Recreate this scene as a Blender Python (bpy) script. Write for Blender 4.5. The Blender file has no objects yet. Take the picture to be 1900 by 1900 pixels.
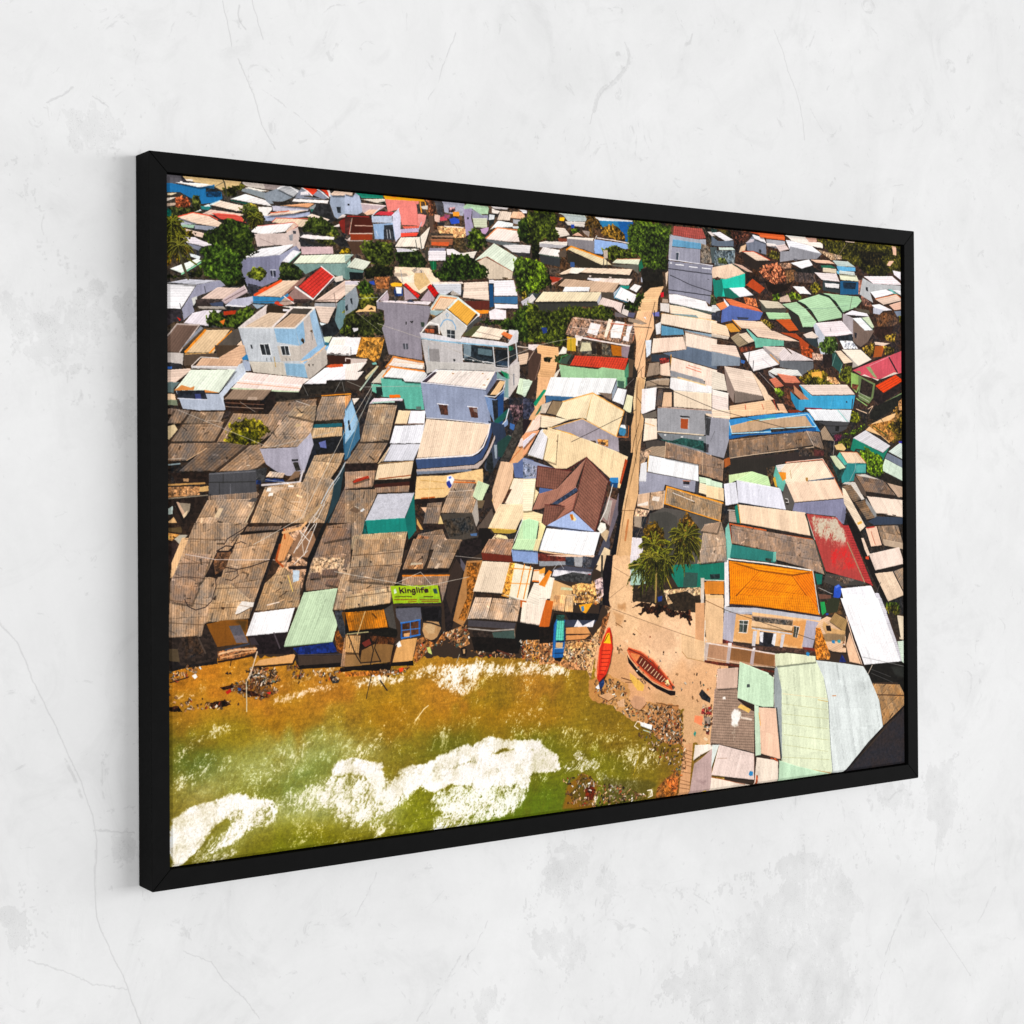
# A framed canvas print hanging on a pale plaster wall.
import bpy, bmesh, math
import numpy as np
from mathutils import Matrix

W, D, RW, H = 1.53467, 0.04253, 0.0268, 1.0          # frame width, depth, rail face width, height (m)
IW, IH = W - 2*RW, H - 2*RW                        # opening of the frame
REC = 0.004                                        # canvas face lies this far behind the rail faces

# ---------------------------------------------------------------- the printed picture
# The print is flat artwork: every line below is one brush mark in half millimetres of the canvas
# (origin at its top left corner). F flat, W wall, C sheet roof, K worn corrugated roof, P tiles,
# R rubble, T foliage, G water / ground blend, O foam, H and B glazes, J litter, L line, M palm.
ART = """
@
R 3a3530 0,-6 591,-11 588,495 -3,513
W 5a5660 3,-1 51,-3 54,27 3,29
F c9ae80 51,-3 201,-1 238,0 220,24 170,34 139,23 87,22 57,13
F 2c2830 48,3 60,13 87,19 145,22 139,28 48,22
F ece0d4 57,12 84,12 81,17 63,17
W 1f6fa8 3,27 102,31 148,20 148,38 170,39 173,58 139,72 108,77 48,52 3,53
C efe4dc 27,24 108,20 144,22 102,32
F f2ece8 42,20 51,19 49,25 43,25
F 123a5c 121,41 170,39 167,53 123,57
F 1a2026 121,32 148,31 170,38 121,42
F 2e2a26 3,53 45,50 45,61 3,67
F d9c8a8 6,55 36,52 18,60 6,61
F e0d4c8 6,68 33,64 6,77
F b8a290 6,83 45,78 24,88 6,91
T 6b4a30 30,64 66,62 78,82 63,97 27,92
T 2c4422 84,55 99,53 108,80 96,95 78,91
T 24381e 6,93 78,88 114,101 32,116 5,126
F 0e5a50 6,96 16,101 17,120 5,123
F c2b8b0 238,0 305,-6 310,20 295,19 251,17 238,11
F 968a88 305,-2 379,2 337,20 308,19
T 33491f 170,25 188,27 232,9 251,18 219,32 213,49 182,49
L 3b4238 3.9 178,5 182,24 188,57
L 4a4a44 1.3 121,41 182,8
C efe4da 241,22 257,18 321,24 295,27
W 7c8890 235,25 254,22 308,29 308,47 232,31
F 7d8a9a 305,31 346,15 401,34 369,48 330,59 311,61
C b4b6bc 346,15 382,0 421,14 401,34
L f0eef0 3.9 348,14 384,-1 431,29
C d84a30 431,2 487,0 467,24 454,21
F 7e8498 418,16 431,3 460,25 405,34
F e8e2e6 424,18 447,13 450,23 424,26
L f4e8e4 3.9 431,3 462,25
F 8088a0 464,23 487,3 520,24 503,33
C d84a30 487,0 520,-2 517,24
F f0e6e2 514,0 524,2 523,24 517,22
L f0e8e4 3.2 482,4 517,27
F f1ebea 401,39 517,34 513,43 395,47
F 8088a0 418,30 503,31 401,38
F 1a6a58 198,58 263,62 266,69 201,61
C f1eceb 198,56 245,38 308,50 330,66 263,62
F d8e4e4 108,85 130,75 136,83 120,90 108,91
F 2a7a78 105,83 139,83 129,92 108,92
F a6d0e4 130,77 163,62 170,65 136,79
C e9d6c6 136,78 166,63 238,72 251,85 216,88
F f0eae6 251,73 330,68 330,76 311,95 282,91 232,87
W b8b4cc 330,64 453,61 447,70 333,79
F 2a2420 329,51 369,51 401,52 343,63
C d8a078 356,62 450,47 470,47 450,60
F 8a9296 450,61 473,48 477,68 457,66
F 2a6a5c 457,64 480,62 503,48 503,66 483,76 457,72
F 2b2b2e 477,48 520,44 536,92 516,99 457,78
F d8dee2 105,92 84,102 108,96
C e0c0b0 108,105 136,90 250,96 213,105 176,106
C c8584c 139,99 213,98 232,103 247,119 219,115 163,114
W a9b0c8 32,119 93,119 93,134 35,140
C dcc4b0 32,119 81,104 123,106 175,127 157,137 93,133
L d8604a 3.2 32,119 81,103 139,108 157,117
F 8cc098 32,139 87,136 83,145 44,145
W 8a92a8 87,136 154,137 138,149 86,147
F d0d8e0 14,132 32,128 35,137 17,139
W 9aa6d0 304,95 333,90 372,87 453,72 457,83 330,107 307,109
C e8d0c0 307,95 343,79 450,67 401,81 330,92
L c86040 2.6 324,85 385,75
T 3e5226 219,77 247,83 254,66 282,69 295,90 307,103 304,115 282,133 263,134 247,119 250,94
L 3a4424 4.5 251,74 257,118
C dcc6ac 330,111 343,98 453,95 453,115 411,118
L c06050 2.6 330,110 343,98 453,92
C e8d4c4 443,86 460,77 520,89 506,100
C f1eceb 260,144 282,125 401,107 371,135 301,148
L c06a60 2.3 282,125 401,106 414,115 378,139
F d0b4a4 375,132 402,107 414,115 378,137
W c5b4ae 272,148 371,139 414,118 427,174 413,189 358,173 282,183
F 8a8c94 384,145 397,139 397,159 387,159
F 2e3038 397,130 407,130 407,138 399,139
L 8a7a78 1.3 291,160 345,176
T 26401c 424,117 457,86 490,84 543,111 556,136 523,133 430,131
T 2c421e 460,140 536,126 556,159 489,164
L 2a2a26 8.4 420,157 502,166
F f0e8e8 420,147 433,138 536,138 533,146 456,150
W c9aeb0 423,174 529,167 532,187 426,196
F 2a2c30 417,146 450,161 423,174
C d8c0b0 59,149 123,158 129,166 114,170 59,165
C ece4ea 50,172 86,170 108,178 144,187 114,194 47,185
W 767c94 50,186 107,195 98,206 62,195
C e4ece4 11,261 92,229 107,233 47,272
F d8e4e8 71,216 89,218 104,222 101,231 74,224
L 7cc89c 3.9 47,274 107,237
T 16240f 5,277 59,280 107,250 113,277 5,288
C ebe8ee 237,217 294,188 397,169 397,173 355,202 262,215
W 77789c 228,220 355,202 407,172 420,185 358,223 354,271 300,294 240,297
W 8f92b6 355,202 407,172 410,183 364,217 351,235
F e8e4ee 361,220 397,185 423,188 384,222
L 6fb89a 1.9 384,222 423,189
F 2c3044 323,248 340,247 342,265 326,264
L c8cce0 1.9 331,247 333,267
L c8cce0 1.9 323,246 342,245
C e0e6d0 397,224 423,199 590,184 590,197 576,211
W 6e9890 400,225 576,212 590,200 589,258 566,256 529,247 489,227 439,252
F 9ac8b4 576,211 590,197 589,226
T 20381a 355,223 403,223 433,247 423,267 351,274
T 17240f 168,279 237,275 249,297 181,300
T 1c3414 105,165 132,147 182,124 225,126 263,140 272,162 272,187 281,192 262,207 243,216 231,231 218,215 163,205 129,182 108,178
T 24461a 101,203 126,191 169,185 206,199 240,214 231,242 240,269 224,279 212,293 168,295 156,282 122,282 107,250 113,222
T 24421a 175,113 207,111 263,129 250,141 200,144 175,130
T 3c5c22 250,260 272,242 297,241 310,254 306,268 275,279 253,271
T 44501a 5,126 32,119 53,150 83,153 77,170 47,177 65,192 86,207 62,220 38,216 47,240 20,228 5,215
T 6a6a20 5,218 20,214 14,244 5,256
L 5a5a20 4.5 38,216 92,245
L 4a4636 8.4 39,213 53,253 66,287
C e8e6ec 5,303 92,300 43,370 4,369
C b9bacb 5,299 59,287 165,285 89,301
W 8e8eac 92,301 165,285 174,292 181,298 95,332 79,360 85,374 52,400 46,370
L 2a2a2e 1.6 40,354 50,383
L 2a2a2e 1.6 116,304 119,320
F c8c8c4 76,339 92,332 93,343 82,360
F 2e2a2e 4,372 43,373 52,402 22,406 4,418
F c03020 31,392 43,397 40,403
C d8c0b4 104,339 156,304 227,302 177,336
F 3a3230 88,342 168,338 174,353 91,360
F 3c4a70 131,350 174,342 174,356 137,356
C b8a6a8 168,340 240,294 252,313 180,350
L 5a4a4a 1.6 180,339 243,305
L e8d8d4 2.6 240,294 252,315
W b0b0cc 180,353 205,335 268,323 270,340 249,352
F e4e0e8 180,351 249,351 246,355 180,355
C 989088 94,360 174,356 183,364 100,367
C e0d8e0 52,408 79,379 113,370 168,367 128,413
F 30303a 252,288 281,292 294,305 268,321 249,313
F c85838 284,306 309,293 319,298 287,314
C dac0a8 271,322 364,274 419,270 357,322
L d8562c 7.1 273,320 358,275
F 8c6a60 357,322 423,265 442,258 423,279 367,318
F 2f7eb0 268,323 357,322 380,309 387,317 370,327 351,339 338,340 268,343
W 746c70 403,291 529,253 542,258 462,322 429,329
F d8ccc0 529,256 562,248 565,262 539,269
P c84038 414,288 490,228 534,254 462,319
W 907670 380,315 405,291 455,322 399,337
F 302624 399,325 455,322 435,335 399,334
L f2ece8 5.2 405,290 462,322
L f2ece8 3.2 490,226 534,253 463,322
L e8e0dc 3.2 367,318 399,337
F c84a34 374,321 387,317 399,328 393,331
F c84a34 335,340 344,331 367,344 354,346
W b0988c 351,339 370,321 399,338 370,345
C e4c8b8 468,327 569,263 589,261 589,290 542,327
W 9c9ca0 468,333 545,329 541,344 468,345
W 5f8c94 545,329 589,293 589,353 571,383 551,407 534,384
L 5a4a44 1.6 533,301 541,344
L 5a4a44 1.6 262,340 589,316
C d2beb0 468,342 538,341 511,391 488,386
F d8ecf4 484,387 511,391 511,395 488,395
F 1c2226 514,388 534,376 551,412 521,431 494,426 494,395
T 2c4a1c 568,371 589,353 588,417 554,421
T 2a4a1c 119,394 143,368 168,378 205,374 246,352 277,362 271,379 224,414 168,414 125,413
F a83c20 174,370 214,365 211,376 174,381
F c87030 162,398 180,391 174,408
W 88a0b4 265,346 309,345 280,359 271,351
C 6e5a50 4,450 31,414 97,411 39,490 4,488
L b8aaa4 3.9 4,445 31,411 100,411 39,487
F 7e8494 45,476 103,414 112,419 58,470
F 2a2826 45,487 58,467 64,475 54,492
C d8bc98 57,489 118,424 195,420 143,486
L d88830 6.4 57,486 118,424
L 5c4a38 4.5 51,476 115,420 205,418
L d88830 4.5 130,487 199,424
F b8b0ac 4,491 42,490 42,498 3,499
F c8a068 54,491 143,486 149,494 54,497
W 57504a 146,472 205,421 224,412 230,445 180,493 155,494
C d8bca4 180,493 230,449 245,491
W 33291f 306,347 373,345 389,368 312,369
W 4c4640 390,351 468,347 432,369 389,368
F f0e8e0 360,347 468,343 468,349 390,351
C c4ae98 227,411 319,367 383,366 331,409
C bca088 334,408 389,367 445,366 399,407
F ccc0bc 224,412 312,348 309,372 239,411
L e0d4d0 4.5 224,412 312,347
L e0d4d0 5.8 328,409 396,348
L e8ded8 4.5 227,413 402,407 468,345
F e0dce0 364,355 383,354 380,361 364,361
W aab4ca 220,413 334,410 344,449 347,488 245,491
W 7aa8cc 334,410 402,408 428,389 435,423 418,429 421,457 344,457
W bcb0a8 402,407 468,347 484,398 501,452 454,484 418,486 422,452 435,423
W 90b4d4 452,365 468,349 488,404 501,443 474,444
W 8ab8dc 448,462 501,437 501,469 454,484
W c0c4cc 344,459 421,457 418,486 347,488
F 2c3036 288,459 316,457 324,486 296,487
L c8d0dc 1.9 302,459 308,486
F 2c3036 355,460 379,459 385,484 361,485
L c8d0dc 1.9 368,459 373,484
F 2c3036 258,460 263,459 266,470 261,470
T 4a5a3a 418,440 428,434 435,448 422,452
F f4f0ec 500,480 527,428 588,424 588,480
C f0e8e0 504,477 527,433 588,428 588,469
F d4dcc0 497,429 527,425 514,445 501,443
F 2a6a80 501,443 517,445 500,474 484,481
W 8c9ebc 523,18 591,7 590,67 577,67 546,85 536,80 520,41
C e8ccb8 523,15 544,1 591,0 591,14 530,19
F 202830 543,51 557,50 558,67 547,68
F 7a2a24 573,72 590,72 590,128 563,124 550,96
C d8ccc8 546,85 563,71 590,73 577,77
C d8ccc8 530,109 553,99 553,108
T 8a9420 553,185 566,164 590,171 590,183
F 202022 529,150 553,136 590,140 590,163 556,165
C d0c0b8 576,146 590,134 590,148
F 2a2622 536,178 556,174 549,186 536,186
@
R 504238 573,-2 710,-8 1263,-2 1258,509 713,524 570,430
W 9cacd0 572,12 596,16 617,0 627,28 632,59 613,69 572,68
C ecd0bc 573,0 605,1 596,14 572,11
L 2a3a44 2.6 623,2 632,51
F 1c2028 581,39 588,38 587,43 581,44
F 1f8c74 610,2 708,-1 703,14 629,18
C ded2c4 627,22 710,14 713,27 685,29
F 1a241a 685,26 710,21 713,28
F f0a828 708,1 855,2 851,11 829,11 710,15
F d87038 731,6 752,3 752,7
W d88078 711,15 831,11 826,47 858,51 843,87 815,84 769,87 758,41 720,52
F 3a3432 822,21 840,18 861,47 826,49
L e0983c 4.5 833,2 840,43
L e0983c 3.9 851,4 861,44
W d8908a 826,50 858,51 851,75 843,87 829,77
W bba8ac 627,34 713,34 696,46 633,62
L f0e0dc 3.2 627,34 713,34
C e4b8a0 637,62 654,50 692,47 671,62 647,67
C c4404a 671,64 692,52 737,50 744,54 734,62
F c8c8e8 737,60 758,38 765,61 765,120 747,138 737,83
F a8b8d8 664,68 734,62 737,83 664,87
L d0d8f0 2.6 664,68 692,43
L d8d8f0 2.6 734,62 760,38
W 88a4c8 668,91 737,83 746,130 674,135
F 2c3038 706,92 737,88 744,133 705,133
L c4c8d0 1.9 716,105 719,129
L c4c8d0 1.9 726,105 730,128
L c8ccd8 1.9 678,111 685,125
F 241c1a 572,73 664,67 664,74 572,81
W 4a2018 596,79 664,74 666,118 592,123
L c8a898 2.3 596,79 587,123
L c8a898 2.9 606,100 666,97
L d8c0b4 2.9 587,125 666,119
W 8a3a20 589,126 666,122 665,138 592,143
L 8a2c28 3.9 579,75 654,71
F 4a2c28 572,81 592,80 582,130 572,124
L b8a8a0 2.6 572,142 592,145 667,141
F d86a58 772,90 833,85 829,91 776,97
W b89cc8 765,99 832,91 829,103 765,111
C d85040 765,111 829,105 822,116 765,123
L b0b8cc 2.6 829,97 840,73
C e6dacc 744,153 765,124 832,118 872,82 846,152 814,149
F f2eae2 747,156 843,153 850,146 814,161 751,162
L 3c4640 2.6 831,97 841,162
L 3c4640 2.3 818,128 825,166
T 4a3c2c 862,0 887,1 894,42 897,83 875,103 869,53
W 5c4a40 865,53 883,49 883,102 872,103
L 3e3228 3.9 883,1 886,90
L 4a4238 2.6 858,30 868,80
F c8c0b8 837,26 862,21 862,33 844,34
F 3a3a40 887,4 920,4 916,46 901,50
F 9a9cb8 918,1 1002,2 993,43 923,37
T 5a5660 938,21 963,19 963,34 938,36
F e89838 954,34 978,31 978,45 956,46
F b8505c 905,53 930,48 934,60 908,65
F 8a5068 923,43 945,44 938,54 923,55
F 2c50c0 941,56 959,49 978,54 978,66 948,71
F d8b8a8 887,46 908,47 905,71 887,66
R c89a70 894,81 1000,76 1003,107 959,112 904,101
F 2a2c34 897,69 923,68 923,76 901,77
L e8d8cc 3.9 923,79 992,78
W 9a88b8 993,16 1026,17 1022,47 1030,71 1029,92 1003,103
F a8c4a4 993,15 1011,3 1090,6 1086,30 1060,32 1023,17 997,22
W 8a88a8 1026,20 1060,35 1086,33 1090,48 1026,47
C c4c8b0 1028,47 1082,43 1082,73 1033,74
W b898b8 1056,78 1089,70 1086,82 1070,98 1063,90
L 98c4ac 2.9 997,19 1023,15 1063,35
F 202428 1007,45 1013,45 1013,51 1008,51
F 242c2a 1086,27 1116,28 1108,56 1089,70
F d8dce0 1090,31 1112,31 1109,44 1090,48
C e8ddd4 1101,11 1132,18 1124,27 1101,26
C ece4e4 1101,3 1170,2 1162,10 1109,12
C e2d0c0 1120,46 1133,17 1177,17 1169,44
C e6b898 1170,36 1181,15 1224,13 1229,35
W a0a0a8 1181,38 1223,38 1212,54 1181,51
C dde4e4 1093,77 1124,47 1181,51 1181,63 1108,71
F c8d4d8 1181,60 1212,58 1208,67 1181,66
C ecdcd4 1078,107 1120,70 1200,74 1207,107 1161,110
L d88c60 3.9 1078,104 1120,69 1200,71
C ece8f0 1208,5 1239,6 1235,16 1220,17
C b08c70 875,106 955,102 957,111 875,115
C 8a5c44 872,121 955,115 952,134 875,136
F 3a342e 872,103 955,99 955,105 872,111
F c86038 875,130 941,125 937,138 875,140
R 4a4030 955,112 1003,109 1003,154 959,151
T 2c4c1c 1015,93 1037,73 1063,90 1082,119 1070,138 1040,146 1003,136
W 503c30 578,147 626,147 626,179 598,186
T 27401a 629,149 660,141 709,138 737,145 743,177 736,207 674,213 633,184
L 8a8478 2.6 663,211 673,245
L 5a4a3c 2.9 736,198 708,232
T 1c3416 744,162 786,156 836,162 857,187 850,212 764,214 750,194
F cfc8d8 751,157 793,156 814,162 751,168
W 403c34 857,146 864,145 860,193 850,164
F 8a86a0 868,148 926,144 926,153 868,157
C ece4e8 864,157 929,153 926,182 864,187
F f2eaec 930,147 955,145 981,156 1033,152 1033,167 981,162 933,165
W 106038 868,188 893,187 893,212 875,213
L 30a070 1.9 882,187 882,213
C e9e4e4 1131,118 1250,115 1246,139 1180,141
F 38343a 1180,143 1246,139 1250,151 1207,153
W 60686c 1078,107 1215,114 1131,122 1078,113
C dce6d4 1032,177 1108,118 1199,157 1180,201 1081,161
C e4dcd0 992,155 1044,146 1021,183 995,167
L a06a58 2.6 1029,183 1081,161 1180,203
W cbbba8 1029,186 1077,163 1180,203 1176,224 1088,229
F 4c4030 1138,220 1160,220 1160,225 1141,225
C 9bc0b0 571,188 602,184 571,211
C d8dccc 578,223 605,194 660,203 636,229
W 5a8c84 571,220 578,225 636,230 632,236 591,239 584,259 571,260
F 10181a 585,237 632,236 632,256 588,259
T 14200f 636,227 674,210 736,212 739,239 639,253
C c8c0c8 571,264 622,261 615,272 571,277
F f0d8bc 743,212 868,208 907,247 885,251 835,287 774,263 743,236
F b0a090 740,230 785,230 792,239 743,241
F d0b080 814,226 849,223 871,252 828,278 810,255
R 9a8c80 803,220 821,209 842,215 842,224 814,227
F f4e4d0 764,243 807,232 813,255 778,257
R 8a5c3c 670,246 725,242 722,278 680,280
F 2c4cb0 653,261 670,257 673,269 659,269
F f0b030 727,263 743,258 771,260 767,269 732,271
L 8a90a0 1.9 764,220 771,257
L a89a90 1.6 846,218 849,241
T 274a1a 615,266 639,256 659,269 673,292 659,307 621,303
T 1f3d16 871,222 907,211 926,180 951,161 981,162 1014,160 1036,176 1077,189 1085,210 1062,232 1013,238 922,246 885,230
F 3c2c24 925,249 1084,228 1084,237 958,250
C cdd0dc 878,255 984,249 983,285 951,273 921,288 899,283
F f0e0d4 871,250 987,243 995,248 878,256
C e0ccbc 995,245 1084,237 1088,295 989,291
C a09890 943,281 952,271 983,285 950,287
F 2a2c30 984,267 993,268 989,291 982,288
W 5c2c24 994,301 1088,296 1088,322 1016,325
F e08c30 1035,326 1088,324 1084,334 1046,338
F 184a78 1088,243 1103,242 1106,312 1091,316
C f0ecf0 1088,231 1107,231 1107,242 1088,241
C f0eaee 1107,233 1183,227 1198,275 1107,280
W 3a6c98 1107,282 1198,277 1198,300 1107,301
C e8e0e4 1108,304 1198,302 1198,314 1110,318
L 8a7060 2.6 1183,225 1200,277
F f0e8ec 1087,328 1110,318 1152,322 1152,350 1091,352
C 8a5840 1035,346 1061,338 1057,351
T 2a4c1c 1184,161 1215,153 1261,162 1260,268 1233,288 1198,265 1187,219
T 6a8434 1214,261 1229,257 1237,284 1218,285
C c0b8c8 1210,292 1260,264 1260,305 1217,304
T 1c3614 1200,43 1239,25 1263,10 1262,119 1234,108 1200,101
T 203c16 1050,354 1099,355 1152,353 1182,339 1198,311 1237,297 1260,305 1259,422 1197,418 1129,372 1057,363
T 3c561e 570,349 621,303 683,297 683,338 638,343 604,353 570,384
F e8c088 604,353 618,344 631,343 649,328 676,333 676,347 638,349
F 2c1c12 650,343 661,335 669,343
T 24381a 570,364 591,351 638,361 700,346 707,384 696,416 631,422 570,424
T 4a7828 570,395 590,392 590,412 570,418
F d0ccd0 594,399 614,398 614,405 600,411
L 8a8878 1.3 614,356 700,410
L a0b0b0 1.3 570,317 683,305
C d8ccc0 571,274 615,272 571,306
W 84909c 571,306 608,278 618,318 611,341 570,364
F 2c3640 587,314 594,312 596,331 591,328
F 2c3640 570,338 579,331 580,346 574,352
F f0ecee 570,427 628,425 614,474 569,480
R a87838 624,425 707,422 707,466 672,496 607,480
F 2a2622 707,422 717,424 717,465 699,495 686,495
W 3c342c 569,482 651,485 672,502 623,526 569,528
F c4b4ac 573,490 644,491 630,506 569,513
C f0e8e4 569,507 630,500 620,520 569,525
F 70b0a8 661,499 675,496 679,501 665,502
L c8b8b0 3.9 569,489 644,489 620,523
W 8a8090 678,318 867,322 870,338 855,383 834,399 840,485 720,471 707,425 697,396 707,378 704,343 680,338
W b8a8b0 690,314 718,287 722,304 718,316
L e0d8e0 3.9 680,318 716,285
F e8dce0 718,313 874,308 863,319 683,318
F 22386c 739,280 750,272 771,275 771,296 743,300
F eef0f8 745,271 767,272 767,290 750,291
L 5a5a60 1.9 743,300 746,315
L 5a5a60 1.9 772,296 776,313
W a898a0 774,269 831,302 792,306 778,310
P d83028 774,263 783,258 833,293 824,302
W ae9ca4 833,307 869,267 887,296 881,308
P c8201c 858,265 871,256 901,282 885,296
F 2c3c60 785,313 799,306 813,314
F 202020 781,373 785,372 784,382 780,381
F 202020 795,371 809,369 804,377
F 4a4c58 770,437 789,438 789,455 773,454
L b8b8c8 1.9 780,438 781,454
W 3a4c3c 834,371 848,372 848,384 838,387
W d8ccb4 870,332 903,286 972,291 921,336 874,338
L b0c4c4 3.9 870,329 905,284 972,291
L d87838 2.9 877,332 907,293 969,295
C d8bca0 881,330 907,295 969,296 921,331
W 88a8ac 870,335 921,334 892,349 870,350
T 485038 866,347 892,349 874,368
C d4a048 935,329 972,296 1039,336 1005,374
L d8ece4 6.4 936,325 972,294 1050,339
L f2f0f0 5.2 928,330 1005,379 1050,341
F 4a4a48 1005,377 1046,345 1065,353 1031,370 1008,401 994,405
W c4c0bc 863,371 928,330 998,374 1005,383 983,408 979,426 924,425 906,396 899,379 859,380
L 7ca4c8 3.9 906,381 917,364 932,359 950,363 961,379 962,388
L 7ca4c8 1.9 926,345 932,340 937,346 932,352 926,346
F 30363c 930,391 959,391 959,418 931,418
L d8dcdc 1.6 944,391 944,419
L d8dcdc 1.6 931,404 959,405
F 2c2420 848,387 899,388 899,402 848,399
R 8a4a30 848,390 884,391 884,403 852,401
L e8e4e0 4.5 837,402 866,371 899,376 902,402
W 4c5438 986,405 1031,376 1057,372 1023,407
C ead8c4 1020,408 1057,374 1159,383 1125,415
L 8a7a70 1.6 1038,391 1144,408
F d8d4d8 1163,380 1198,382 1182,419 1159,414
C d07848 1132,396 1144,387 1178,398 1167,412
W d0ccd0 830,402 906,408 979,420 986,410 1117,418 1159,423 1194,379 1201,388 1197,418 1151,435 979,426 837,420
L 88b4d0 4.5 837,420 920,426 982,429 1159,435
W b4b0b0 837,423 986,432 989,486 1105,489 1113,498 1158,499 1158,512 858,520 848,479
W 8c8888 862,450 900,449 905,495 869,493
F 22282c 951,481 956,477 961,481 956,486
F 1e2a34 990,432 1102,440 1105,486 989,477
F 6e8898 990,432 1019,434 1019,467 993,474
F 50707c 1045,442 1098,446 1098,465 1045,460
F 182028 1109,443 1159,444 1158,496 1113,498
L c4c4c8 4.5 1102,437 1109,498
L c4c4c8 4.5 1159,435 1162,505
L d0d0d0 4.5 989,477 1105,486
F 202c30 1067,484 1101,487 1101,493 1067,490
F 202c30 1030,479 1060,481 1060,487 1030,485
F 202c30 993,476 1023,479 1023,485 993,482
L dcd8d8 1.9 1113,498 1158,501
F 1c5c40 1163,432 1178,431 1182,444 1162,447
F 20282c 1166,447 1197,434 1197,461 1166,484
L c0c4c8 4.5 1188,406 1195,468
W c0b8b8 1166,490 1197,465 1200,504 1162,512
C d8bca4 1197,458 1243,448 1231,485 1204,489
L d8c8bc 3.2 1197,431 1255,435 1243,491
L 88a8b8 1.9 862,442 865,520
F b89888 710,515 734,476 844,491 844,520 710,524
C f0e0d4 717,512 738,482 844,496 840,505 731,509
L d88840 4.5 710,509 738,478 844,491
C f0e8e4 724,523 731,514 840,517 840,520
@
R 48382c 1242,1 2040,-5 2034,542 1237,560
F a8b8b8 1371,3 1480,4 1472,24 1399,29
C d4ccc4 1387,30 1480,25 1464,43 1399,42
L d0dcd0 2.6 1367,6 1480,6
F e8b820 1365,19 1387,17 1383,29 1365,30
F 2848a8 1411,38 1425,37 1425,48 1411,49
F f4f0f0 1505,5 1671,6 1667,11 1521,20
W 2878a8 1521,17 1671,10 1650,81 1624,70 1537,44
F 185aa0 1604,15 1671,10 1650,81 1629,70
T 4e5424 1537,35 1587,25 1629,47 1637,69 1604,75 1541,63
T 3c4020 1464,37 1480,4 1517,4 1529,26 1546,44 1500,44 1504,72 1488,70 1488,41
L 5a4a34 4.5 1501,28 1496,73
C dcd0c4 1343,52 1387,52 1407,72 1363,82
T 3c6a20 1411,53 1439,48 1447,60 1419,67
C c8a08c 1415,72 1439,61 1463,73
F 9a8c84 1456,53 1488,54 1484,73 1464,62
F 7a4434 1359,84 1399,84 1395,95 1359,95
C e8dcd0 1395,78 1504,75 1500,85 1395,86
W 807c80 1395,84 1508,83 1504,123 1463,113 1395,105
W 88a8dc 1506,78 1650,84 1654,97 1537,124 1506,123
L f0e4e0 3.2 1517,73 1587,76 1650,81
L c8c8cc 2.6 1506,81 1517,66
T 33501c 1537,108 1587,92 1628,99 1662,106 1687,127 1628,131 1582,143 1545,136
C dcd4cc 1284,103 1307,98 1395,94 1395,106 1351,111 1284,109
F a8a4ac 1284,106 1395,106 1371,116 1283,118
C e8e0dc 1279,140 1299,117 1366,122 1362,144
F 5a4e44 1358,132 1395,111 1390,143 1366,144
W 34383c 1283,143 1366,147 1366,175 1291,168
L 3a6c58 1.9 1279,140 1370,147
C dccca8 1394,117 1411,107 1541,133 1578,156 1536,159
L e08c28 4.5 1392,119 1411,107 1545,136
W 302c24 1394,124 1540,162 1536,168 1463,173 1398,161
F 3a5a90 1408,157 1424,156 1424,172 1408,173
F b8a89c 1543,111 1562,109 1561,135 1545,139
L 4a4440 3.2 1545,139 1543,165
L 4a4440 3.2 1559,138 1557,164
F 2a241e 1570,138 1586,143 1578,156
C dce0c8 1578,150 1599,136 1700,130 1691,148
L d89878 2.3 1599,136 1700,129
W 606860 1578,155 1691,148 1691,179 1666,164 1582,159
F 1e6c50 1691,149 1706,129 1713,155 1695,172
W 403830 1370,194 1666,183 1665,199 1366,213
C ecd4bc 1362,196 1414,174 1666,164 1653,184 1438,188 1370,199
F f0e8dc 1402,192 1414,174 1475,172 1438,192
F 4a4038 1314,182 1362,179 1370,194 1318,197
F d8c8c0 1483,194 1493,195 1491,200 1483,200
F d8c8c0 1567,194 1577,194 1577,199 1567,198
C ecd8cc 1475,207 1479,203 1665,196 1648,218 1611,218 1519,214
F e8e4e8 1479,203 1536,203 1519,214 1475,208
F b89084 1350,208 1378,209 1334,234 1318,225
F a03c28 1318,206 1370,210 1358,220 1326,228
C c4a890 1358,235 1386,212 1611,212 1585,244 1478,248
C f0f0f4 1375,253 1385,237 1487,232 1482,246
F 1f8e80 1611,220 1653,219 1648,229 1627,230
C f0ecec 1652,229 1674,212 1703,217 1682,239
C e8e0c8 1704,175 1717,164 1738,169 1725,185
F a0a4b8 1702,188 1723,188 1721,206 1701,204
W 504840 1536,246 1589,244 1585,265 1535,264
F a8b4c4 1585,245 1613,222 1602,251 1587,264
C f4f0f4 1589,260 1615,225 1684,248 1669,273 1644,271
L 3a88a8 2.6 1587,260 1615,224
L 3a88a8 2.3 1589,261 1644,274
F 38444a 1239,266 1290,258 1266,284 1247,300
C d8d0cc 1239,279 1255,266 1270,280 1247,300
W 3c3c38 1266,288 1519,274 1519,293 1437,297 1357,310 1290,323 1270,311
C e8d8b8 1264,290 1298,257 1534,246 1515,276
F a8a8b4 1515,276 1534,246 1533,267 1521,287
C dcc8c0 1521,287 1538,262 1623,277 1614,311 1585,293
C dccfc8 1616,311 1629,282 1652,293 1643,319
F 5a5880 1648,306 1677,305 1669,322 1643,319
W 70686a 1589,306 1614,311 1643,323 1589,322
C e0b88c 1721,216 1802,211 1776,255 1771,298 1677,324 1690,288
F 1c1812 1708,200 1816,181 1807,211 1742,221 1707,245
F 1c1a16 1700,162 1816,135 1820,194 1708,200
T 2a4c1c 1650,23 1688,6 1839,9 1830,62 1816,122 1812,155 1747,162 1708,148 1700,120 1662,113 1645,81
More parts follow.
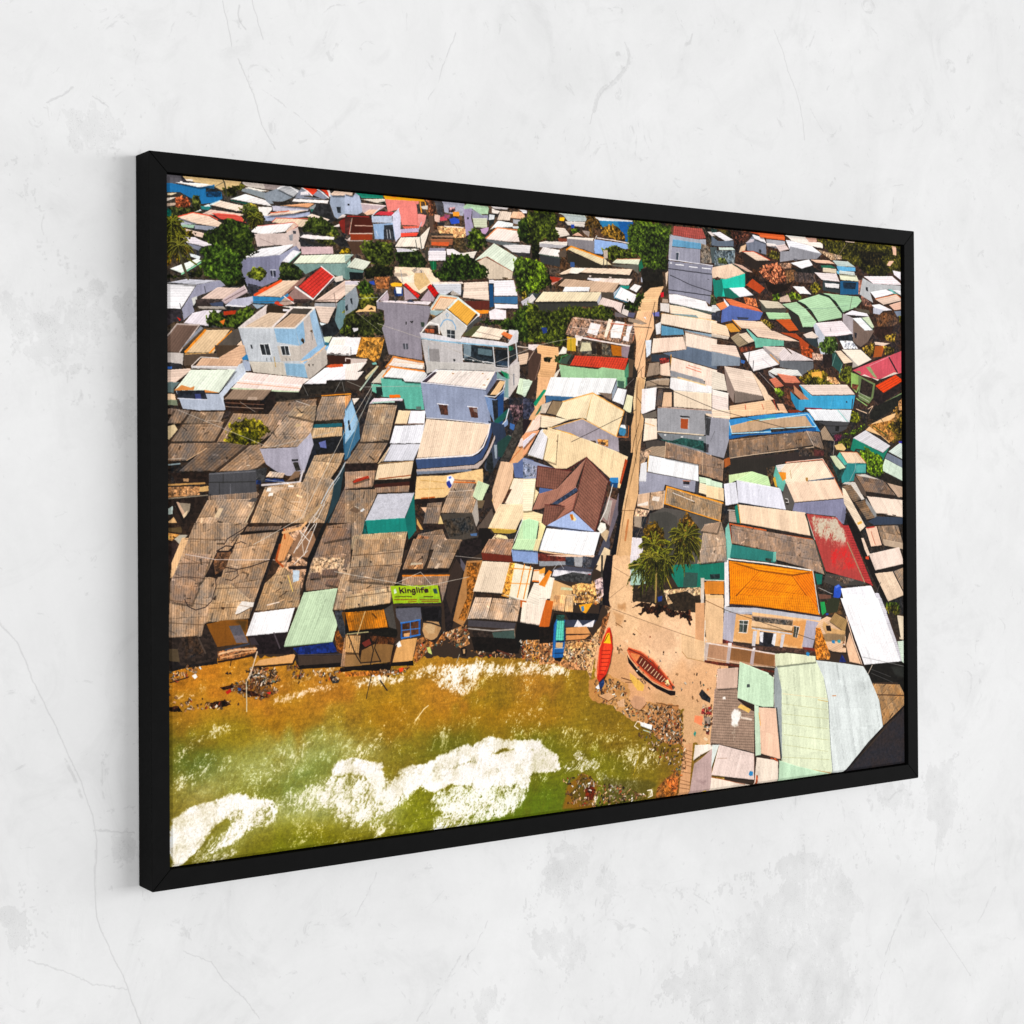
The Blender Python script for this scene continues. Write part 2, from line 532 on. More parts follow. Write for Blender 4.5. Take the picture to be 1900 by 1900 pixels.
T 2c481a 1241,7 1352,1 1355,67 1367,72 1351,92 1299,92 1284,103 1264,117 1241,109
T 16240f 1252,108 1287,109 1279,156 1256,157
T 3c6a1e 1240,158 1287,162 1314,179 1314,203 1330,215 1326,237 1278,261 1239,263
T 264818 1618,292 1644,262 1669,273 1708,233 1716,252 1686,292 1703,301 1652,300
T 2a4418 1239,294 1286,307 1278,320 1357,310 1389,299 1437,297 1478,302 1535,286 1585,303 1585,329 1518,335 1413,327 1388,368 1388,425 1356,426 1289,416 1238,421
F 283c80 1289,369 1313,368 1313,384 1297,388
C e0b080 1269,423 1356,429 1360,451 1339,526 1272,559 1277,466
T 2a3a20 1296,462 1332,461 1320,477 1300,475
T 2c4a28 1344,458 1388,444 1408,456 1367,479 1340,476
F ecdcd8 1238,424 1281,422 1261,442 1238,439
W 4c3a32 1238,439 1261,445 1289,453 1284,497 1260,544 1237,544
L a08c80 3.2 1238,473 1261,442
L 8a7064 1.9 1260,544 1288,466
F e8e4d8 1356,451 1376,425 1392,431 1388,447
W 3a5a44 1360,470 1412,446 1395,481 1363,479
R 8a7060 1396,368 1421,329 1685,343 1668,396 1651,416 1534,394 1428,392 1388,387
F f0e8e8 1490,345 1531,350 1514,386 1473,378
F f4f0ee 1572,367 1593,335 1630,339 1613,391 1572,390
F f0ecec 1643,345 1664,348 1647,384 1634,381
F f0e4d0 1543,388 1564,329 1580,333 1555,390
F f0e8e8 1626,384 1651,380 1647,400 1622,397
L b8583c 2.6 1572,345 1685,347
L b8583c 2.6 1473,390 1534,401
L d0a088 1.9 1413,336 1388,384
L c89070 1.9 1429,338 1404,383
L c89070 1.9 1457,340 1428,389
L b87050 2.6 1635,339 1613,398
L b87050 2.6 1685,337 1664,396
L b87050 2.6 1580,333 1559,393
L e0c8b8 1.6 1417,333 1685,347
L e0c8b8 1.6 1404,362 1677,373
F f0e0d8 1424,386 1457,391 1436,423 1428,420
L e8dcd8 5.2 1428,392 1542,404 1659,415
R 60584c 1436,404 1510,405 1567,415 1575,447 1493,447 1432,442
F c8c0a0 1452,410 1485,409 1493,434 1444,439
W c09c38 1392,393 1428,398 1428,439 1392,437
L 7a8020 2.6 1408,393 1408,440
F a8661c 1571,412 1617,417 1617,449 1579,447
W 8c7c84 1617,417 1655,415 1646,454 1617,449
F 2a2420 1493,405 1510,408 1509,446 1493,445
F 2a2018 1510,408 1534,410 1534,448 1513,446
F 24201c 1655,406 1672,405 1667,470 1666,550 1633,551 1642,454
W 58483a 1646,454 1672,460 1666,550 1637,551
P cc4a34 1399,484 1420,452 1646,454 1629,493
F 2c2a26 1391,478 1412,449 1424,453 1403,484
L 3a8858 2.6 1360,476 1372,457 1396,450
W 94b890 1359,482 1403,487 1517,493 1534,486 1629,493 1633,551 1595,545 1591,523 1367,523
W 488868 1629,493 1646,467 1646,535 1629,551
F d8d0c4 1367,491 1351,520 1331,536 1343,511
C f4f2f2 1315,558 1335,523 1595,523 1578,552
L 8a9c8c 2.9 1331,525 1595,523
C e0b48c 1668,341 1690,301 1754,295 1758,353 1719,420 1718,484 1709,549 1683,550 1671,486 1680,405
F 9a8878 1647,323 1685,327 1728,338 1707,343 1647,335
L 5a4e44 2.3 1668,351 1745,351
F f0f0f4 1711,318 1720,316 1724,326
L 7a6858 1.3 1724,339 1677,321
F 3c3026 1794,166 1820,161 1819,250 1802,250
W d8c0a8 1807,169 1820,161 1816,194 1811,214
F c02030 1785,235 1800,231 1800,247 1787,250
F a89484 1793,254 1819,253 1819,266 1793,267
W d8d0cc 1785,268 1824,269 1823,298 1784,294
F 6c6cb0 1750,302 1780,297 1780,313 1754,313
L 2c2a28 3.9 1758,295 1760,386
L 2c2a28 1.9 1780,248 1784,352
W d8d8dc 1762,340 1788,329 1784,369 1766,373
T 2c3c30 1950,1 2040,5 2039,68 2007,70 1985,32
W 4a5c60 2007,70 2039,68 2038,122 2016,123
F d8ccc8 1994,18 2039,18 2039,28 2017,33
P a85850 1841,42 1846,11 1972,10 1990,42 1949,48
W 98a0b4 1830,39 1843,42 1949,48 1989,45 1989,68 1967,60 1839,55
W 5c94b8 1839,55 1967,60 1967,80 1838,78
W a09cac 1828,40 1841,55 1838,78 1829,128 1821,122
W 8c8ca4 1838,80 1964,81 1962,128 1829,125
F 3c4858 1856,97 1867,96 1864,124 1856,123
L d0d0dc 1.9 1854,97 1869,96 1866,124
R 706860 1967,60 2003,67 2016,123 1966,126
L d0d0e0 3.2 1823,122 1922,127 2020,131
W 82829a 1821,127 2020,133 2015,210 2005,263 1983,251 1850,235 1820,236
L 30303c 2.9 1822,153 2020,161
L 30303c 2.9 1822,223 2010,233
L f0f0f4 3.2 1829,134 1836,134
L f0f0f4 3.2 1853,137 1888,138
L f0f0f4 3.2 1913,141 1950,142
L f0f0f4 3.2 1971,142 2009,143
L 30303c 2.3 1829,174 1921,202 2015,220
F 4a4a54 1995,178 2004,177 2004,180 1995,180
W 187868 2020,176 2038,172 2037,242 2024,229
F e8e0d8 2025,143 2038,142 2038,172 2020,173
T 304a30 2010,230 2037,242 2037,262 2010,263
C f2eef0 1822,238 1854,236 1987,253 1996,269 2037,272 2032,289 1947,280 1824,266
W 4a5850 1824,267 1947,280 2028,289 2032,296 1902,288
C ecd4bc 1824,272 1885,276 2037,302 2032,316 1947,313 1828,301
F 7a9ca0 1823,300 1942,301 1956,312 1885,309
L d8983c 3.2 1789,303 2037,317
C ecd8c4 1784,336 1791,302 2037,317 2036,362
W 5890b0 1788,341 1884,352 1888,368 1788,375
W 7898b0 1884,352 2036,364 2036,375 1902,357
F 3a302c 1784,375 1884,373 1857,382 1788,383
C ecd2c0 1744,435 1753,386 1884,375 1897,417
L a8988c 5.2 1888,371 1897,414
C ecd8c8 1897,407 1893,361 2036,379 2035,424
L c8b0a4 2.6 1893,358 2036,377
F d0dcec 1719,394 1745,390 1740,438 1723,449
W 586c88 1792,433 1897,417 1901,407 2035,424 2035,479 1831,442
W 303c4c 1744,438 1796,437 1826,442 1822,462 1744,461
R 8c3830 1778,450 1822,446 1817,469 1783,466
C 968474 1722,513 1735,468 1778,463 1782,502
C e0c4b0 1782,505 1783,470 1822,462 1826,508
L e0a040 2.9 1830,436 1829,485
C ecd4c4 1826,488 1833,445 2035,482 2034,542 1980,537 1980,520
L c86850 2.3 1896,476 1963,491
L c86850 1.6 1905,469 1963,481
W 8c8c94 1826,488 1971,514 1980,533 1826,508
F e8d0b0 1826,508 1980,533 1980,543 1900,529
C f4f0f4 1825,547 1826,514 1883,523 1918,545
C a89888 1717,549 1726,520 1821,514 1821,547
F 2c2824 1722,517 1778,512 1765,519 1722,526
L 38322c 1.6 1684,485 1679,550
L 38322c 1.6 1701,491 1696,550
L 38322c 1.3 1645,544 1710,478
W 2c2824 1667,470 1684,498 1679,550 1658,550
@
R 3a2c26 2015,5 2967,-6 2960,640 2009,651
F 20403a 2015,5 2044,8 2034,20 2015,21
T 2c3a1e 2044,8 2141,7 2121,38 2101,33
T 3c3028 2102,11 2185,5 2195,23 2135,55 2130,91 2116,39
C e8e4ec 2015,21 2053,16 2116,39 2077,45
W 5c6c84 2015,32 2043,47 2116,42 2116,60 2043,65 2014,63
F c8e0d0 2048,68 2111,64 2123,72 2048,77
R 607078 2024,80 2123,74 2120,127 2028,136
T 3a5a34 2043,104 2077,102 2091,122 2047,121
W 707890 2175,45 2210,14 2269,35 2269,79 2219,71 2179,70
C e8e4ec 2202,15 2210,14 2259,22 2269,39 2214,28
F c0b8c0 2170,46 2195,30 2214,28 2209,39
F 383c48 2234,63 2246,62 2246,77 2234,76
F b8502c 2195,5 2360,2 2360,24 2269,23 2234,13
C c86438 2234,7 2360,6 2358,24 2239,21
C f0e4dc 2365,3 2463,2 2494,20 2547,18 2546,39 2494,35 2391,23
F c8a090 2463,6 2520,4 2515,19 2478,21
W a0a0ac 2269,25 2360,26 2360,40 2319,54 2274,49
C e8dcd8 2269,39 2309,38 2329,46 2274,49
C e0ccc8 2314,45 2360,36 2380,53 2334,64
C e8e8f4 2363,22 2375,21 2494,35 2541,58 2380,50
W 8c8c98 2337,63 2380,59 2385,42 2541,59 2514,78 2405,88 2334,100
F 5c5c68 2400,83 2421,84 2418,91 2403,92
T 3c5024 2274,78 2299,62 2334,67 2334,96 2289,88
F d8b898 2150,58 2175,49 2169,71 2140,80
C e0c8b4 2157,75 2209,72 2288,97 2223,102
L c05038 2.7 2157,75 2209,71 2288,96
W 2c2420 2152,79 2223,103 2288,97 2248,120 2223,135 2169,121
T 2c3c18 2520,7 2669,4 2894,-3 2962,0 2963,96 2859,117 2782,118 2728,91 2663,76 2594,58 2557,34
T 161c10 2728,34 2866,33 2837,84 2755,85
F d8c0b0 2664,3 2718,1 2712,7 2669,8
L 8a7a68 2 2669,12 2620,64
R a89078 2515,44 2642,59 2642,70 2588,77
F e0b8a0 2905,7 2928,6 2927,40 2911,38
F e0b8a0 2888,62 2916,60 2893,81 2876,78
F ece4f0 2907,95 2963,99 2963,134 2915,110
C e0b8a0 2483,82 2578,79 2609,90 2514,92
C f2eef2 2385,100 2478,82 2496,101 2441,117
F 1c1c1c 2390,115 2441,117 2493,105 2535,121 2503,130 2400,136
F 2c7058 2535,99 2588,95 2614,105 2540,107
C b8d0c8 2593,78 2674,77 2711,95 2620,97
W 58a4d0 2614,97 2711,97 2711,110 2625,114
C d8c8b0 2546,107 2614,107 2614,124 2545,122
C e8dcdc 2503,126 2614,124 2630,152 2540,150
C e8e8cc 2628,125 2716,125 2730,145 2635,145
F 6cb4d4 2614,112 2628,115 2628,126 2617,123
C c8d4cc 2628,112 2706,113 2711,125 2628,123
W 1f5c88 2633,149 2727,147 2726,192 2632,197
F 102840 2646,152 2716,150 2710,174 2651,174
C e4e0e0 2555,160 2627,160 2627,175 2558,175
W 304044 2545,150 2630,156 2629,193 2545,187
C e4e0e0 2555,160 2627,160 2627,175 2558,175
R a07060 2727,140 2749,138 2737,184 2726,192
C e4c8b0 2014,151 2019,137 2110,119 2169,149 2076,174 2042,171 2018,174
W 20c0a8 2076,174 2169,149 2168,192 2158,200 2090,204 2085,232 2027,235 2018,179 2042,173
W 1a8070 2018,179 2061,175 2066,205 2061,233 2027,235
T 3a3830 2023,175 2042,167 2057,177 2032,180
C f0eef8 2092,203 2163,196 2207,221 2143,231
W 187060 2066,205 2092,203 2143,231 2109,238 2075,233
C c0a090 2110,117 2154,122 2208,144 2174,142
L 2a6044 2 2110,121 2174,146
W b04c28 2173,188 2198,166 2262,194 2237,214
L e08858 1.7 2173,188 2198,166
R 2a1e18 2169,149 2233,138 2237,214 2173,185
W b04c28 2173,188 2203,165 2262,194 2237,214
T 7c6248 2233,135 2278,111 2329,104 2359,131 2374,152 2353,171 2308,178 2258,159
R 70543c 2359,127 2410,121 2405,158 2369,174
F 1c1410 2258,166 2308,178 2358,175 2399,162 2368,196 2307,214 2277,201
R 9c7c68 2329,104 2390,100 2390,118 2349,121
R 504440 2400,129 2503,130 2513,163 2410,165
C efe8e8 2394,180 2451,179 2487,204 2430,204
T 4c6424 2485,168 2513,159 2540,176 2513,207 2487,197
T 3c6c20 2297,214 2328,209 2338,227 2307,239
T 3c6420 2363,211 2399,198 2440,211 2435,225 2378,228
F c8b0a0 2333,223 2373,210 2388,235 2332,238
C f0e4e8 2754,125 2904,116 2960,146 2804,150
W b0b4b8 2749,131 2804,150 2960,148 2960,169 2870,166 2787,181 2803,218 2732,192
F 2c3038 2765,164 2776,163 2776,178 2765,175
C f2f0f8 2787,180 2870,166 2920,178 2814,201
F 6cb0a8 2881,165 2903,164 2943,181 2920,182
C f2f0f4 2903,166 2963,168 2962,188 2943,181
C d8c0b0 2814,205 2926,182 2959,201 2858,223
L d07848 2.7 2814,203 2926,181 2962,199
C d8b09c 2886,222 2962,203 2962,234 2914,240
C eee8f0 2792,227 2836,221 2903,240 2836,247
W b0b4c8 2803,234 2858,242 2835,259 2802,256
W 6c7c98 2914,244 2962,238 2961,257 2930,262
R 7c5c50 2737,192 2781,212 2803,234 2748,229
T 385824 2297,236 2297,229 2327,238
C d87850 2075,240 2104,240 2227,265 2252,278 2207,273 2099,260
F e8e4f0 2068,238 2094,260 2089,271 2070,251
C e08858 2032,260 2070,249 2087,268 2055,280
C e0e0e0 2013,264 2032,263 2055,280 2012,289
W 5468a8 2060,279 2099,260 2252,278 2236,304 2207,308 2118,309 2055,322
F 2c3040 2012,292 2055,283 2050,319 2012,313
F 38405c 2128,298 2187,299 2177,306 2133,306
R c07048 2158,229 2217,233 2227,261 2173,253
C c8bca8 2232,236 2327,238 2363,258 2267,263
W 4c4c44 2237,239 2267,263 2368,262 2357,277 2267,277 2247,274
C a8cca0 2264,277 2373,274 2388,295 2281,300
W 2c2e2c 2373,258 2409,267 2439,320 2496,318 2485,337 2434,339 2388,301
C c05c2c 2312,300 2383,295 2423,332 2377,338
C a8c8a4 2342,245 2414,234 2460,257 2512,299 2496,318 2444,320 2424,281
C a8c8a4 2419,230 2539,198 2581,214 2639,264 2639,279 2522,299 2476,253
C a0c4a0 2545,196 2726,200 2743,214 2715,238 2645,260 2608,221
L 1c2c24 6.1 2419,232 2455,243 2486,263 2517,297
L 1c2c24 7.5 2529,199 2576,207 2613,231 2645,263
L 80a888 1.7 2429,257 2565,249 2715,226
L 4a4038 1.7 2694,201 2677,262
F 5c5448 2699,239 2780,246 2786,261 2742,259
C ece4f0 2693,250 2769,258 2780,269 2650,267
W a0989c 2645,263 2693,276 2698,280 2698,347 2644,293
C f0f0f4 2693,278 2742,274 2802,317 2758,320
C c0ccb0 2742,274 2780,269 2807,305 2796,313
L 285c50 2.7 2742,276 2802,315
W 74645c 2698,283 2758,320 2807,318 2774,359 2735,380 2697,362
F 2c2830 2703,328 2717,331 2714,350 2706,347
R 5c4434 2813,267 2858,250 2914,259 2941,281 2902,301 2829,308
F 2a1c18 2813,305 2913,297 2890,336 2845,353 2807,332
T 4c6420 2936,262 2962,253 2961,280 2941,284
T 607030 2857,337 2924,320 2918,358 2879,352
C ece0e4 2507,303 2639,290 2695,334 2617,345 2553,349
L 282428 1.7 2580,318 2585,329
W b0b8cc 2496,314 2507,303 2553,349 2617,369 2606,406 2532,413 2516,365
F 202830 2612,347 2692,336 2697,362 2622,361
C e0d0c4 2444,346 2491,333 2522,352 2475,367
W 2c3c44 2449,357 2517,358 2516,391 2485,381
R e0dce0 2628,361 2692,359 2724,387 2649,390
T 2c5024 2527,372 2564,349 2606,351 2622,380 2600,407 2542,408 2527,391
F 221a18 2542,412 2606,410 2589,455 2547,460
T 5c7030 2241,307 2266,299 2306,322 2291,337
C e4c8ac 2012,320 2084,332 2096,368 2012,359
C e4c8b0 2108,309 2246,310 2296,341 2147,336
L d89030 3.4 2108,309 2147,340
F c89040 2074,327 2108,320 2145,347 2098,352
C d8c8b8 2012,359 2093,368 2088,377 2011,370
C 9c8c74 2098,370 2137,351 2206,380 2137,401
C e4d0b8 2137,358 2172,349 2211,378 2181,386
W 70b8a8 2172,339 2177,337 2221,365 2211,380
C e8ccb8 2186,336 2306,340 2428,372 2351,371 2226,363
W 68b098 2221,365 2351,371 2351,389 2285,392 2215,401 2211,380
F 3c3430 2351,373 2423,374 2418,394 2351,391
R 6c3c2c 2137,401 2211,394 2205,409 2146,418
W a84c28 2331,343 2408,344 2475,381 2459,408 2433,390 2423,365
R 9c4c2c 2428,383 2490,396 2516,431 2438,419
R b89888 2490,407 2542,412 2542,434 2490,432
C e8d0c0 2011,394 2122,397 2144,436 2011,419
L 58483c 3.4 2011,373 2117,389
W 78889c 2011,419 2144,436 2141,464 2083,466 2011,468
F 3a68b0 2146,443 2166,446 2161,457 2146,454
C f0eaea 2156,421 2250,402 2325,455 2205,481
L 302c30 2.7 2186,417 2180,463
L 302c30 2.4 2205,445 2202,473
L b8a8b0 1.7 2245,436 2305,471
C dcccc4 2250,393 2351,393 2495,436 2330,437
W a09898 2250,393 2330,437 2325,455 2255,407
C d8cccc 2325,416 2356,393 2500,436 2335,441
L d89850 3.1 2285,421 2330,452
L 504438 4.1 2356,393 2387,414
W 646870 2328,441 2495,439 2495,462 2437,489 2406,471 2330,463
C dcdcd8 2274,479 2305,467 2417,471 2442,492 2310,492
W a0a0a8 2274,479 2309,499 2309,507 2279,493
C c87c64 2315,485 2406,493 2432,516 2355,518
C c87860 2279,507 2309,499 2350,527 2309,536
W 4c2c28 2315,488 2355,520 2427,518 2421,533 2355,527
C e0ccb4 2606,399 2633,396 2694,435 2648,442
C e8dccc 2638,392 2735,389 2792,423 2724,448
W a8a098 2638,392 2724,448 2691,456 2694,435
F 205850 2590,407 2606,403 2643,442 2632,476 2589,451
L 6aa090 2.4 2606,410 2589,451
L 6aa090 2.4 2640,443 2624,480
T 3c5820 2626,480 2664,446 2691,456 2679,516 2631,506
T 5c6c2c 2752,379 2807,358 2812,400 2779,412 2751,394
C e0c8b8 2807,358 2890,361 2856,372 2812,369
W a0582c 2812,373 2862,371 2845,410 2800,415
T 4c5c28 2856,375 2912,373 2912,400 2867,405
C c05860 2691,463 2963,385 2962,464 2822,494
W c05864 2691,463 2963,383 2962,464 2911,457 2822,494 2739,481
L 2a1c1c 2.7 2691,463 2867,405
L 201c20 6.1 2884,411 2928,465
L e0a0a8 1.7 2778,446 2889,408
F 8c9c70 2762,450 2784,448 2822,490 2800,483
F 708c5c 2707,467 2729,466 2740,477
W d8d0c4 2739,481 2833,494 2934,468 2911,465 2822,498 2756,477
P d84c20 2810,517 2917,474 2961,494 2854,542
W 8caa64 2685,471 2739,485 2734,515 2712,545 2685,523
W 6c7c54 2723,481 2810,509 2799,559 2777,582 2722,564
F 2c2420 2739,492 2799,513 2788,559 2728,545
F 241c1c 2810,528 2854,542 2939,510 2955,525 2832,585 2799,566
F 60382c 2690,512 2723,515 2712,538 2690,527
L b8b8a8 2 2722,553 2777,574
L b8b8a8 1.7 2722,541 2782,563
L 90b070 4.1 2711,564 2766,589
L 80986c 4.8 2809,596 2955,540
L e8c8a8 3.1 2711,602 2765,616
L e8c8a8 2.4 2771,601 2798,589 2776,616
F 1c1c18 2804,593 2961,540 2960,579 2809,642 2776,634
T 5a6030 2909,602 2961,563 2960,640 2898,641
R b8885c 2932,571 2961,556 2960,602 2932,602
T 4c5c20 2422,500 2489,469 2542,468 2573,482 2541,519 2458,514
F e0a850 2484,477 2536,471 2536,497 2489,498
R dca878 2562,489 2605,492 2631,514 2562,519
T 384c18 2458,499 2520,490 2594,518 2599,529 2509,527 2447,521
C e8dccc 2010,482 2068,495 2082,551 2010,546
C e0ccbc 2068,467 2195,481 2249,566 2116,550
W 8c7c74 2068,467 2082,491 2116,550 2110,590 2082,555
W 7c7068 2116,550 2249,567 2248,576 2115,591
F e4c8ac 2195,481 2224,505 2304,575 2258,580 2239,548
C ecdcd4 2010,546 2087,558 2086,643 2009,644
C e0bc98 2091,601 2284,576 2328,618 2095,643
L b84c38 2.7 2164,596 2169,628
L b84c38 2.7 2299,575 2313,611
L b84c38 2 2243,591 2253,612
C d8b090 2314,590 2344,589 2369,621 2333,622
T 3c6820 2299,543 2329,535 2354,553 2329,571
R 302420 2225,480 2304,532 2304,575 2274,558
L c8c0bc 1.4 2230,483 2314,546
R 5c3c30 2350,535 2395,537 2405,603 2354,589
C e8d4c8 2426,522 2663,516 2706,551 2488,557
W 389cc8 2426,522 2488,559 2706,553 2692,602 2561,604 2457,602 2420,621 2416,573 2457,573
W b07c60 2396,523 2416,537 2472,572 2431,573 2400,552
W 2884ac 2380,545 2421,573 2420,621 2385,574
L 5cb8dc 3.4 2426,524 2483,559
L 60b0d0 1.4 2593,555 2577,600
F 203048 2657,574 2665,574 2665,580 2657,580
C ece8f0 2457,606 2689,606 2683,643 2503,645
L 58b8b0 3.1 2609,607 2662,643
L 90283c 3.4 2451,602 2535,604
L 28242c 4.1 2692,568 2681,643
T 3a6028 2689,613 2722,616 2732,643 2689,643
W 40a0d8 2095,647 2333,622 2472,620 2498,645 2095,650
L e8f0f4 3.4 2193,645 2467,624
@
R 30261f 3,518 75,522 292,543 587,535 584,996 1,982
W b8b0ac 4,489 51,490 48,522 3,518
F 2c2a30 3,516 45,520 45,533 3,535
F 3060b0 3,528 17,527 15,534 3,535
W 584a40 54,494 155,486 155,500 103,496 75,522 51,525
W 4a3c30 146,465 230,462 161,500 155,495
C c8a488 204,521 248,511 239,461 226,462 158,500 106,502 87,524
C c8a488 87,524 106,502 232,500 223,521
L dcd0c8 2.6 75,524 103,499 158,500
F c4c0c0 75,524 223,521 220,530 75,531
L e0d8d8 2.6 75,525 223,522
F 2f7ab0 231,498 245,487 253,491 253,502 234,504
W b8c4d4 220,517 239,508 257,533 242,533 173,607 179,643 160,602 213,529
W 94a4c4 232,505 254,504 261,533 242,531
C e0c8b8 3,537 72,531 72,538 21,575 3,570
W 5c7878 3,570 39,570 21,588 21,599 3,599
F e0c0a0 3,602 24,602 27,618 3,618
W 78806c 3,618 30,618 33,634 3,632
C dce4d4 24,591 72,535 213,530 159,597
F c88850 24,591 45,577 72,584 84,579 81,590 24,593
F c88850 108,597 114,589 160,596
W a0aec8 27,593 105,594 120,600 159,599 173,607 179,644 99,646 48,642
F 202430 30,593 114,590 123,615 84,615 33,612
F 3c4478 84,600 102,600 105,615 87,615
L c8cce0 2.6 33,614 123,616
W bac8e0 160,599 179,579 242,533 245,539 194,584 173,607 176,640
C f0dcd4 198,583 245,537 454,550 427,566 427,579 414,589
L c0d0b0 4.5 199,583 414,589
L d8a080 1.9 216,567 427,579
L f8f0f0 2.6 226,559 434,571
F 282420 427,566 507,563 510,553 587,550 587,587 453,596 421,608 343,618 330,590 414,589
L 8a8a88 1.3 427,566 444,599
L 8a8a88 1.3 557,548 533,588
L 8a8a88 1.3 557,548 567,588
C f4eef2 454,550 500,518 588,501 587,550 507,553 505,563 431,566
F c85c38 504,513 520,507 561,504 564,512 517,517
W 3c241c 504,480 588,481 588,504 520,506
L d8c8c0 3.2 571,496 571,488 588,488
C f4eeec 504,476 527,451 588,449 588,478
L 3a3030 2.3 520,474 530,475
L 3a3030 2.3 547,475 554,475
L 3a3030 2.3 574,475 581,475
W b8c0cc 245,461 344,458 350,505 254,507 248,486
F 30343c 288,460 318,459 326,486 299,487
L c8d0dc 2.6 304,459 312,487
F 30343c 355,460 381,459 385,484 361,485
L c8d0dc 2.3 368,460 373,485
F 2c3036 258,461 266,460 267,469 261,469
W 88b4d0 344,458 435,454 428,503 434,508 356,508
W c8b4a4 389,456 467,453 428,486 389,487
W c4c0b8 254,507 366,505 375,544 267,535
W 84b4cc 369,509 434,508 444,548 372,541
W b8ada8 434,505 507,469 510,506 454,547 444,546
W 7cacd4 467,470 517,451 500,481 454,499 434,508
L d8b898 1.9 369,507 434,505 487,461
L d0a850 1.9 334,492 338,522
L 50606c 1.9 311,495 312,503
L 50606c 1.9 324,495 325,503
L 50606c 1.6 372,495 373,502
F 484440 454,510 464,509 460,515
L 3c4450 1.9 480,490 484,481 494,481
C 8c7868 174,615 204,586 327,584 298,614
F a89484 247,614 251,605 279,606 279,615
R 241a16 173,616 304,615 307,643 197,648 179,640
L 8a6858 1.6 179,623 301,627
L a89080 1.6 179,634 301,638
F 201a18 304,615 330,590 343,618 307,655 298,643
L a09890 1.3 225,620 272,647
K 84705e 311,657 343,620 473,607 466,652 355,657
L 2a2826 3.9 424,605 486,598
L 7a6858 1.9 340,619 424,609
L c0b8b0 1.9 404,614 470,632
K a08a74 459,672 490,601 585,596 563,665
L d88c30 3.2 490,598 587,590
L 3c2c28 2.6 486,594 587,584
W 9cb8dc 563,665 587,610 586,766 572,772 566,680
F 202430 576,677 587,662 586,697 580,691
F 2c2820 459,672 563,667 559,674 463,681
F 20606c 456,681 559,675 559,686 456,691
K b49c7c 449,722 459,691 559,687 557,713
F 1a1c22 453,723 559,714 569,757 472,766 459,738
F 6068a0 479,732 502,726 505,749 485,746
W 2c5c7c 559,688 573,720 569,754 586,737 586,775 565,783
K 7c6a5a 3,683 21,642 69,647 41,683
K 6c5c50 3,659 6,642 24,642 12,659
K 8a7866 44,683 66,650 176,649 163,678 148,681
K 86725f 8,733 44,684 175,676 163,703 144,731
L 5a4c40 2.3 44,685 148,680 191,667
L 3c3028 4.5 8,734 72,648
L 4a4038 2.3 8,736 144,732
F c8b490 2,691 23,685 32,699 8,726 2,726
K 8e7863 150,734 203,653 375,654 323,710 278,738 197,733
L 3c3028 5.2 147,731 203,648
F 3a3230 169,667 182,645 197,648 188,662
L b0a090 1.9 123,673 166,676
T 4c6420 178,733 178,714 194,697 191,681 228,669 260,666 288,672 307,682 313,696 323,699 307,710 291,719 285,736 259,741 222,747 197,747
T 30440f 197,711 285,699 285,727 228,741
K 84705e 5,748 11,738 126,735 114,753 59,783 5,786
K 6a5c50 35,813 83,775 126,735 191,735 247,741 144,813
L c0a080 2.6 59,783 120,750
L 40342c 5.8 150,814 253,740
K 8c7865 156,814 256,741 291,738 291,755 303,789 278,805 246,813
L e8dcc8 1.6 246,798 254,797
F 2c241e 272,808 303,791 310,811 290,816
K a89078 288,750 375,656 470,652 453,709 407,746
K 948069 375,656 401,631 473,624 466,669 459,672
F d8b890 404,659 410,650 430,650 420,659
F bca480 400,687 407,679 423,680 417,688
F c8a890 342,682 349,668 359,668 352,682
W 9c96ac 286,751 407,746 426,814 419,823 377,828 338,814 306,794
W aaa6c0 407,746 453,704 462,738 429,820 419,794
F 2a2a2e 390,780 410,780 410,786 390,786
F 2a2c28 393,789 410,789 419,811 403,814
F 7c6450 400,814 419,814 413,831 374,842
L c8c0c0 5.8 426,814 416,845 293,853
K d0b8a0 305,830 319,814 367,820 361,834
F 1c2c58 290,833 361,836 367,845 278,844
L 98a0a8 1.6 275,834 367,845
F 181c28 432,820 462,740 472,766 445,820
K b09474 432,831 465,769 566,762 552,795 518,837
K a68c70 255,958 303,858 426,845 436,828 518,835 535,846 514,917 494,971 290,972 249,966
F c8b098 306,872 316,858 367,859 335,875
F f0e8e0 306,870 311,861 324,861 320,871
F f0e8e0 312,884 316,875 330,875 327,884
F f0e8e0 377,859 377,853 396,854 396,859
L c8a890 2.3 341,867 419,859
L d0b8a0 1.6 439,837 442,896 428,950
L d0b8a0 1.6 419,874 409,921
L d8c0a8 1.9 380,925 423,926
L d8c0a8 1.9 386,901 419,902
W 20404c 565,789 531,843 518,909 497,966 484,994 504,994 548,898 565,818
F 1c1a1a 497,966 524,932 548,892 562,818 586,812 585,864 558,869 538,921 511,954 491,994 484,994
L b8bcc0 3.9 569,789 548,823 511,866 484,911
L c8ccd0 1.6 548,832 518,869 491,914
L a88c6c 11 484,914 445,942 395,983
L d8d0c8 1.9 498,909 474,948 428,992
L d8d0c8 1.6 488,911 464,945 458,982
L d8d0c8 1.6 481,920 451,956 412,992
R b06840 360,980 386,975 399,983 366,991
K 8c6c5c 562,869 585,821 585,870
K 86705e 497,994 531,926 562,869 585,870 584,996
K 8c7060 569,789 586,775 586,795
W 4a4a50 127,818 278,808 274,850 277,883 165,893 125,881
L 30302f 2.6 127,844 271,843
L 30302f 1.9 171,816 171,846
L 30302f 1.9 159,846 159,882
L 6c6c74 1.9 193,849 193,879
L 6c6c74 2.6 128,821 271,814
F 38383a 275,808 310,803 303,844 278,847
F 1c2c58 275,839 290,839 290,850 274,850
R 1e1814 5,794 44,796 20,813 5,812
L 7c98a0 3.9 5,795 38,792
L b8a898 1.9 5,780 53,777
F 231a16 11,818 125,816 127,846 28,845
F a08060 47,833 65,833 65,841 49,841
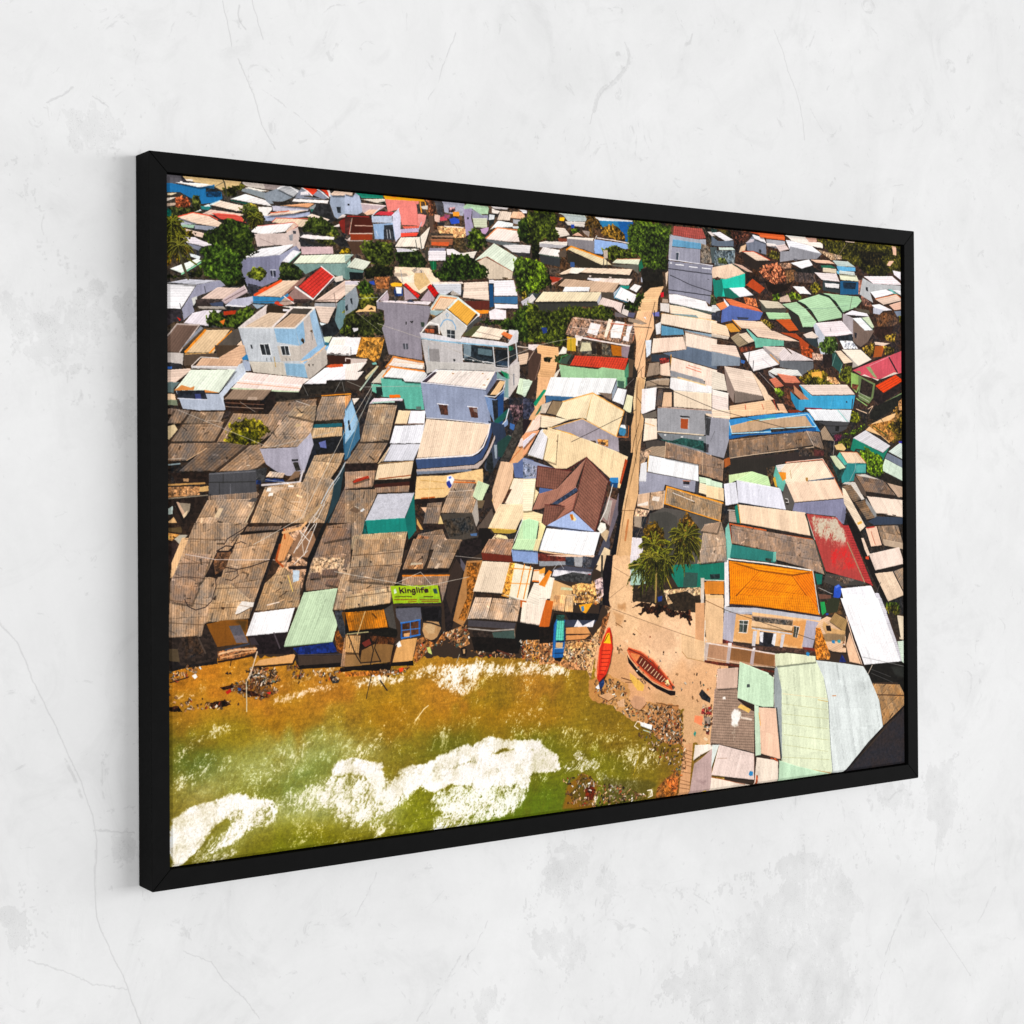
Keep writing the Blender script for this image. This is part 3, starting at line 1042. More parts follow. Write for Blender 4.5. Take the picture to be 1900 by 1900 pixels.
L b48c58 5.2 5,850 113,846
W c09c68 98,857 125,853 125,868 98,870
R a87c54 5,856 98,854 98,878 4,885
F 241c18 1,888 119,884 103,919 64,984 34,983 1,912
L 8a8070 3.2 4,887 122,879
W 8c8070 37,899 70,902 64,935 43,940 22,907
F c0a088 22,896 34,897 52,927 43,937
F d8c0a0 43,935 61,919 58,932 46,945
F d0a878 4,950 19,937 37,967 13,972
F a8c0b8 4,915 16,907 16,929 4,931
L 1c1614 7.7 22,896 52,956
L 1c1614 6.4 49,948 73,919
K 96806c 125,892 125,881 277,872 284,878 271,894
K ac9278 67,984 122,892 274,891 245,958 214,987
F d0b898 142,940 157,915 171,915 157,942
F 54504e 246,899 262,889 281,889 271,900
L c0ac90 3.9 239,960 277,897
L 3c2e26 5.2 249,960 290,872
R 503c30 205,982 249,960 258,972 220,988
K 7a6656 233,985 252,974 357,971 347,988
F 6c5c4c 458,973 497,968 481,994 451,993
@
R 322a26 569,496 1259,475 1254,1062 566,1042
C f0e4dc 569,519 573,505 644,497 630,512 610,527 634,523 610,550 569,551
W 3a302a 569,553 610,552 654,520 682,510 620,582 569,571
L b0c0b0 4.5 620,579 682,508
F c4b894 637,541 679,505 682,510 640,549
F 70b0a8 660,499 675,496 679,502 665,504
W e0c8b4 710,510 734,491 847,494 847,512 727,503 717,504
C f0e4dc 717,504 734,494 844,500 840,512 734,506
C d8d0c0 657,558 699,519 713,515 695,557
L d88840 3.2 720,505 844,518
W 5cb09c 692,542 765,543 776,552 833,553 846,633 779,631 772,602 699,597
C e8e8e8 699,539 727,509 847,518 858,529 836,552 776,550 769,542
L e08838 3.9 699,538 729,508 847,518
F 2c4038 765,549 771,543 776,550
W 68b8a0 659,560 692,561 695,592 699,597 661,581
F 1a2826 675,569 695,568 699,592 678,598
F e07020 721,591 758,589 762,598 723,600
C ecdce4 650,619 668,601 769,601 769,608 740,608
W 20282a 747,611 772,611 779,631 751,635
F 9cc8b4 661,613 740,608 740,613 661,617
F 5c7068 816,623 834,624 834,632 816,631
W 3c6c8c 568,626 589,602 616,674 619,720 567,784
W 8fb8d8 568,640 589,602 612,668 602,697 568,735
F 203040 577,669 582,666 588,695 581,698
K c08c5c 568,637 569,597 589,594 587,608
L e09838 2.6 569,593 589,591
C e8dcd0 592,604 619,602 599,622
L a0a098 1.6 664,575 612,674 574,775
L a0a098 1.3 661,590 568,735
L a0a098 1.3 576,554 623,570 833,562
K 9c866e 619,731 652,620 749,620 719,726
F c8b090 691,668 698,653 705,653 698,679
K 8e7862 567,794 615,735 719,732 680,787 677,791
L 4c4036 2.3 617,732 720,729
F 241c1a 567,795 677,791 676,810 567,816
W 241c1a 719,726 751,620 753,635 726,723 687,778 680,784
C e4cca8 740,677 754,636 797,637 782,678
C eceaf4 786,678 797,637 850,636 846,678
C e8e8f4 722,734 740,682 846,678 833,734
C ccccda 694,787 726,737 833,735 806,784
L 6a5040 2.9 740,677 843,675
C c8b090 680,793 719,746 722,743 694,787
L d8b890 1.9 719,746 697,787
C e0c8a8 668,841 683,796 806,787 795,837
L b09068 2.3 680,793 806,786
L 8c4828 2.9 683,838 795,828
F 1c1815 666,842 795,839 793,847 669,854
W 3c201a 666,854 793,846 791,858 669,863
K 98806c 567,867 567,817 673,813 666,848 662,862
P a83c28 592,846 601,839 647,828 650,836 597,850
K 8a7462 669,880 669,864 791,858 788,878
K 927d68 566,1042 567,870 669,868 676,883 634,958 624,1001 586,1023
F 6c5848 580,928 597,919 621,931 604,937
F e0e0e0 617,931 628,923 634,927 624,934
L c8c0b0 1.6 600,917 614,923
W 18100f 792,843 809,840 813,876 791,878
C 1a1512 795,843 806,784 817,784 816,837
F 221a18 802,896 909,895 909,912 859,915 830,938 809,914
F bcbccc 636,959 679,883 809,880 773,955
L d4d4e0 2.3 636,959 773,955
W 178478 636,959 775,954 783,994 644,998
W 147068 775,955 807,884 815,991 787,1019
F 10504c 624,998 634,958 644,998
R 3c2c22 809,914 844,914 844,991 815,1002
F c89c60 816,955 840,991 830,991 816,973
F d8b090 830,923 855,923 848,941
W 8492b8 833,551 1071,566 1082,593 1096,693 1066,669 853,657 843,612
C f0e4dc 854,550 894,513 1112,510 1074,566
F 3a3038 844,547 883,520 894,519 854,551
L dcd8e8 3.2 836,549 883,517 894,510
L dcd8e8 3.2 836,551 1074,567
W 6a7498 1074,567 1112,510 1118,535 1074,587
L 40444c 1.6 891,510 1105,511
L a07850 2.6 949,522 954,522
L a07850 2.6 1060,519 1065,519
L a07850 2.6 1078,537 1084,535
L a07850 2.6 1063,554 1071,554
L e4e4f0 3.2 893,614 932,617
F 4a3028 897,616 930,618 933,648 906,646
F 3c2c28 897,616 910,617 915,646 906,646
L e4e4f0 3.2 1005,620 1042,624
F 4a3028 1009,622 1040,624 1044,655 1018,653
F 8a7c78 1025,627 1040,627 1040,639 1029,636
C d8b488 1089,584 1127,540 1150,540 1120,583
L d8d8e0 3.2 1070,587 1108,590 1139,568 1150,537 1116,535
W 6c86b0 1070,589 1112,597 1146,564 1146,589 1104,602 1104,669 1081,627
W 24487c 1116,589 1142,577 1138,675 1111,675
F 20242c 1097,599 1119,599 1119,659 1104,660
W 1c5c54 1104,663 1157,625 1157,644 1138,662 1107,675
L d8dce8 3.9 1104,678 1126,681 1149,662 1161,625
W 7c94bc 1104,681 1126,684 1157,656 1157,674 1126,693 1104,693
W 283a5c 1081,663 1142,674 1149,705 1126,778 1072,815 1065,803 1103,711
W c4bcb8 1158,497 1204,477 1204,542 1161,592 1142,601 1146,540
L 5c6478 3.2 1181,518 1181,551
W 70a0a0 1116,510 1135,525 1162,533 1161,592 1142,589 1150,537 1116,532
F 1c8c5c 1128,507 1162,518 1164,533 1150,531
L c8d0d8 1.6 1116,492 1154,495
L c8d0d8 1.6 1116,507 1154,508
F 26405c 1113,480 1158,478 1158,494 1116,489
W b8b4b0 855,488 1105,489 1113,507 1109,510 891,510 869,520 854,526
L b0b4bc 1.9 1158,478 1161,595
C d4e4c8 1190,576 1204,529 1254,537 1227,587
R 302c34 1161,589 1258,593 1242,649 1218,674 1195,705 1164,711
T 4a4c54 1165,613 1242,612 1238,655 1180,668
F 3c68a8 1165,668 1184,674 1180,692 1164,686
F dcc8b8 1157,705 1180,711 1176,715 1157,711
F 3c3834 1203,649 1249,658 1195,723 1160,784 1126,784 1164,717
W 1c4c44 1115,730 1157,705 1172,711 1133,775 1118,772
C e8d0b8 817,777 853,660 1089,674 1081,699 1058,739 1043,757 1021,768
L f4ecec 4.5 817,780 1021,769 1043,759 1062,742 1081,705 1090,672
L e4e0e4 2.6 852,657 908,659 1089,672
W 3c5078 813,781 1024,772 1050,763 1073,736 1092,678 1096,699 1081,742 1058,778 1028,796 820,809
C b8a8a0 817,820 817,811 1028,798 1061,781 1088,742 1107,705 1107,720 1080,772 1043,809
W 6c7890 815,817 1017,811 1020,817 820,826
W 3c4860 1065,803 1107,724 1118,754 1118,784 1095,821 1072,815
F 1e2428 1077,772 1095,757 1103,815 1087,824 1072,809
W 8c9cac 1103,736 1115,736 1114,778 1107,778
F e0bc88 809,899 817,831 924,829 1061,809 1061,857 1020,875 950,874 917,895
L c09858 1.9 831,843 917,850
L c09858 1.9 823,870 917,868
L b05c28 3.9 834,897 881,894
L ecd0a0 1.6 867,832 859,897
F f0ecf4 928,832 943,829 955,841 950,859 939,868 924,853
F 2c3c98 924,850 935,844 946,862 935,868 926,859
F 5474d0 932,834 941,832 943,838 934,840
K a08a74 902,942 950,847 1031,848 1038,896 1023,944
L c86c30 3.9 954,849 1031,852
L 8c5c48 3.2 954,843 1031,846
L d0c0b0 1.6 935,878 1020,875
F 3c4048 1020,890 1039,845 1027,872
C c4d4b0 1021,893 1042,845 1085,859 1053,914
W 6c5c48 1038,905 1068,906 1057,930 1042,929
W 3a302c 1068,884 1102,885 1102,927 1064,930
K 8c7866 839,973 855,912 909,909 902,942 902,975
F d8bc84 893,975 902,948 913,975
F 2a201c 840,975 916,977 920,990 848,991
W 4a443e 905,944 1019,944 1034,1002 1041,1020 982,1024 934,1020 920,987
R 3c3834 909,963 1019,953 1026,1001 938,1017
W a09890 1019,944 1038,899 1045,966 1034,987
W 5c5048 1056,1008 1037,990 1094,930 1101,955 1067,1008
F 1c1816 982,1024 1071,1015 1101,955 1079,997 1094,1009 1063,1057 981,1054
F 4c6c98 1011,1007 1037,1005 1037,1014 1015,1013
K 8e7864 794,1049 822,1003 909,990 923,1020 982,1024 970,1054
R a07050 804,1038 822,1006 862,1012 836,1044
F dcc4b0 822,1038 854,1018 851,1027 829,1041
F 17120f 787,1019 822,1003 794,1049 772,1048
K ac9474 583,1043 593,1003 627,999 783,994 769,1048
W d8b078 1094,906 1129,787 1160,791 1178,843 1140,906 1109,946
C dcb898 1129,787 1095,876 1098,918 1109,946 1140,906 1175,840 1179,791
W 5c6c98 1175,791 1218,775 1256,784 1256,840 1182,837
W d8a478 1160,794 1257,636 1257,710 1233,763 1194,791
C e8dcdc 1226,704 1257,655 1257,692
C dcc8c0 1195,741 1206,717 1257,704 1233,741
L b86c40 2.3 1164,787 1257,701
C ecd8c0 1140,916 1178,840 1256,840 1255,939 1247,939
C e8d0ac 1079,991 1124,918 1251,920 1247,963 1204,969 1185,999
L f0c070 2.3 1079,991 1185,999
F 4c3428 1134,913 1159,873 1171,873 1143,916
F 7c4c40 1247,939 1255,920 1255,939
W b09444 1090,994 1189,999 1177,1011 1101,1006
K b09c80 1067,1057 1105,1009 1154,1029 1161,1060
F ecdca8 1105,1018 1116,1010 1147,1016 1158,1029
R 2c2824 1154,1011 1189,1005 1177,1051 1162,1047
C bcd8ac 1173,1060 1212,966 1255,970 1254,1062
L e4e8e0 3.2 1165,1060 1212,966
W 1a1614 1045,990 1079,991 1101,1015 1063,1057 1037,1056
@
R 3a302c 1216,527 2010,507 2004,1138 1212,1111
C d0e0cc 1216,536 1239,532 1253,541 1223,588 1216,585
W 3a2e28 1253,541 1275,525 1282,544 1247,591 1231,588
W dcac80 1275,525 1334,524 1302,581 1305,599 1274,655 1238,659 1266,600
F 109068 1254,609 1298,562 1308,565 1266,615
F 2c6c54 1262,646 1286,612 1295,615 1274,640
R 38364a 1216,585 1258,606 1262,625 1235,656 1215,656
W 241c20 1215,656 1250,659 1215,712
C f0f0f2 1300,581 1326,524 1596,520 1572,569 1413,585
W 38648c 1306,582 1421,584 1373,601 1333,596 1305,605
W 8c9cb0 1572,572 1598,524 1597,552 1576,591
W 90b890 1596,517 1635,516 1631,552 1602,546
W 3c6c54 1598,527 1627,529 1627,552 1602,549
F 7c6c60 1515,567 1577,570 1572,591
C f2f0f4 1576,593 1600,551 1637,556 1622,606
L b8b8c4 2.3 1637,556 1622,606
F 2a2420 1640,516 1682,515 1669,577 1639,567
C e0dcb8 1622,619 1639,571 1664,577 1655,635
L 888080 1.3 1618,558 1669,519
R c49864 1673,580 1707,579 1702,634 1664,631
C e8c89c 1678,515 1720,514 1694,637 1671,773 1636,895 1606,971 1584,1124 1572,1123 1585,1028 1606,958 1641,853 1654,760 1655,676 1668,634 1664,596
W d0a87c 1682,515 1716,514 1702,631 1710,650 1692,757 1683,895 1661,966 1651,1126 1572,1123 1598,996 1615,952 1632,895 1645,811 1655,741 1655,676 1673,612
L 3c2c20 1.9 1686,525 1681,579 1702,602 1693,650 1667,721 1659,760
L 2c241c 1.6 1719,650 1684,734 1667,805 1632,917 1614,997
L b08c64 2.6 1694,637 1671,766 1640,895
L 6c5038 1.6 1615,946 1670,947
L 6c5038 1.3 1614,997 1606,1041 1584,1121
L 806040 1.6 1576,1092 1639,1116
L b87c50 7.7 1631,1016 1640,978 1627,1042
F c8b8a8 1290,609 1329,599 1305,636 1282,637
W 8c7860 1305,636 1333,597 1373,598 1348,642
L 2c2420 2.6 1307,636 1333,596 1373,598
C f0dcb8 1346,644 1377,596 1496,569 1469,653 1449,650 1392,657
C ecd8b4 1469,656 1496,569 1626,625 1592,709 1518,678
L e0a860 3.9 1373,599 1496,569 1626,625 1592,709
L d8a468 1.6 1496,570 1469,644
C ecd8bc 1281,640 1344,648 1396,657 1324,680 1293,683 1281,680
L 8c6438 2.3 1283,641 1344,648
W 9c949c 1336,683 1453,652 1600,709 1604,757 1554,747 1468,722
L e0b070 3.2 1322,683 1453,652 1596,709
F e0a858 1344,686 1404,698 1468,722 1436,716 1356,698
F 3c3028 1485,721 1507,722 1507,730 1485,727
F 3c3028 1526,725 1548,727 1548,735 1526,732
R c08850 1513,716 1559,719 1558,741 1517,732
F 3c3028 1526,725 1548,727 1548,735 1526,732
C e8c8b8 1223,699 1270,646 1285,640 1281,680 1273,689
C e0a078 1215,708 1223,699 1281,689 1226,764 1214,773
C dcd4dc 1215,724 1254,699 1269,699 1214,748
C e0dce4 1234,764 1289,686 1316,692 1304,782
C ead0a8 1296,782 1313,680 1472,719 1642,770 1599,875 1562,840 1468,773 1387,811 1343,810
C ead0a8 1234,770 1297,686 1352,698 1343,795 1292,782
C e0dce4 1234,767 1285,689 1312,711 1292,782
F 5a4030 1346,722 1352,723 1350,728
F 5a4030 1292,779 1298,781 1294,785
P b8502c 1603,862 1629,779 1641,786 1616,866
C e8c890 1590,872 1603,856 1616,866 1607,875
W 8490b8 1214,776 1343,810 1387,817 1272,835 1264,841 1214,841
R 78809c 1214,788 1268,804 1264,835 1214,838
C ecd4a8 1214,841 1264,841 1264,875 1276,884 1244,940 1291,953 1283,990 1213,988
C ece0c4 1214,844 1264,844 1248,940 1213,942
P 80584c 1264,867 1272,802 1407,818 1343,876
W 4c6498 1278,869 1335,876 1276,891
C a07464 1250,938 1276,888 1347,873 1468,776 1423,867 1326,919 1283,937
P 8c6254 1557,852 1468,776 1410,942 1501,1012
C a07060 1326,919 1423,867 1435,880 1350,923
F 2c3c5c 1324,921 1423,870 1435,880 1352,921
C a07060 1350,923 1435,883 1410,945 1318,987 1378,929
P 80584c 1286,988 1299,922 1378,929 1318,987
L 5c2c28 3.2 1264,867 1272,802 1407,818
L 5c2c28 3.2 1387,817 1468,775 1562,852 1501,1013 1408,944
L 6c3c34 2.6 1468,776 1410,942 1318,987
L 5c2c28 2.3 1299,922 1378,929
W a0b4e0 1302,990 1410,944 1498,1010 1433,1012
L 3c4058 4.5 1306,990 1434,1006 1498,1013
F e8d8a8 1398,955 1410,953 1426,971 1418,977 1402,970
F b86c24 1398,955 1410,954 1414,971 1406,974
F 3080c0 1562,849 1566,840 1599,840 1599,856 1582,862
F 184878 1566,856 1599,856 1595,875 1570,872
R 483830 1549,862 1599,875 1590,907 1553,906
W 8c7470 1528,973 1557,900 1594,913 1564,996
F a8a098 1532,963 1557,910 1573,913 1552,980
L e8e4dc 2.9 1576,862 1548,941 1523,979
L c8b8b0 1.9 1573,913 1556,989
W 6c6070 1564,996 1599,891 1611,885 1598,958 1560,1040 1548,1034
F 14100f 1603,882 1650,760 1663,760 1641,847 1611,958 1598,977 1598,933
F 1c1816 1604,722 1650,721 1650,766 1642,773 1604,760
W 5c5048 1617,709 1635,625 1643,644 1634,715
F 1c1816 1639,628 1668,634 1651,676 1634,667
F 3880a8 1602,693 1607,677 1630,677 1634,693 1625,706 1607,702
F f0f0f0 1607,677 1613,669 1630,670 1634,683
L c07038 2.9 1596,709 1642,709 1645,673
F 0c0c14 1555,1123 1598,977 1606,952 1615,952 1580,1124
F 4c4c60 1535,1040 1560,1027 1564,1059 1514,1121 1502,1105
F f0ece0 1511,1004 1523,982 1544,986 1548,1002 1531,1024
F c0a888 1523,1020 1548,1005 1560,1012 1547,1046
W e0c8a4 1506,1118 1539,1062 1564,1072 1555,1123
C f4f4f8 1270,1064 1306,996 1433,1009 1523,1014 1494,1092
L ecc8a0 4.5 1268,1064 1329,1075 1494,1094
C b8dcb0 1212,1056 1213,970 1236,964 1275,974 1259,1057 1247,1072
C e8d8a0 1262,1063 1279,974 1302,990 1270,1070
W 8ca4c4 1212,1071 1247,1072 1274,1076 1270,1107 1212,1102
W 5c2c24 1272,1073 1381,1082 1380,1107 1297,1105
F 2c3c48 1381,1086 1417,1093 1412,1118 1380,1111
F 8c9098 1417,1093 1449,1094 1449,1119 1416,1118
W 3a3c54 1449,1097 1490,1098 1485,1120 1449,1119
C f4ecec 1698,631 1703,553 1767,545 1758,617 1706,634
W 6c645c 1706,636 1762,622 1766,643 1710,650
C f0dcc8 1706,723 1715,648 1766,648 1766,714
L d0a878 2.6 1715,663 1757,672
W 4a4440 1718,724 1766,718 1804,727 1804,740 1718,744
C a08c78 1720,546 1720,527 1824,518 1819,538 1767,539
K 5c5048 1762,607 1776,552 1793,551 1788,607
C dcb898 1788,610 1797,561 1832,560 1832,608
L 3c3028 4.5 1767,539 1832,541
L 3c3028 4.5 1836,606 1839,554 1797,558
C f4f0f0 1823,547 1828,511 2010,537 2010,560 1841,554
C ecd8c0 1840,608 1841,554 2010,560 2009,616
F 9a9490 1876,510 1978,521 1983,534 1898,519
L e8c898 4.5 1859,510 1983,534
W 94949c 1769,614 1840,609 2009,620 2008,700 1972,700 1768,690
L c0a090 2.6 1771,610 2009,618
F 2c2c30 1866,637 1910,638 1910,643 1871,642
F a0502c 1871,646 1904,648 1901,681 1870,679
L c8c0bc 1.9 1871,645 1906,646 1903,681
L d8c8b0 3.9 1768,690 1972,700
W 788088 1768,695 1972,703 2008,703 2008,763 1972,759 1804,724
F d0d0d0 1798,698 1807,698 1805,704 1798,704
F d0d0d0 1870,705 1881,704 1880,710 1870,710
F d0d0d0 1952,707 1963,707 1962,713 1952,713
F 185048 1770,714 1831,720 1874,710 1972,720 1972,753 1874,733 1809,724
W 444444 1977,630 2009,630 2008,700 1981,700
F e0c8b0 1982,627 2009,630 2009,640 1982,633
F 182428 1972,726 1994,730 1990,759 1972,756
K 907864 1800,776 1804,724 2008,766 2007,842 1949,832 1949,799
C a08c78 1697,757 1744,740 1804,737 1800,776 1726,766
R 9c8470 1692,753 1744,750 1726,773 1692,812
L d8b898 2.3 1804,724 1804,776
L d8b898 1.9 1967,759 1966,829
C f4f4f8 1720,821 1731,768 1947,799 1948,855
L e0a858 3.9 1722,821 1729,770
C eceaf0 1687,853 1696,795 1722,789 1719,854
W 9090a8 1720,823 1935,854 1930,891 1873,881 1799,864 1794,883 1742,889 1687,895 1687,853 1717,854
F 40404c 1935,855 1948,857 1946,893 1930,891
F 28242c 1880,853 1908,855 1906,865 1880,863
L d8d8e0 1.9 1880,871 1904,873
L c87850 2.3 1878,852 1911,853
C c8dcc0 1949,839 2007,846 2007,866 1953,859
C ecd8b8 1953,859 2007,869 2006,906 1948,892
C ccac90 1678,934 1683,895 1734,889 1729,944
K b89c80 1729,948 1738,889 1799,884 1789,945
F e8dcd0 1682,927 1725,918 1725,931 1682,932
F e8dcd0 1747,902 1777,904 1772,919 1742,915
L f0e0d0 2.6 1799,884 1789,949
R c8a488 1674,940 1733,948 1716,967 1665,966
K 9c8468 1798,926 1807,874 2006,919 2005,975 1890,950
L e09838 5.8 1798,926 1807,871 2006,919
L e09838 2.9 1798,926 1890,950 2005,975
L f0e8e0 1.9 1833,892 1930,921
F c05030 1807,897 1818,897 1818,903 1809,903
W 585450 1789,939 1890,953 2005,979 2005,1005 1937,1136 1827,1132 1720,999 1733,961
W 4a4844 1733,957 1807,952 1850,969 1849,1133 1719,1128
W 9c8c7c 1665,966 1703,966 1699,1005 1665,998
F 20242c 1699,966 1720,967 1711,1005 1695,999
C e8e0e4 1647,1116 1656,1033 1698,1037 1706,1115
K a08874 1937,1136 1974,998 2005,999 2004,1138
L 6c6458 1.9 1716,960 1673,1037
M 6a7420 96.7 1754,1058
M 7a7c28 103.2 1889,1039
M 5a6c20 83.8 1745,1116
M 8a7c30 77.4 1880,1055
L 4a4438 3.9 1857,1133 1889,1055
@
R 302a26 1985,615 2965,600 2956,1347 1978,1299
C ead4bc 2009,615 2093,614 2093,646 2014,640
C e0bc98 2093,641 2098,614 2296,611 2363,617 2255,628
F 803820 2363,610 2416,609 2442,616 2379,621
W 9090a0 1984,641 2090,645 2087,719 2064,777 1983,763
W 3c3c40 1984,642 2006,644 1998,702 1984,700
F 403c40 1984,731 1996,731 1993,759 1983,759
L 5c5c64 1.4 2023,687 2003,720
W 3088c8 2090,647 2255,628 2464,617 2527,683 2495,683 2495,668 2285,677 2285,689 2102,696 2087,712
C b89c80 2097,692 2095,668 2193,649 2306,640 2453,629 2487,666 2285,674 2223,685
L b0dcf0 3.5 2090,657 2102,694 2285,687
L b0dcf0 3.1 2234,648 2464,623 2506,666 2285,676
L 60b890 2.8 2183,651 2306,638
L d89040 2.5 2173,655 2229,645
W 185898 2087,701 2285,689 2506,670 2506,683 2182,700 2087,714
W 3090c8 2255,630 2311,625 2306,636 2254,639
C e0e4ec 2501,645 2464,608 2687,605 2675,649
L 70c0b8 2.8 2615,606 2664,647
W 48484c 2512,649 2675,649 2658,674 2587,698 2549,660
F 1c1c1c 2603,663 2623,663 2620,682 2603,682
K 84705e 2089,777 2090,716 2458,683 2495,732
K 8c7866 2494,736 2458,682 2522,687 2545,747
L d8c8b8 1.8 2458,682 2494,734
L c8b098 3.1 2091,777 2222,763 2494,738
C a08c78 2527,683 2549,664 2597,717 2538,713
T 3c5c1c 2619,728 2630,709 2680,708 2679,747 2646,743
F d8b880 2597,732 2636,724 2657,743 2646,751 2608,747
T 48681c 2675,643 2692,608 2736,631 2714,654
T 3c6c1c 2636,697 2770,654 2804,634 2702,693
R 5a2838 2598,694 2636,693 2625,716 2597,717
L c0b8b0 1.8 2597,717 2591,766
W e0b888 2758,677 2792,653 2872,625 2918,613 2883,723 2837,696
R 9a7040 2770,658 2884,641 2965,600 2964,699 2883,719
T 445020 2860,664 2918,640 2965,604 2964,703 2894,723 2918,687
L 3c5020 3.5 2798,661 2871,696
L 1c1a18 1.8 2517,664 2658,663 2827,626
L 1c1a18 1.8 2587,690 2714,681 2804,638
L 1c1c1c 2.1 2827,626 2849,645
C ccc8d0 2691,706 2758,677 2888,733 2848,758
W 188068 2679,747 2694,706 2848,760 2882,738 2848,785 2741,747 2707,743 2696,754
F 1c4c40 2707,747 2735,749 2724,758
T 3c6c1c 2724,758 2758,739 2802,758 2848,777 2859,820 2847,851 2790,843 2757,820
C c4d8cc 2877,754 2940,721 2963,730 2963,785
W 6c7890 2871,758 2963,789 2962,817 2859,777
C ccdccc 2847,805 2859,779 2962,817 2962,864 2847,824
F 201c18 2847,832 2962,868 2962,888 2824,851
F 3028a0 2932,715 2952,715 2958,722 2934,723
W 342c2a 2096,779 2543,747 2542,774 2494,777 2309,796 2263,818 2181,821 2086,832 2096,796
W 302c28 2096,781 2305,774 2304,818 2263,833 2086,828
R 443830 2415,740 2543,747 2537,770 2420,770
F 4a2a28 2494,747 2543,751 2543,770 2494,770
R 504030 2263,811 2304,803 2293,870 2273,862
W a05c30 2064,781 2091,774 2094,799 2066,810
K 786452 1982,839 1983,763 2064,785 2058,857
C cce0c8 1982,867 1982,846 2056,861 2056,879
C ecd0a8 1982,907 1982,867 2061,879 2063,923
K a08468 1981,975 1982,909 2055,930 2047,989
L e0a040 2.8 1982,909 2055,926
L e0a040 2.1 1981,972 2047,989
W 54504c 1981,975 2045,989 2030,998 1981,997
K a08c78 1980,1130 1981,997 2050,991 2069,1042 2073,1122
K a48e78 1980,1130 1981,1037 2049,1038 2068,1129
T 6c7c28 1980,1058 2000,1062 2005,1073 1980,1072
L 2c2420 2.8 2005,1037 2069,1039
C c8dca8 2086,865 2086,834 2194,822 2189,843 2116,854
C bcd8a4 2116,852 2194,822 2270,840 2283,874 2181,862
C e0e0f0 2070,937 2063,864 2118,858 2130,931
C dcdcf0 2130,929 2121,854 2329,882 2355,956
L f0f0f4 2.8 2121,852 2329,882
L 20242c 4.2 2130,929 2231,943 2355,960
W 60b0a0 2296,837 2307,803 2361,856 2340,893 2309,870
F c8a040 2293,848 2304,840 2314,878 2303,874
C e8e4e0 2307,802 2362,796 2356,822 2320,826
C ead4bc 2330,818 2356,796 2537,785 2590,848 2461,860 2356,863
L b85830 4.9 2356,792 2537,781 2596,846
L f0e8e0 2.1 2359,792 2537,779 2650,919
F d88c30 2320,826 2356,826 2356,848 2340,856
L 8c7040 1.8 2377,819 2382,848
L 4c6484 4.2 2461,858 2596,846
F a88048 2451,845 2464,845 2464,862 2453,856
C e8ccb4 2397,931 2356,863 2596,852 2644,919
L c87850 3.1 2596,850 2647,919
W 5c5854 2353,863 2397,931 2386,957 2355,956 2337,904
F 2c2824 2350,915 2368,919 2368,938 2355,938
L e0dcd8 2.5 2352,917 2365,919 2368,930 2355,930
W 7c7ca4 2397,933 2644,921 2655,946 2643,1011 2621,1006 2600,983 2449,969 2386,959
W 6c6c90 2639,949 2655,969 2643,1011 2627,995
W 4cb0a0 2610,770 2624,755 2662,797 2651,804
C e4c8ac 2662,795 2627,756 2713,756 2760,795
L b06840 2.5 2624,755 2713,756 2760,795
W 2c8484 2662,795 2760,797 2757,832 2701,831 2695,858 2634,865 2629,835 2651,816
W 4c9c98 2701,804 2757,801 2757,828 2706,827
C d4dcb8 2615,819 2575,770 2602,768 2654,812
L 6c7078 2.8 2602,768 2657,810
F 18403c 2580,789 2624,819 2651,816 2629,850 2618,861
L a0a0a0 1.8 2707,781 2701,820 2673,858
C d0c8c0 2634,869 2651,862 2700,862 2750,924 2733,928 2678,873
K 7c6854 2634,877 2678,871 2733,924 2694,935
K 786450 2700,935 2750,928 2805,991 2760,998
F c8c0b8 2701,835 2756,835 2847,859 2824,859 2734,843
K 7c6858 2756,897 2706,839 2847,857 2915,914
W 5c5048 2701,839 2756,897 2761,917 2733,905 2695,854
C b49c88 2926,919 2869,867 2962,884 2961,919
F 241c18 2756,899 2915,914 2909,922 2761,909
C e8d4c4 2806,975 2761,913 2961,931 2960,994
L 3c2c28 2.8 2772,913 2789,915
L 3c2c28 2.8 2829,917 2846,920
L 3c2c28 2.8 2886,924 2903,925
L 2c2420 2.8 2823,977 2868,980
L 2c2420 2.8 2897,983 2914,985
W 8c8c8c 2756,920 2811,975 2811,995 2800,987 2755,936
W 30405c 2766,1005 2811,987 2960,994 2960,1017 2799,1018
C e8d4bc 2634,881 2650,888 2754,1021 2726,1039 2677,977 2644,938
F d8a850 2710,1008 2732,1001 2738,1009 2715,1016
F 14100f 2649,973 2677,988 2726,1043 2798,1146 2876,1284 2853,1303 2731,1120 2660,1007
C e4c0a8 2782,1095 2754,1028 2811,1022 2838,1092
L b03830 4.9 2760,1027 2799,1024
L 9c3c28 2.1 2782,1041 2804,1088
F e0c8b4 2731,1063 2743,1063 2776,1122 2764,1129 2748,1105
K 8c7a68 2844,1089 2816,1022 2925,1022 2959,1108
C b09c88 2850,1093 2844,1069 2959,1088 2959,1111
L 2c241c 2.1 2908,1024 2925,1052 2959,1060
C e4d0c4 2803,1181 2770,1121 2930,1101 2958,1162
C dcc4ac 2870,1296 2800,1192 2894,1188 2957,1276
K a08870 2951,1260 2900,1188 2958,1174 2957,1268
F 1c1816 2809,1181 2958,1166 2958,1174 2900,1184 2803,1192
L 5c5450 2.8 2808,1262 2831,1224
T 345a1c 2853,1299 2928,1299 2933,1346 2875,1343
L 3c3c40 2.8 2933,1295 2956,1331
F c85030 2753,1129 2770,1129 2770,1141 2753,1138
C ecd0b4 2139,997 2130,934 2449,967 2475,1049
L e8a040 2.8 2127,934 2139,997
W 188070 2112,941 2125,934 2137,997 2119,996
C a8988c 2085,955 2112,958 2122,996 2084,992
L e0d8d0 2.5 2080,952 2112,954
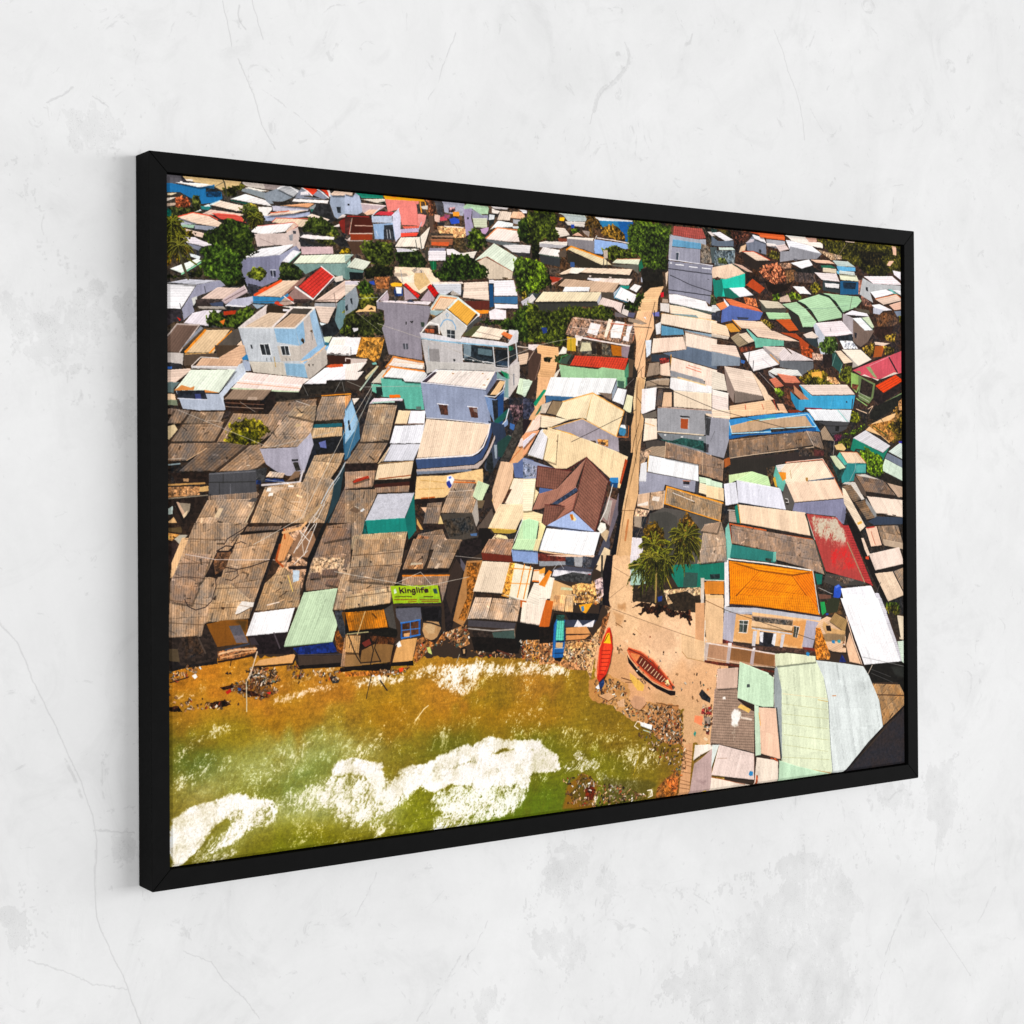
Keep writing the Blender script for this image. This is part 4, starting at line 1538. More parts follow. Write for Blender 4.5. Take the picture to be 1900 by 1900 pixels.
L c86838 4.9 2089,999 2261,1025 2483,1062
L c85838 2.8 2089,999 2098,1065
F 2c2420 2261,1017 2475,1050 2486,1060 2261,1029
K 98806c 2543,1187 2491,1064 2099,1003 2098,1065 2301,1104 2306,1126 2437,1160
K 9c8470 2103,1065 2094,1007 2480,1064 2543,1187 2437,1156 2301,1126 2296,1100
W 78b8a8 2069,1013 2084,995 2098,1068 2091,1115 2068,1122
W 2c7c74 2098,1068 2296,1100 2301,1137 2088,1112
W 68b0a0 2293,1100 2306,1100 2306,1133 2290,1133
F 2c4038 2255,1119 2285,1123 2280,1134 2254,1128
C bcb8ac 2491,1064 2455,971 2605,987 2632,1014 2665,1076 2545,1065
R b09888 2491,1053 2481,1022 2648,1049 2665,1088 2555,1081
P b05450 2549,1175 2507,1068 2670,1084 2719,1201
R b04440 2549,1172 2555,1081 2665,1088 2713,1189 2598,1181
L 9c9070 4.9 2659,1076 2746,1221
P c04040 2638,1014 2665,1015 2791,1238 2752,1221
L 404c40 3.5 2449,973 2549,1183
W 484440 2549,1183 2719,1205 2758,1229 2597,1230 2538,1213
R 60544c 2554,1191 2708,1208 2652,1225
W 187060 2495,1181 2533,1186 2527,1220 2505,1219
W 1a6c60 1980,1130 2063,1127 2063,1187 1979,1180
F 1c3c3c 1999,1163 2041,1166 2038,1183 1999,1181
L d8c8b8 2.8 1979,1184 2062,1189
W c07c38 1979,1187 2060,1191 2060,1234 1979,1229
C dcb890 1979,1234 2057,1238 2051,1302 1978,1299
F 2c2c38 2042,1262 2052,1259 2052,1274 2042,1273
L f0e8e0 4.9 2081,1117 2260,1137 2476,1169
F e8e4e4 2063,1122 2081,1119 2084,1275 2062,1278
P f08c10 2089,1261 2083,1123 2229,1160
P f08c10 2087,1268 2223,1160 2378,1181 2510,1321
P e88018 2510,1317 2378,1181 2482,1171
P f49414 2083,1123 2479,1173 2378,1181 2229,1160
L a05010 1.8 2089,1264 2229,1160 2378,1181 2510,1317
L a06018 1.4 2188,1192 2399,1219
L a06018 1.4 2157,1216 2425,1250
L a06018 1.4 2127,1237 2457,1281
L d8d0c8 4.2 2484,1169 2515,1321
F 302830 2087,1266 2227,1289 2382,1311 2227,1293 2086,1273
W 9ca0b8 2062,1278 2227,1296 2414,1320 2061,1303
F 2850c0 2586,1268 2592,1230 2614,1223 2633,1239 2619,1273
F 5478e0 2594,1230 2614,1225 2619,1231 2600,1238
L 3c3c40 2.1 2602,1276 2585,1306
L 3c3c40 2.1 2616,1277 2618,1307
L c0c0c0 1.8 2511,1231 2581,1256
W 6c4c40 2510,1253 2575,1260 2575,1271 2515,1272
F 20a050 2521,1288 2542,1289 2547,1315 2526,1322
R 4c3c2c 2542,1277 2624,1281 2634,1331 2547,1327
C f2f0fa 2656,1332 2624,1239 2780,1234 2852,1342
C c8c4d4 2797,1262 2819,1263 2864,1335 2847,1338
@
G 5,1364:b87820 118,1371:bc7a24 296,1431:b87a28 519,1415:b87c28 917,1476:b88028 1260,1484:a87828 49,1490:9c7420 4,1548:6c641c 188,1533:94801e 332,1514:a87a1c 713,1545:a47c1e 1085,1551:94781c 1350,1544:98781e 1581,1634:8c701c 1873,1733:8c6c24 82,1617:6c7828 259,1634:7c8428 442,1620:8c8c38 712,1628:8c7c28 957,1650:6c7020 1259,1695:6c7818 1533,1775:7c7818 1724,1830:80701c 1872,1846:8c6820 82,1695:98883a 222,1694:7c8424 404,1729:889240 258,1808:7c8020 516,1854:7c8010 832,1841:7c8c1c 1083,1852:708418 1302,1823:6c8018 1438,1945:6c6418 1626,1912:5c6824 1822,1915:8c6428 116,1885:6c7018 403,1889:7c7c18 | 2,1317 1978,1441 2076,1943 1871,1995 -1,1901
B b4bc88 .42 13,1703 117,1621 295,1574 518,1565 693,1610 692,1659 518,1659 367,1709 222,1706 82,1719
B c4c89c .5 330,1753 510,1694 672,1710 775,1768 743,1848 593,1854 441,1813 330,1791
B c4cc98 .45 81,1874 172,1792 330,1746 348,1803 243,1832 172,1892
B 4c6c30 .45 7,1588 76,1570 187,1586 173,1642 82,1657 10,1650
B 50702c .5 251,1719 330,1730 498,1680 556,1646 518,1630 405,1664 294,1704
B 586c1c .5 672,1674 732,1673 874,1653 999,1627 1084,1627 1042,1603 874,1609 752,1648
B 4c7018 .45 1061,1849 1258,1801 1532,1847 1508,1935 1125,1943 955,1923
B 5c6c10 .5 186,1894 330,1867 554,1869 516,1916 293,1914
B c88430 .4 11,1426 153,1408 332,1475 519,1467 481,1509 259,1498 11,1478
B a8741c .5 674,1492 916,1538 1216,1533 1395,1583 1259,1628 916,1599 673,1542
O e8dcb8 .4 874,1595 1000,1558 1051,1562 999,1620 915,1667
O e8e0b8 .34 1063,1611 1260,1600 1487,1648 1394,1690 1171,1670
O ece4bc .36 1349,1615 1677,1686 1823,1766 1724,1794 1533,1724 1349,1668
O ccb088 .45 8,1432 76,1418 153,1402 196,1402 146,1411 83,1428 15,1438
O ece4d8 .3 7,1585 65,1551 146,1504 174,1501 209,1519 152,1552 83,1571 14,1601
O e8e4d8 .32 7,1625 117,1574 187,1612 134,1638 13,1712
O e4e4c0 .3 276,1652 331,1593 480,1574 576,1550 673,1591 673,1644 575,1642 498,1673 404,1703 312,1728 258,1682
O d8dcb0 .25 117,1605 295,1638 294,1717 152,1702 13,1718 10,1626
O fffcf4 .4 312,1732 404,1713 479,1681 517,1669 556,1686 442,1720 349,1739
O fcf8f4 1 6,1757 47,1740 82,1723 116,1726 151,1715 187,1706 237,1711 251,1728 294,1736 323,1739 330,1753 258,1757 204,1758 144,1789 109,1822 81,1856 40,1888 5,1896
O f4f0e8 .8 222,1732 323,1739 345,1773 330,1804 276,1810 236,1818 200,1852 151,1858 126,1855 172,1829 222,1804 236,1774
O f4f0ec .7 115,1891 133,1869 186,1863 222,1835 200,1883 172,1898
O f4f0ec .55 57,1878 116,1823 222,1772 243,1806 151,1858 81,1893
O fcf8f8 .95 510,1671 533,1654 571,1645 595,1643 626,1660 672,1674 696,1693 696,1726 633,1706 556,1692 517,1695
O f4f0e4 .62 404,1722 510,1688 672,1700 752,1732 743,1781 671,1823 593,1854 536,1834 498,1797 404,1774 330,1753
O f4ecec .5 547,1825 593,1824 644,1850 601,1858 555,1842
O f0e8c8 .3 359,1852 396,1802 479,1817 497,1836 422,1872 366,1885
O f4f0e4 .35 478,1866 593,1857 711,1861 710,1910 554,1895 441,1894
@
O fcecdc .75 336,1424 373,1413 447,1393 523,1372 600,1420 670,1411 766,1418 823,1405 859,1392 905,1400 942,1392 971,1404 1043,1388 1112,1403 1155,1423 1221,1407 1333,1421 1392,1442 1392,1460 1310,1455 1221,1449 1177,1453 1090,1433 1047,1437 1039,1464 996,1499 962,1496 896,1467 839,1429 778,1435 678,1442 600,1439 561,1397 485,1399 429,1414 373,1426
O fff8f0 .9 880,1453 942,1402 984,1412 1043,1392 1069,1404 1026,1435 1005,1479 971,1490 942,1477 896,1464
O fff4e8 .8 855,1397 942,1396 963,1417 880,1432 839,1416
O fff4e8 .7 1048,1396 1103,1403 1151,1426 1112,1431 1052,1413
O f0e0c0 .3 638,1591 757,1511 838,1524 821,1573 716,1631 598,1653 599,1620
O e8e4c0 .28 716,1681 837,1618 945,1539 945,1600 853,1660 796,1682
O f4ecd8 .4 599,1630 657,1602 713,1587 717,1614 637,1640
L e8d0a0 3.3 809,1555 838,1524 854,1515
O f4f4ec .25 1111,1580 1220,1554 1309,1543 1318,1597 1220,1624 1132,1617
O fcf8f8 1 591,1649 637,1660 692,1668 696,1682 676,1703 598,1689
O f0f0dc .65 598,1686 684,1694 700,1729 676,1776 597,1850
O fffcfc 1.02 744,1693 796,1685 853,1687 878,1676 928,1657 970,1644 999,1639 1012,1651 1046,1633 1089,1623 1106,1635 1175,1645 1264,1653 1290,1676 1219,1687 1132,1669 1088,1682 1067,1708 1003,1695 961,1704 919,1717 837,1713 756,1711 728,1715
O fcf8f8 .95 736,1716 796,1695 919,1707 1088,1682 1219,1670 1286,1672 1344,1706 1357,1750 1344,1763 1245,1756 1227,1807 1174,1781 1131,1790 1088,1779 1045,1802 1002,1770 939,1757 877,1781 836,1753 775,1767 715,1787 688,1758 704,1733
O f4f4f0 .6 715,1807 772,1753 820,1758 763,1792 723,1821
O fcfcf8 .85 877,1781 1002,1753 1232,1745 1227,1811 1205,1843 1165,1870 1108,1878 1044,1864 960,1875 876,1899 852,1883 918,1843 836,1820 857,1796
O f8f4f0 .55 1236,1762 1316,1774 1307,1787 1245,1781
O f0ece4 .6 691,1877 707,1846 731,1839 723,1868 683,1890
O f0ece4 .35 597,1833 636,1805 715,1780 755,1851 715,1874 636,1858
O f0f0e0 .4 755,1861 795,1863 803,1887 755,1882
O f4f0f0 .7 1366,1743 1399,1732 1482,1729 1514,1743 1509,1775 1444,1769 1375,1766
@
O f0ecec .9 1228,1651 1244,1646 1279,1658 1294,1684 1282,1714 1228,1727
O ece4e0 .7 1286,1690 1322,1693 1349,1714 1357,1752 1337,1763 1286,1752 1251,1742
O f0eaea .85 1409,1717 1417,1702 1450,1702 1470,1719 1465,1731 1506,1751 1465,1744 1417,1736
O ece8e0 .6 1365,1741 1401,1741 1401,1763 1369,1766
O e8e8d8 .55 1239,1762 1274,1757 1286,1770 1278,1785 1247,1779
O f4e8d8 .33 1506,1710 1673,1690 1758,1759 1630,1798 1514,1755
O f0f0f0 .5 1481,1780 1539,1776 1559,1807 1522,1813
O f4f0e8 .42 1514,1825 1588,1794 1714,1826 1757,1875 1671,1886 1526,1876 1505,1849
O f4ece0 .35 1568,1741 1630,1747 1758,1759 1792,1782 1715,1794 1588,1781
H 8a5c20 .8 1360,1880 1384,1805 1441,1773 1481,1793 1505,1824 1497,1892 1424,1890
H 4c4818 .6 1396,1837 1441,1779 1473,1801 1481,1834 1448,1881
R 5c2410 1453,1825 1481,1815 1497,1835 1485,1863 1456,1863
O fcf4f0 .9 1493,1829 1513,1850 1497,1880 1485,1875
H 4a4c20 .55 1521,1876 1530,1788 1588,1810 1714,1826 1757,1843 1671,1886
J .5 1365,1787 1449,1774 1522,1819 1588,1826 1757,1892 1505,1890 1384,1867
R 8c5c30 1748,1887 1757,1853 1792,1827 1844,1806 1857,1827 1843,1891
R a86030 1792,1837 1809,1826 1844,1829 1848,1866 1826,1876
L f8ecd8 3.9 1714,1858 1731,1857 1735,1876 1718,1881
O fcf8f4 .9 1714,1861 1735,1854 1740,1877 1714,1884
L a89020 2.3 1655,1801 1677,1751 1686,1707
L 4c3c20 4.5 1762,1776 1780,1722
W d8a878 1894,1595 1917,1590 1915,1718 1871,1714 1876,1659
W cc9c74 1848,1892 1876,1711 1915,1718 1896,1890
L 6c4830 1.3 1871,1737 1913,1751
L 6c4830 1.6 1869,1763 1910,1777
L 6c4830 1.6 1866,1786 1910,1800
L 6c4830 1.6 1861,1811 1908,1822
L 6c4830 1.6 1857,1837 1905,1852
L 6c4830 1.6 1857,1850 1903,1861
L 6c4830 1.3 1871,1750 1913,1764
L 6c4830 1.3 1866,1773 1910,1787
L 6c4830 1.6 1852,1863 1903,1874
L 5a3c2c 2.3 1876,1711 1915,1721
C bce0cc 1893,1706 1898,1648 1909,1649 1906,1712
F e8906c 1925,1653 1929,1634 1961,1638 1960,1666 1920,1663
F 7c6c60 1969,1667 1992,1655 1991,1702 1960,1699
C ece0d4 1915,1780 1924,1729 2005,1733 2004,1749 1950,1764
W b49c98 1919,1791 1950,1777 2004,1746 1994,1891 1896,1890
L 8c7870 1.6 1950,1761 1941,1776 1919,1791
H 8c7474 .5 1910,1836 1941,1846 1976,1852 1967,1865
F d8b828 1958,1887 1976,1885 1976,1890
@
O f4dcc8 .7 317,1465 351,1448 406,1442 462,1433 519,1425 542,1416 577,1416 580,1429 519,1444 443,1452 387,1463 332,1469
O ecd4b8 .5 11,1426 49,1418 83,1419 76,1431 32,1433
O e4dcc0 .42 14,1589 83,1552 146,1514 202,1512 216,1532 145,1551 83,1577 21,1608
O dcd8b8 .36 276,1702 313,1643 387,1579 462,1540 518,1545 442,1623 368,1677 312,1713
O e0dcc0 .36 82,1633 152,1596 202,1594 173,1642 99,1678 20,1694 14,1651
O ecead8 .45 294,1736 404,1696 461,1689 517,1701 479,1753 422,1789 348,1787
O f0ece0 .5 672,1806 731,1796 751,1849 691,1885 632,1878
O e8e0c0 .36 595,1617 653,1596 693,1626 633,1654
@
O fcfaf4 .9 748,1697 927,1711 910,1754 869,1777 820,1758 767,1793 715,1814 696,1758 716,1724
O f8f6ee .78 844,1885 885,1832 960,1793 1087,1803 1191,1842 1165,1877 1044,1885 918,1897
O f0ece0 .62 606,1703 688,1705 700,1746 660,1808 621,1836 597,1801
O f4ecd8 .6 620,1856 691,1844 763,1852 747,1877 655,1886
O f8e8d4 .75 600,1420 678,1417 766,1423 823,1413 855,1397 880,1425 814,1434 718,1438 600,1439
O f8ecdc .7 1039,1405 1134,1411 1221,1408 1310,1421 1392,1442 1392,1462 1265,1445 1155,1441 1047,1444
O e8dcb0 .5 984,1450 1069,1449 1047,1482 988,1501
B 5c6c18 .4 878,1662 961,1629 1080,1605 1219,1631 1308,1660 1308,1646 1176,1599 1004,1585 878,1629
@
O fcf8f4 .92 144,1748 244,1721 323,1742 338,1779 272,1803 229,1824 158,1859 116,1866 151,1827 200,1795
O f4f0e8 .9 510,1694 688,1699 767,1750 735,1810 656,1834 570,1838 509,1792 460,1751
@
F 30241c 4,953 585,965 583,1224 2,1330
F 5c4c34 4,967 43,965 43,981 4,977
F b0a898 7,986 61,987 37,1013 25,1002
F 2c2220 7,1002 28,1005 33,1030 9,1067 3,1061
R b08048 4,980 37,986 13,1002 4,999
C dcb488 9,1104 12,1061 43,995 76,995 54,1038 21,1099
F 241c18 37,954 73,955 61,976 43,970
K a48a70 4,1266 9,1115 82,955 249,958 195,1026 118,1103 148,1110 142,1142 111,1231 102,1266
K 9a806a 9,1142 12,1104 57,1036 133,1043 109,1108 60,1160
K a0866c 111,1232 145,1120 226,985 350,983 321,1060 263,1194 250,1224 169,1226
K b09474 117,1229 145,1126 194,1128 257,1175 250,1226
K 8c7460 9,1169 15,1121 96,1129 72,1180
L 3c2c24 1.6 21,1102 60,1102 109,1108
L 5c4838 1.6 9,1164 120,1182
L 5c4838 1.6 52,998 177,1003
L 5c4838 1.6 145,1137 276,1139
L 5c4838 1.6 126,1191 210,1192
L 5c4838 1.6 6,1225 111,1236
L 5c4838 1.6 33,1065 127,1065
F 241c1a 112,1105 152,1033 201,1034 176,1067 164,1105
R 5c4434 139,1065 152,1038 195,1037 176,1083 145,1099
L 282020 2.9 149,1034 177,1020 204,1023 195,1034
L 282020 2.3 172,1017 183,1001 223,980 249,964
L 282020 1.9 195,1012 214,991 245,980
L 282020 1.9 208,1015 226,1010 242,1016
L 282020 2.3 176,1080 213,1087 257,1080 321,1063
L 282020 2.3 145,1109 147,1131 133,1172 114,1187 84,1194 60,1182 51,1163
L 282020 1.9 176,1094 195,1092 213,1090 216,1104 195,1117 176,1113
L d0c0b8 1.9 54,1040 145,1057 257,1062 321,1062 372,1073
L 241c18 7.1 226,988 353,980 357,974
K 7a6656 236,983 245,969 357,969 350,980
F 1c1818 350,983 363,972 330,1055 295,1137 269,1197 247,1232 266,1181
F e8e0d8 206,1211 213,1192 228,1176 266,1181 263,1192 244,1199 219,1209
L a88c74 1.3 219,1187 257,1194
L 50443c 1.9 210,1214 257,1194
F 3c2c20 160,1190 176,1190 169,1198
F 40342c 133,1166 148,1156 145,1170
W 7c5020 117,1234 169,1226 247,1227 244,1263 247,1293 175,1297 150,1299
H 3c301c .7 244,1227 244,1265 206,1233 175,1234
F 6c6468 186,1243 222,1242 247,1293 209,1291
F 585460 186,1243 222,1242 234,1271 201,1271
F 2c2420 4,1266 102,1266 114,1237 150,1299 150,1340 3,1357
R 342a24 38,1265 86,1268 113,1310 53,1328
L 50443c 5.2 92,1271 113,1313
W 504434 5,1296 29,1297 35,1332 5,1331
R b08c70 288,1182 353,1072 366,977 425,962 441,979 395,1046 441,1075 437,1092 417,1159 410,1204 275,1209
K a48868 269,1206 301,1129 359,1084 417,1125 410,1201
C c89060 353,1016 366,977 395,1009 363,1067 337,1072
F 8c6c54 379,1045 412,990 458,985 470,1019 441,1061 392,1057
L a8562c 6.4 350,1022 337,1064 359,1084
L a8562c 4.5 363,977 366,1005
L d8a878 7.7 360,988 418,976 435,962
L e0d8d0 2.6 471,963 428,1055
L e0d8d0 2.6 448,962 395,1046
L e0d8d0 2.3 415,984 447,1016
L e0d8d0 2.3 464,965 405,1035
L e0d8d0 1.9 441,1041 395,1079
L c8b8a8 2.6 418,987 428,1055
F 241c1a 375,1084 437,1084 437,1094 379,1093
F 1c1816 369,1073 389,1048 385,1071
F b0c8dc 391,1096 414,1096 411,1125 391,1130
L d8b868 3.2 375,1110 391,1155
L d0a880 2.3 307,1194 362,1177
L ead8c8 2.9 307,1190 346,1184
L 3c2c20 1.9 336,1153 352,1145
L 3c2c20 1.9 346,1170 372,1155
L d8b088 2.6 320,1141 314,1163
F 141416 427,1143 441,1061 484,980 497,963 504,963 477,1025 430,1132
K 8c7460 427,1157 450,1081 504,972 585,965 584,1080 550,1153
R b09478 447,1098 460,1062 564,1065 560,1108 437,1120
K 7c6454 444,1121 450,1104 483,1105 480,1122
K 7c6454 483,1117 490,1097 543,1096 536,1116
K 7c6656 490,1020 511,978 584,979 584,1008
K 7c6454 496,1140 503,1126 546,1125 543,1150
K b0967a 522,1215 550,1125 584,1074 583,1218
F 3c3028 563,1102 573,1100 570,1108
F 1a1816 414,1201 427,1143 434,1120 433,1160
C f0eef0 239,1274 266,1210 397,1202 373,1270
C bcd0b0 358,1311 427,1160 540,1152 522,1215 539,1256 522,1306
L 8ca888 1.6 358,1311 522,1306
F 1c1618 244,1274 371,1271 361,1311 390,1316 393,1333 281,1326 269,1300
W 3c3438 250,1280 266,1278 281,1301 256,1299
L 50484c 4.5 329,1270 348,1313
F 201c1c 393,1316 525,1307 548,1345 555,1366 409,1379 393,1338
F 142868 390,1316 522,1306 538,1336 409,1337
L 50484a 2.3 406,1336 552,1343
W 443830 406,1339 555,1346 552,1368 409,1368
F 14100f 403,1367 552,1368 548,1380 406,1377
F 30343c 529,1218 556,1217 569,1298 549,1291 536,1253
W 60401c 552,1222 583,1221 582,1278 569,1280
F 4a2c18 529,1278 535,1273 562,1309 555,1343 535,1333
R 7c4c24 529,1290 542,1273 559,1309 558,1337 535,1324
R 8c6040 150,1312 206,1305 272,1306 272,1320 206,1335 153,1335
L d8b088 5.2 156,1318 206,1310 272,1311
L c8986c 3.2 162,1330 225,1320 269,1317
L 30405c 3.9 175,1308 250,1296
L 201410 5.2 153,1340 212,1335 265,1328
W cc9c68 265,1358 281,1343 393,1333 400,1339 390,1358
L 281c14 5.2 265,1362 390,1361 400,1339
F 1c1818 2,1328 29,1332 41,1344 150,1337 150,1345 41,1352 11,1358
J .9 47,1344 101,1348 95,1369 50,1366
F f0e8e4 71,1373 83,1368 89,1377 80,1383
J 1 8,1358 59,1361 59,1377 11,1387
L 2c2018 2.9 8,1387 62,1375
F 281c18 173,1374 182,1368 184,1378
F 281c18 184,1375 190,1370 195,1378
J 1.2 240,1368 332,1368 351,1409 287,1418 255,1402
J 1.2 174,1407 240,1395 319,1406 344,1436 287,1454 218,1438
H 3c2418 .4 162,1412 240,1401 344,1433 303,1455 193,1425
J 1.5 256,1360 335,1374 325,1418 255,1413
J .7 364,1365 422,1368 442,1404 409,1418
J .5 481,1418 501,1414 494,1436 478,1432
T 241810 156,1411 193,1406 205,1415 168,1418
T 241810 218,1421 255,1427 303,1450 255,1441
F b02820 174,1424 190,1417 193,1425 180,1432
F 2c4c80 212,1415 224,1418 224,1425 215,1424
F c02c28 303,1436 319,1434 315,1442
F 282828 514,1409 528,1404 545,1414 541,1425 521,1426
L c8c8c8 1.6 521,1412 531,1421
F b04828 508,1405 514,1412 511,1420
L d0b8a0 3.9 243,1396 256,1374 275,1320
L c8c0a8 2.9 240,1401 241,1484
L 302018 2.6 190,1353 193,1337
T 241a10 116,1452 174,1446 193,1461 137,1470
T 241a10 3,1454 28,1451 40,1468 3,1465
J .3 8,1425 162,1445 242,1470 131,1475 7,1465
K 9c7c60 548,1380 562,1297 582,1296 582,1382
L 1c1410 3.9 548,1385 582,1382
L 140c0a 8.4 548,1391 582,1390
J .6 448,1382 548,1394 544,1422 481,1406
@
K a48a6e 565,1215 591,1049 602,1012 777,1017 758,1097 736,1149 724,1201
K b09878 565,1215 568,1175 728,1158 720,1204
K 967e66 576,1133 587,1097 762,1088 739,1149
L 5c4838 1.7 587,1061 762,1054
L 5c4838 1.7 580,1094 758,1091
L 5c4838 1.7 572,1133 743,1124
L 5c4838 1.7 568,1181 724,1170
F 2c2420 608,1201 613,1201 611,1208
F 1c1616 739,1149 800,1017 803,1030 764,1106 762,1134 724,1201
K 8c745e 764,1106 804,1017 872,1019 852,1081 837,1109
K 8c7864 852,1106 883,1038 929,1021 979,1025 932,1109
R a07858 781,1098 837,1087 837,1106 784,1105
F c0b098 792,1095 796,1087 837,1089 833,1093
F d0b8a0 879,1107 890,1092 902,1092 890,1108
L 281c18 2.4 818,1083 837,1071
F 181414 762,1109 932,1112 932,1122 762,1119
L d07c28 4.8 765,1125 936,1130
K 947c68 762,1153 765,1128 934,1131 908,1209 897,1161
F 201a1a 912,1209 936,1125 979,1028 1054,1024 1053,1065 998,1086 942,1293 919,1301
W 3c302a 936,1125 959,1081 986,1114 939,1248 920,1197
W 5c5464 975,1079 998,1108 990,1124 975,1104
L b8b0a8 1.4 956,1072 1053,1083
W a87c50 998,1089 1057,1088 1025,1182 1001,1258 981,1285 946,1267 958,1224
R 8c5c2c 998,1095 1049,1094 1013,1214 989,1270 966,1262 997,1200
K a08068 1053,1065 1082,1024 1178,1027 1165,1078
W 682c20 1053,1065 1165,1078 1173,1098 1057,1088
W 8098c8 1167,1059 1270,1065 1271,1104 1173,1095
C bcd8ac 1169,1057 1190,1027 1264,1029 1255,1065
C e8d8a8 1251,1065 1264,1029 1284,1030 1270,1067
F 5c2c24 1270,1072 1296,1074 1296,1099 1271,1095
C ecd8c0 1021,1182 1057,1091 1165,1099 1132,1193
R d89848 1128,1200 1161,1099 1189,1102 1156,1207
W e8e0c8 1156,1210 1181,1101 1251,1117 1225,1217
L d88c3c 4.1 1189,1209 1218,1106
L d88c3c 4.1 1213,1213 1242,1113
L d88c3c 2.7 1165,1117 1246,1123
L d88c3c 2.4 1157,1162 1238,1168
C e8dccc 1128,1193 1213,1223 1204,1287 1295,1302 1296,1167 1254,1166 1225,1217
C ecd4b8 1246,1159 1255,1123 1296,1125 1296,1161
L d87830 4.8 1250,1159 1296,1164
L d87830 3.1 1255,1127 1296,1125
F b8581c 1274,1294 1295,1243 1295,1302
F 241c18 1033,1184 1049,1187 1046,1199 1033,1197
F 2c2018 1068,1189 1132,1201 1156,1210 1132,1209 1068,1200
K c8b098 999,1264 1029,1200 1092,1204 1072,1268
K b09880 1072,1269 1096,1205 1205,1216 1188,1283
F b86430 1201,1216 1225,1220 1221,1243 1201,1238
C ecdccc 1200,1284 1209,1222 1295,1239 1274,1297
F 484448 1001,1267 1184,1286 1176,1305 1001,1286
L a09890 4.1 993,1292 1091,1305 1176,1305
F 2c2420 1008,1299 1091,1307 1091,1329 1024,1319
F 3c5850 1091,1310 1176,1308 1179,1334 1099,1330
L 8a7868 2.4 1176,1305 1183,1354
W 12100f 1188,1283 1295,1305 1294,1344 1212,1340 1191,1377 1091,1365 1024,1357 1016,1319 1179,1334
R c08850 1212,1340 1294,1344 1294,1403 1212,1391
J 1 1196,1342 1294,1344 1294,1416 1203,1401
F 14100e 1012,1319 1183,1338 1195,1381 1111,1375 1024,1361
J .8 1004,1359 1171,1379 1191,1397 1051,1385
L 5c3428 4.8 1111,1366 1167,1385
R 9c7048 908,1303 985,1282 1008,1341 973,1351 934,1324
J 1 908,1303 997,1286 1012,1344 957,1347 927,1330
F 1c1614 973,1351 989,1346 998,1359 992,1378 977,1374
F b8946c 981,1355 990,1354 990,1368 983,1368
R 8c5c34 816,1317 835,1309 881,1333 908,1303 919,1323 873,1339 812,1385 801,1378
J .7 812,1379 828,1318 858,1335 904,1322 915,1335 843,1356
F 1c1a1c 743,1214 904,1221 904,1303 881,1264 836,1259 828,1237 739,1232
F 5c5c6c 739,1220 828,1221 832,1255 828,1258 757,1264 742,1245
F 141214 832,1224 897,1224 889,1258 836,1262
W b08c64 834,1290 838,1268 851,1263 893,1268 902,1287 888,1312 869,1323 843,1312
F c0a078 839,1281 855,1269 881,1277 877,1302 854,1300
L 2c2420 4.1 838,1265 870,1270 900,1281
F 1c1410 850,1322 888,1318 904,1297 908,1303 881,1325
F 14120f 565,1215 724,1207 746,1294 738,1312 683,1309 654,1286 564,1284
W c07c2c 565,1224 698,1221 713,1274 586,1279
K a86c24 578,1279 565,1224 698,1221 713,1274
F 4c4844 698,1221 728,1207 742,1282 716,1274
L c8a878 3.1 633,1224 600,1305 578,1367
L a8a078 3.1 571,1286 643,1284 650,1298
W 2858a0 757,1314 757,1264 821,1256 828,1261 826,1305 764,1311
F 4a3020 763,1267 821,1261 820,1300 762,1306
L 3878c8 3.1 757,1264 826,1258
L 3878c8 2.7 791,1263 792,1309
L 3878c8 2.7 761,1286 826,1283
L 3878c8 3.1 760,1309 826,1302
W c89868 768,1296 790,1294 787,1306 768,1305
W 7c5c3c 564,1287 618,1293 610,1348 564,1348
K c09868 564,1339 568,1291 618,1295 610,1345
F 1c1410 618,1287 647,1286 738,1312 730,1380 723,1379 617,1373 610,1348
W 80603c 621,1336 672,1318 731,1327 719,1376 614,1372
W 8c6c48 564,1348 610,1348 617,1373 723,1376 563,1381
R 4c3020 647,1295 742,1307 731,1324 665,1321
W 6c3028 621,1315 647,1304 654,1320 632,1328
L 1c1614 3.1 575,1288 599,1347 617,1373 686,1372 665,1333 672,1306
L 1c1614 3.1 647,1295 661,1339 650,1381 657,1403
W cc9c64 725,1383 745,1325 760,1314 816,1311 797,1380
F f0ece8 738,1328 753,1316 760,1332 749,1336
F 140f0d 563,1381 723,1378 801,1378 801,1392 723,1389 719,1404 563,1390
L 3c2418 4.1 719,1382 742,1328
R 98602c 563,1396 723,1401 797,1394 767,1407 708,1415 563,1409
J .9 671,1401 790,1393 767,1413 708,1419
F d84c28 749,1397 767,1395 763,1407 752,1409
L 2c2420 2.4 657,1400 635,1478
L 2c2420 4.1 682,1426 708,1459
F ece8e8 653,1415 660,1409 668,1416
F ece8e8 675,1413 682,1411 690,1423 682,1429
L a8a090 2.4 957,1395 969,1370
F c0c878 850,1341 862,1341 869,1364 854,1357
W 98b028 721,1153 891,1158 903,1212 732,1206
F 8cac30 814,1186 897,1190 901,1210 817,1208
F 2c2428 735,1205 901,1211 901,1216 739,1209
L 2c1020 4.8 753,1162 755,1174
L 2c1020 3.4 756,1170 765,1163
L 2c1020 3.7 758,1168 767,1174
L 2c1020 4.1 772,1165 774,1175
L 2c1020 2.7 771,1161 771,1162
L 2c1020 3.7 779,1166 781,1175
L 2c1020 3.4 781,1167 788,1167 790,1174
L 2c1020 3.4 804,1167 796,1167 797,1174 805,1174
L 2c1020 3.7 804,1167 807,1178 803,1180 797,1179
L 2c1020 4.1 812,1162 814,1176
L 2c1020 4.1 820,1167 822,1176
L 2c1020 2.7 819,1163 819,1164
L 2c1020 3.7 836,1164 830,1164 833,1177
L 2c1020 2.7 827,1168 837,1168
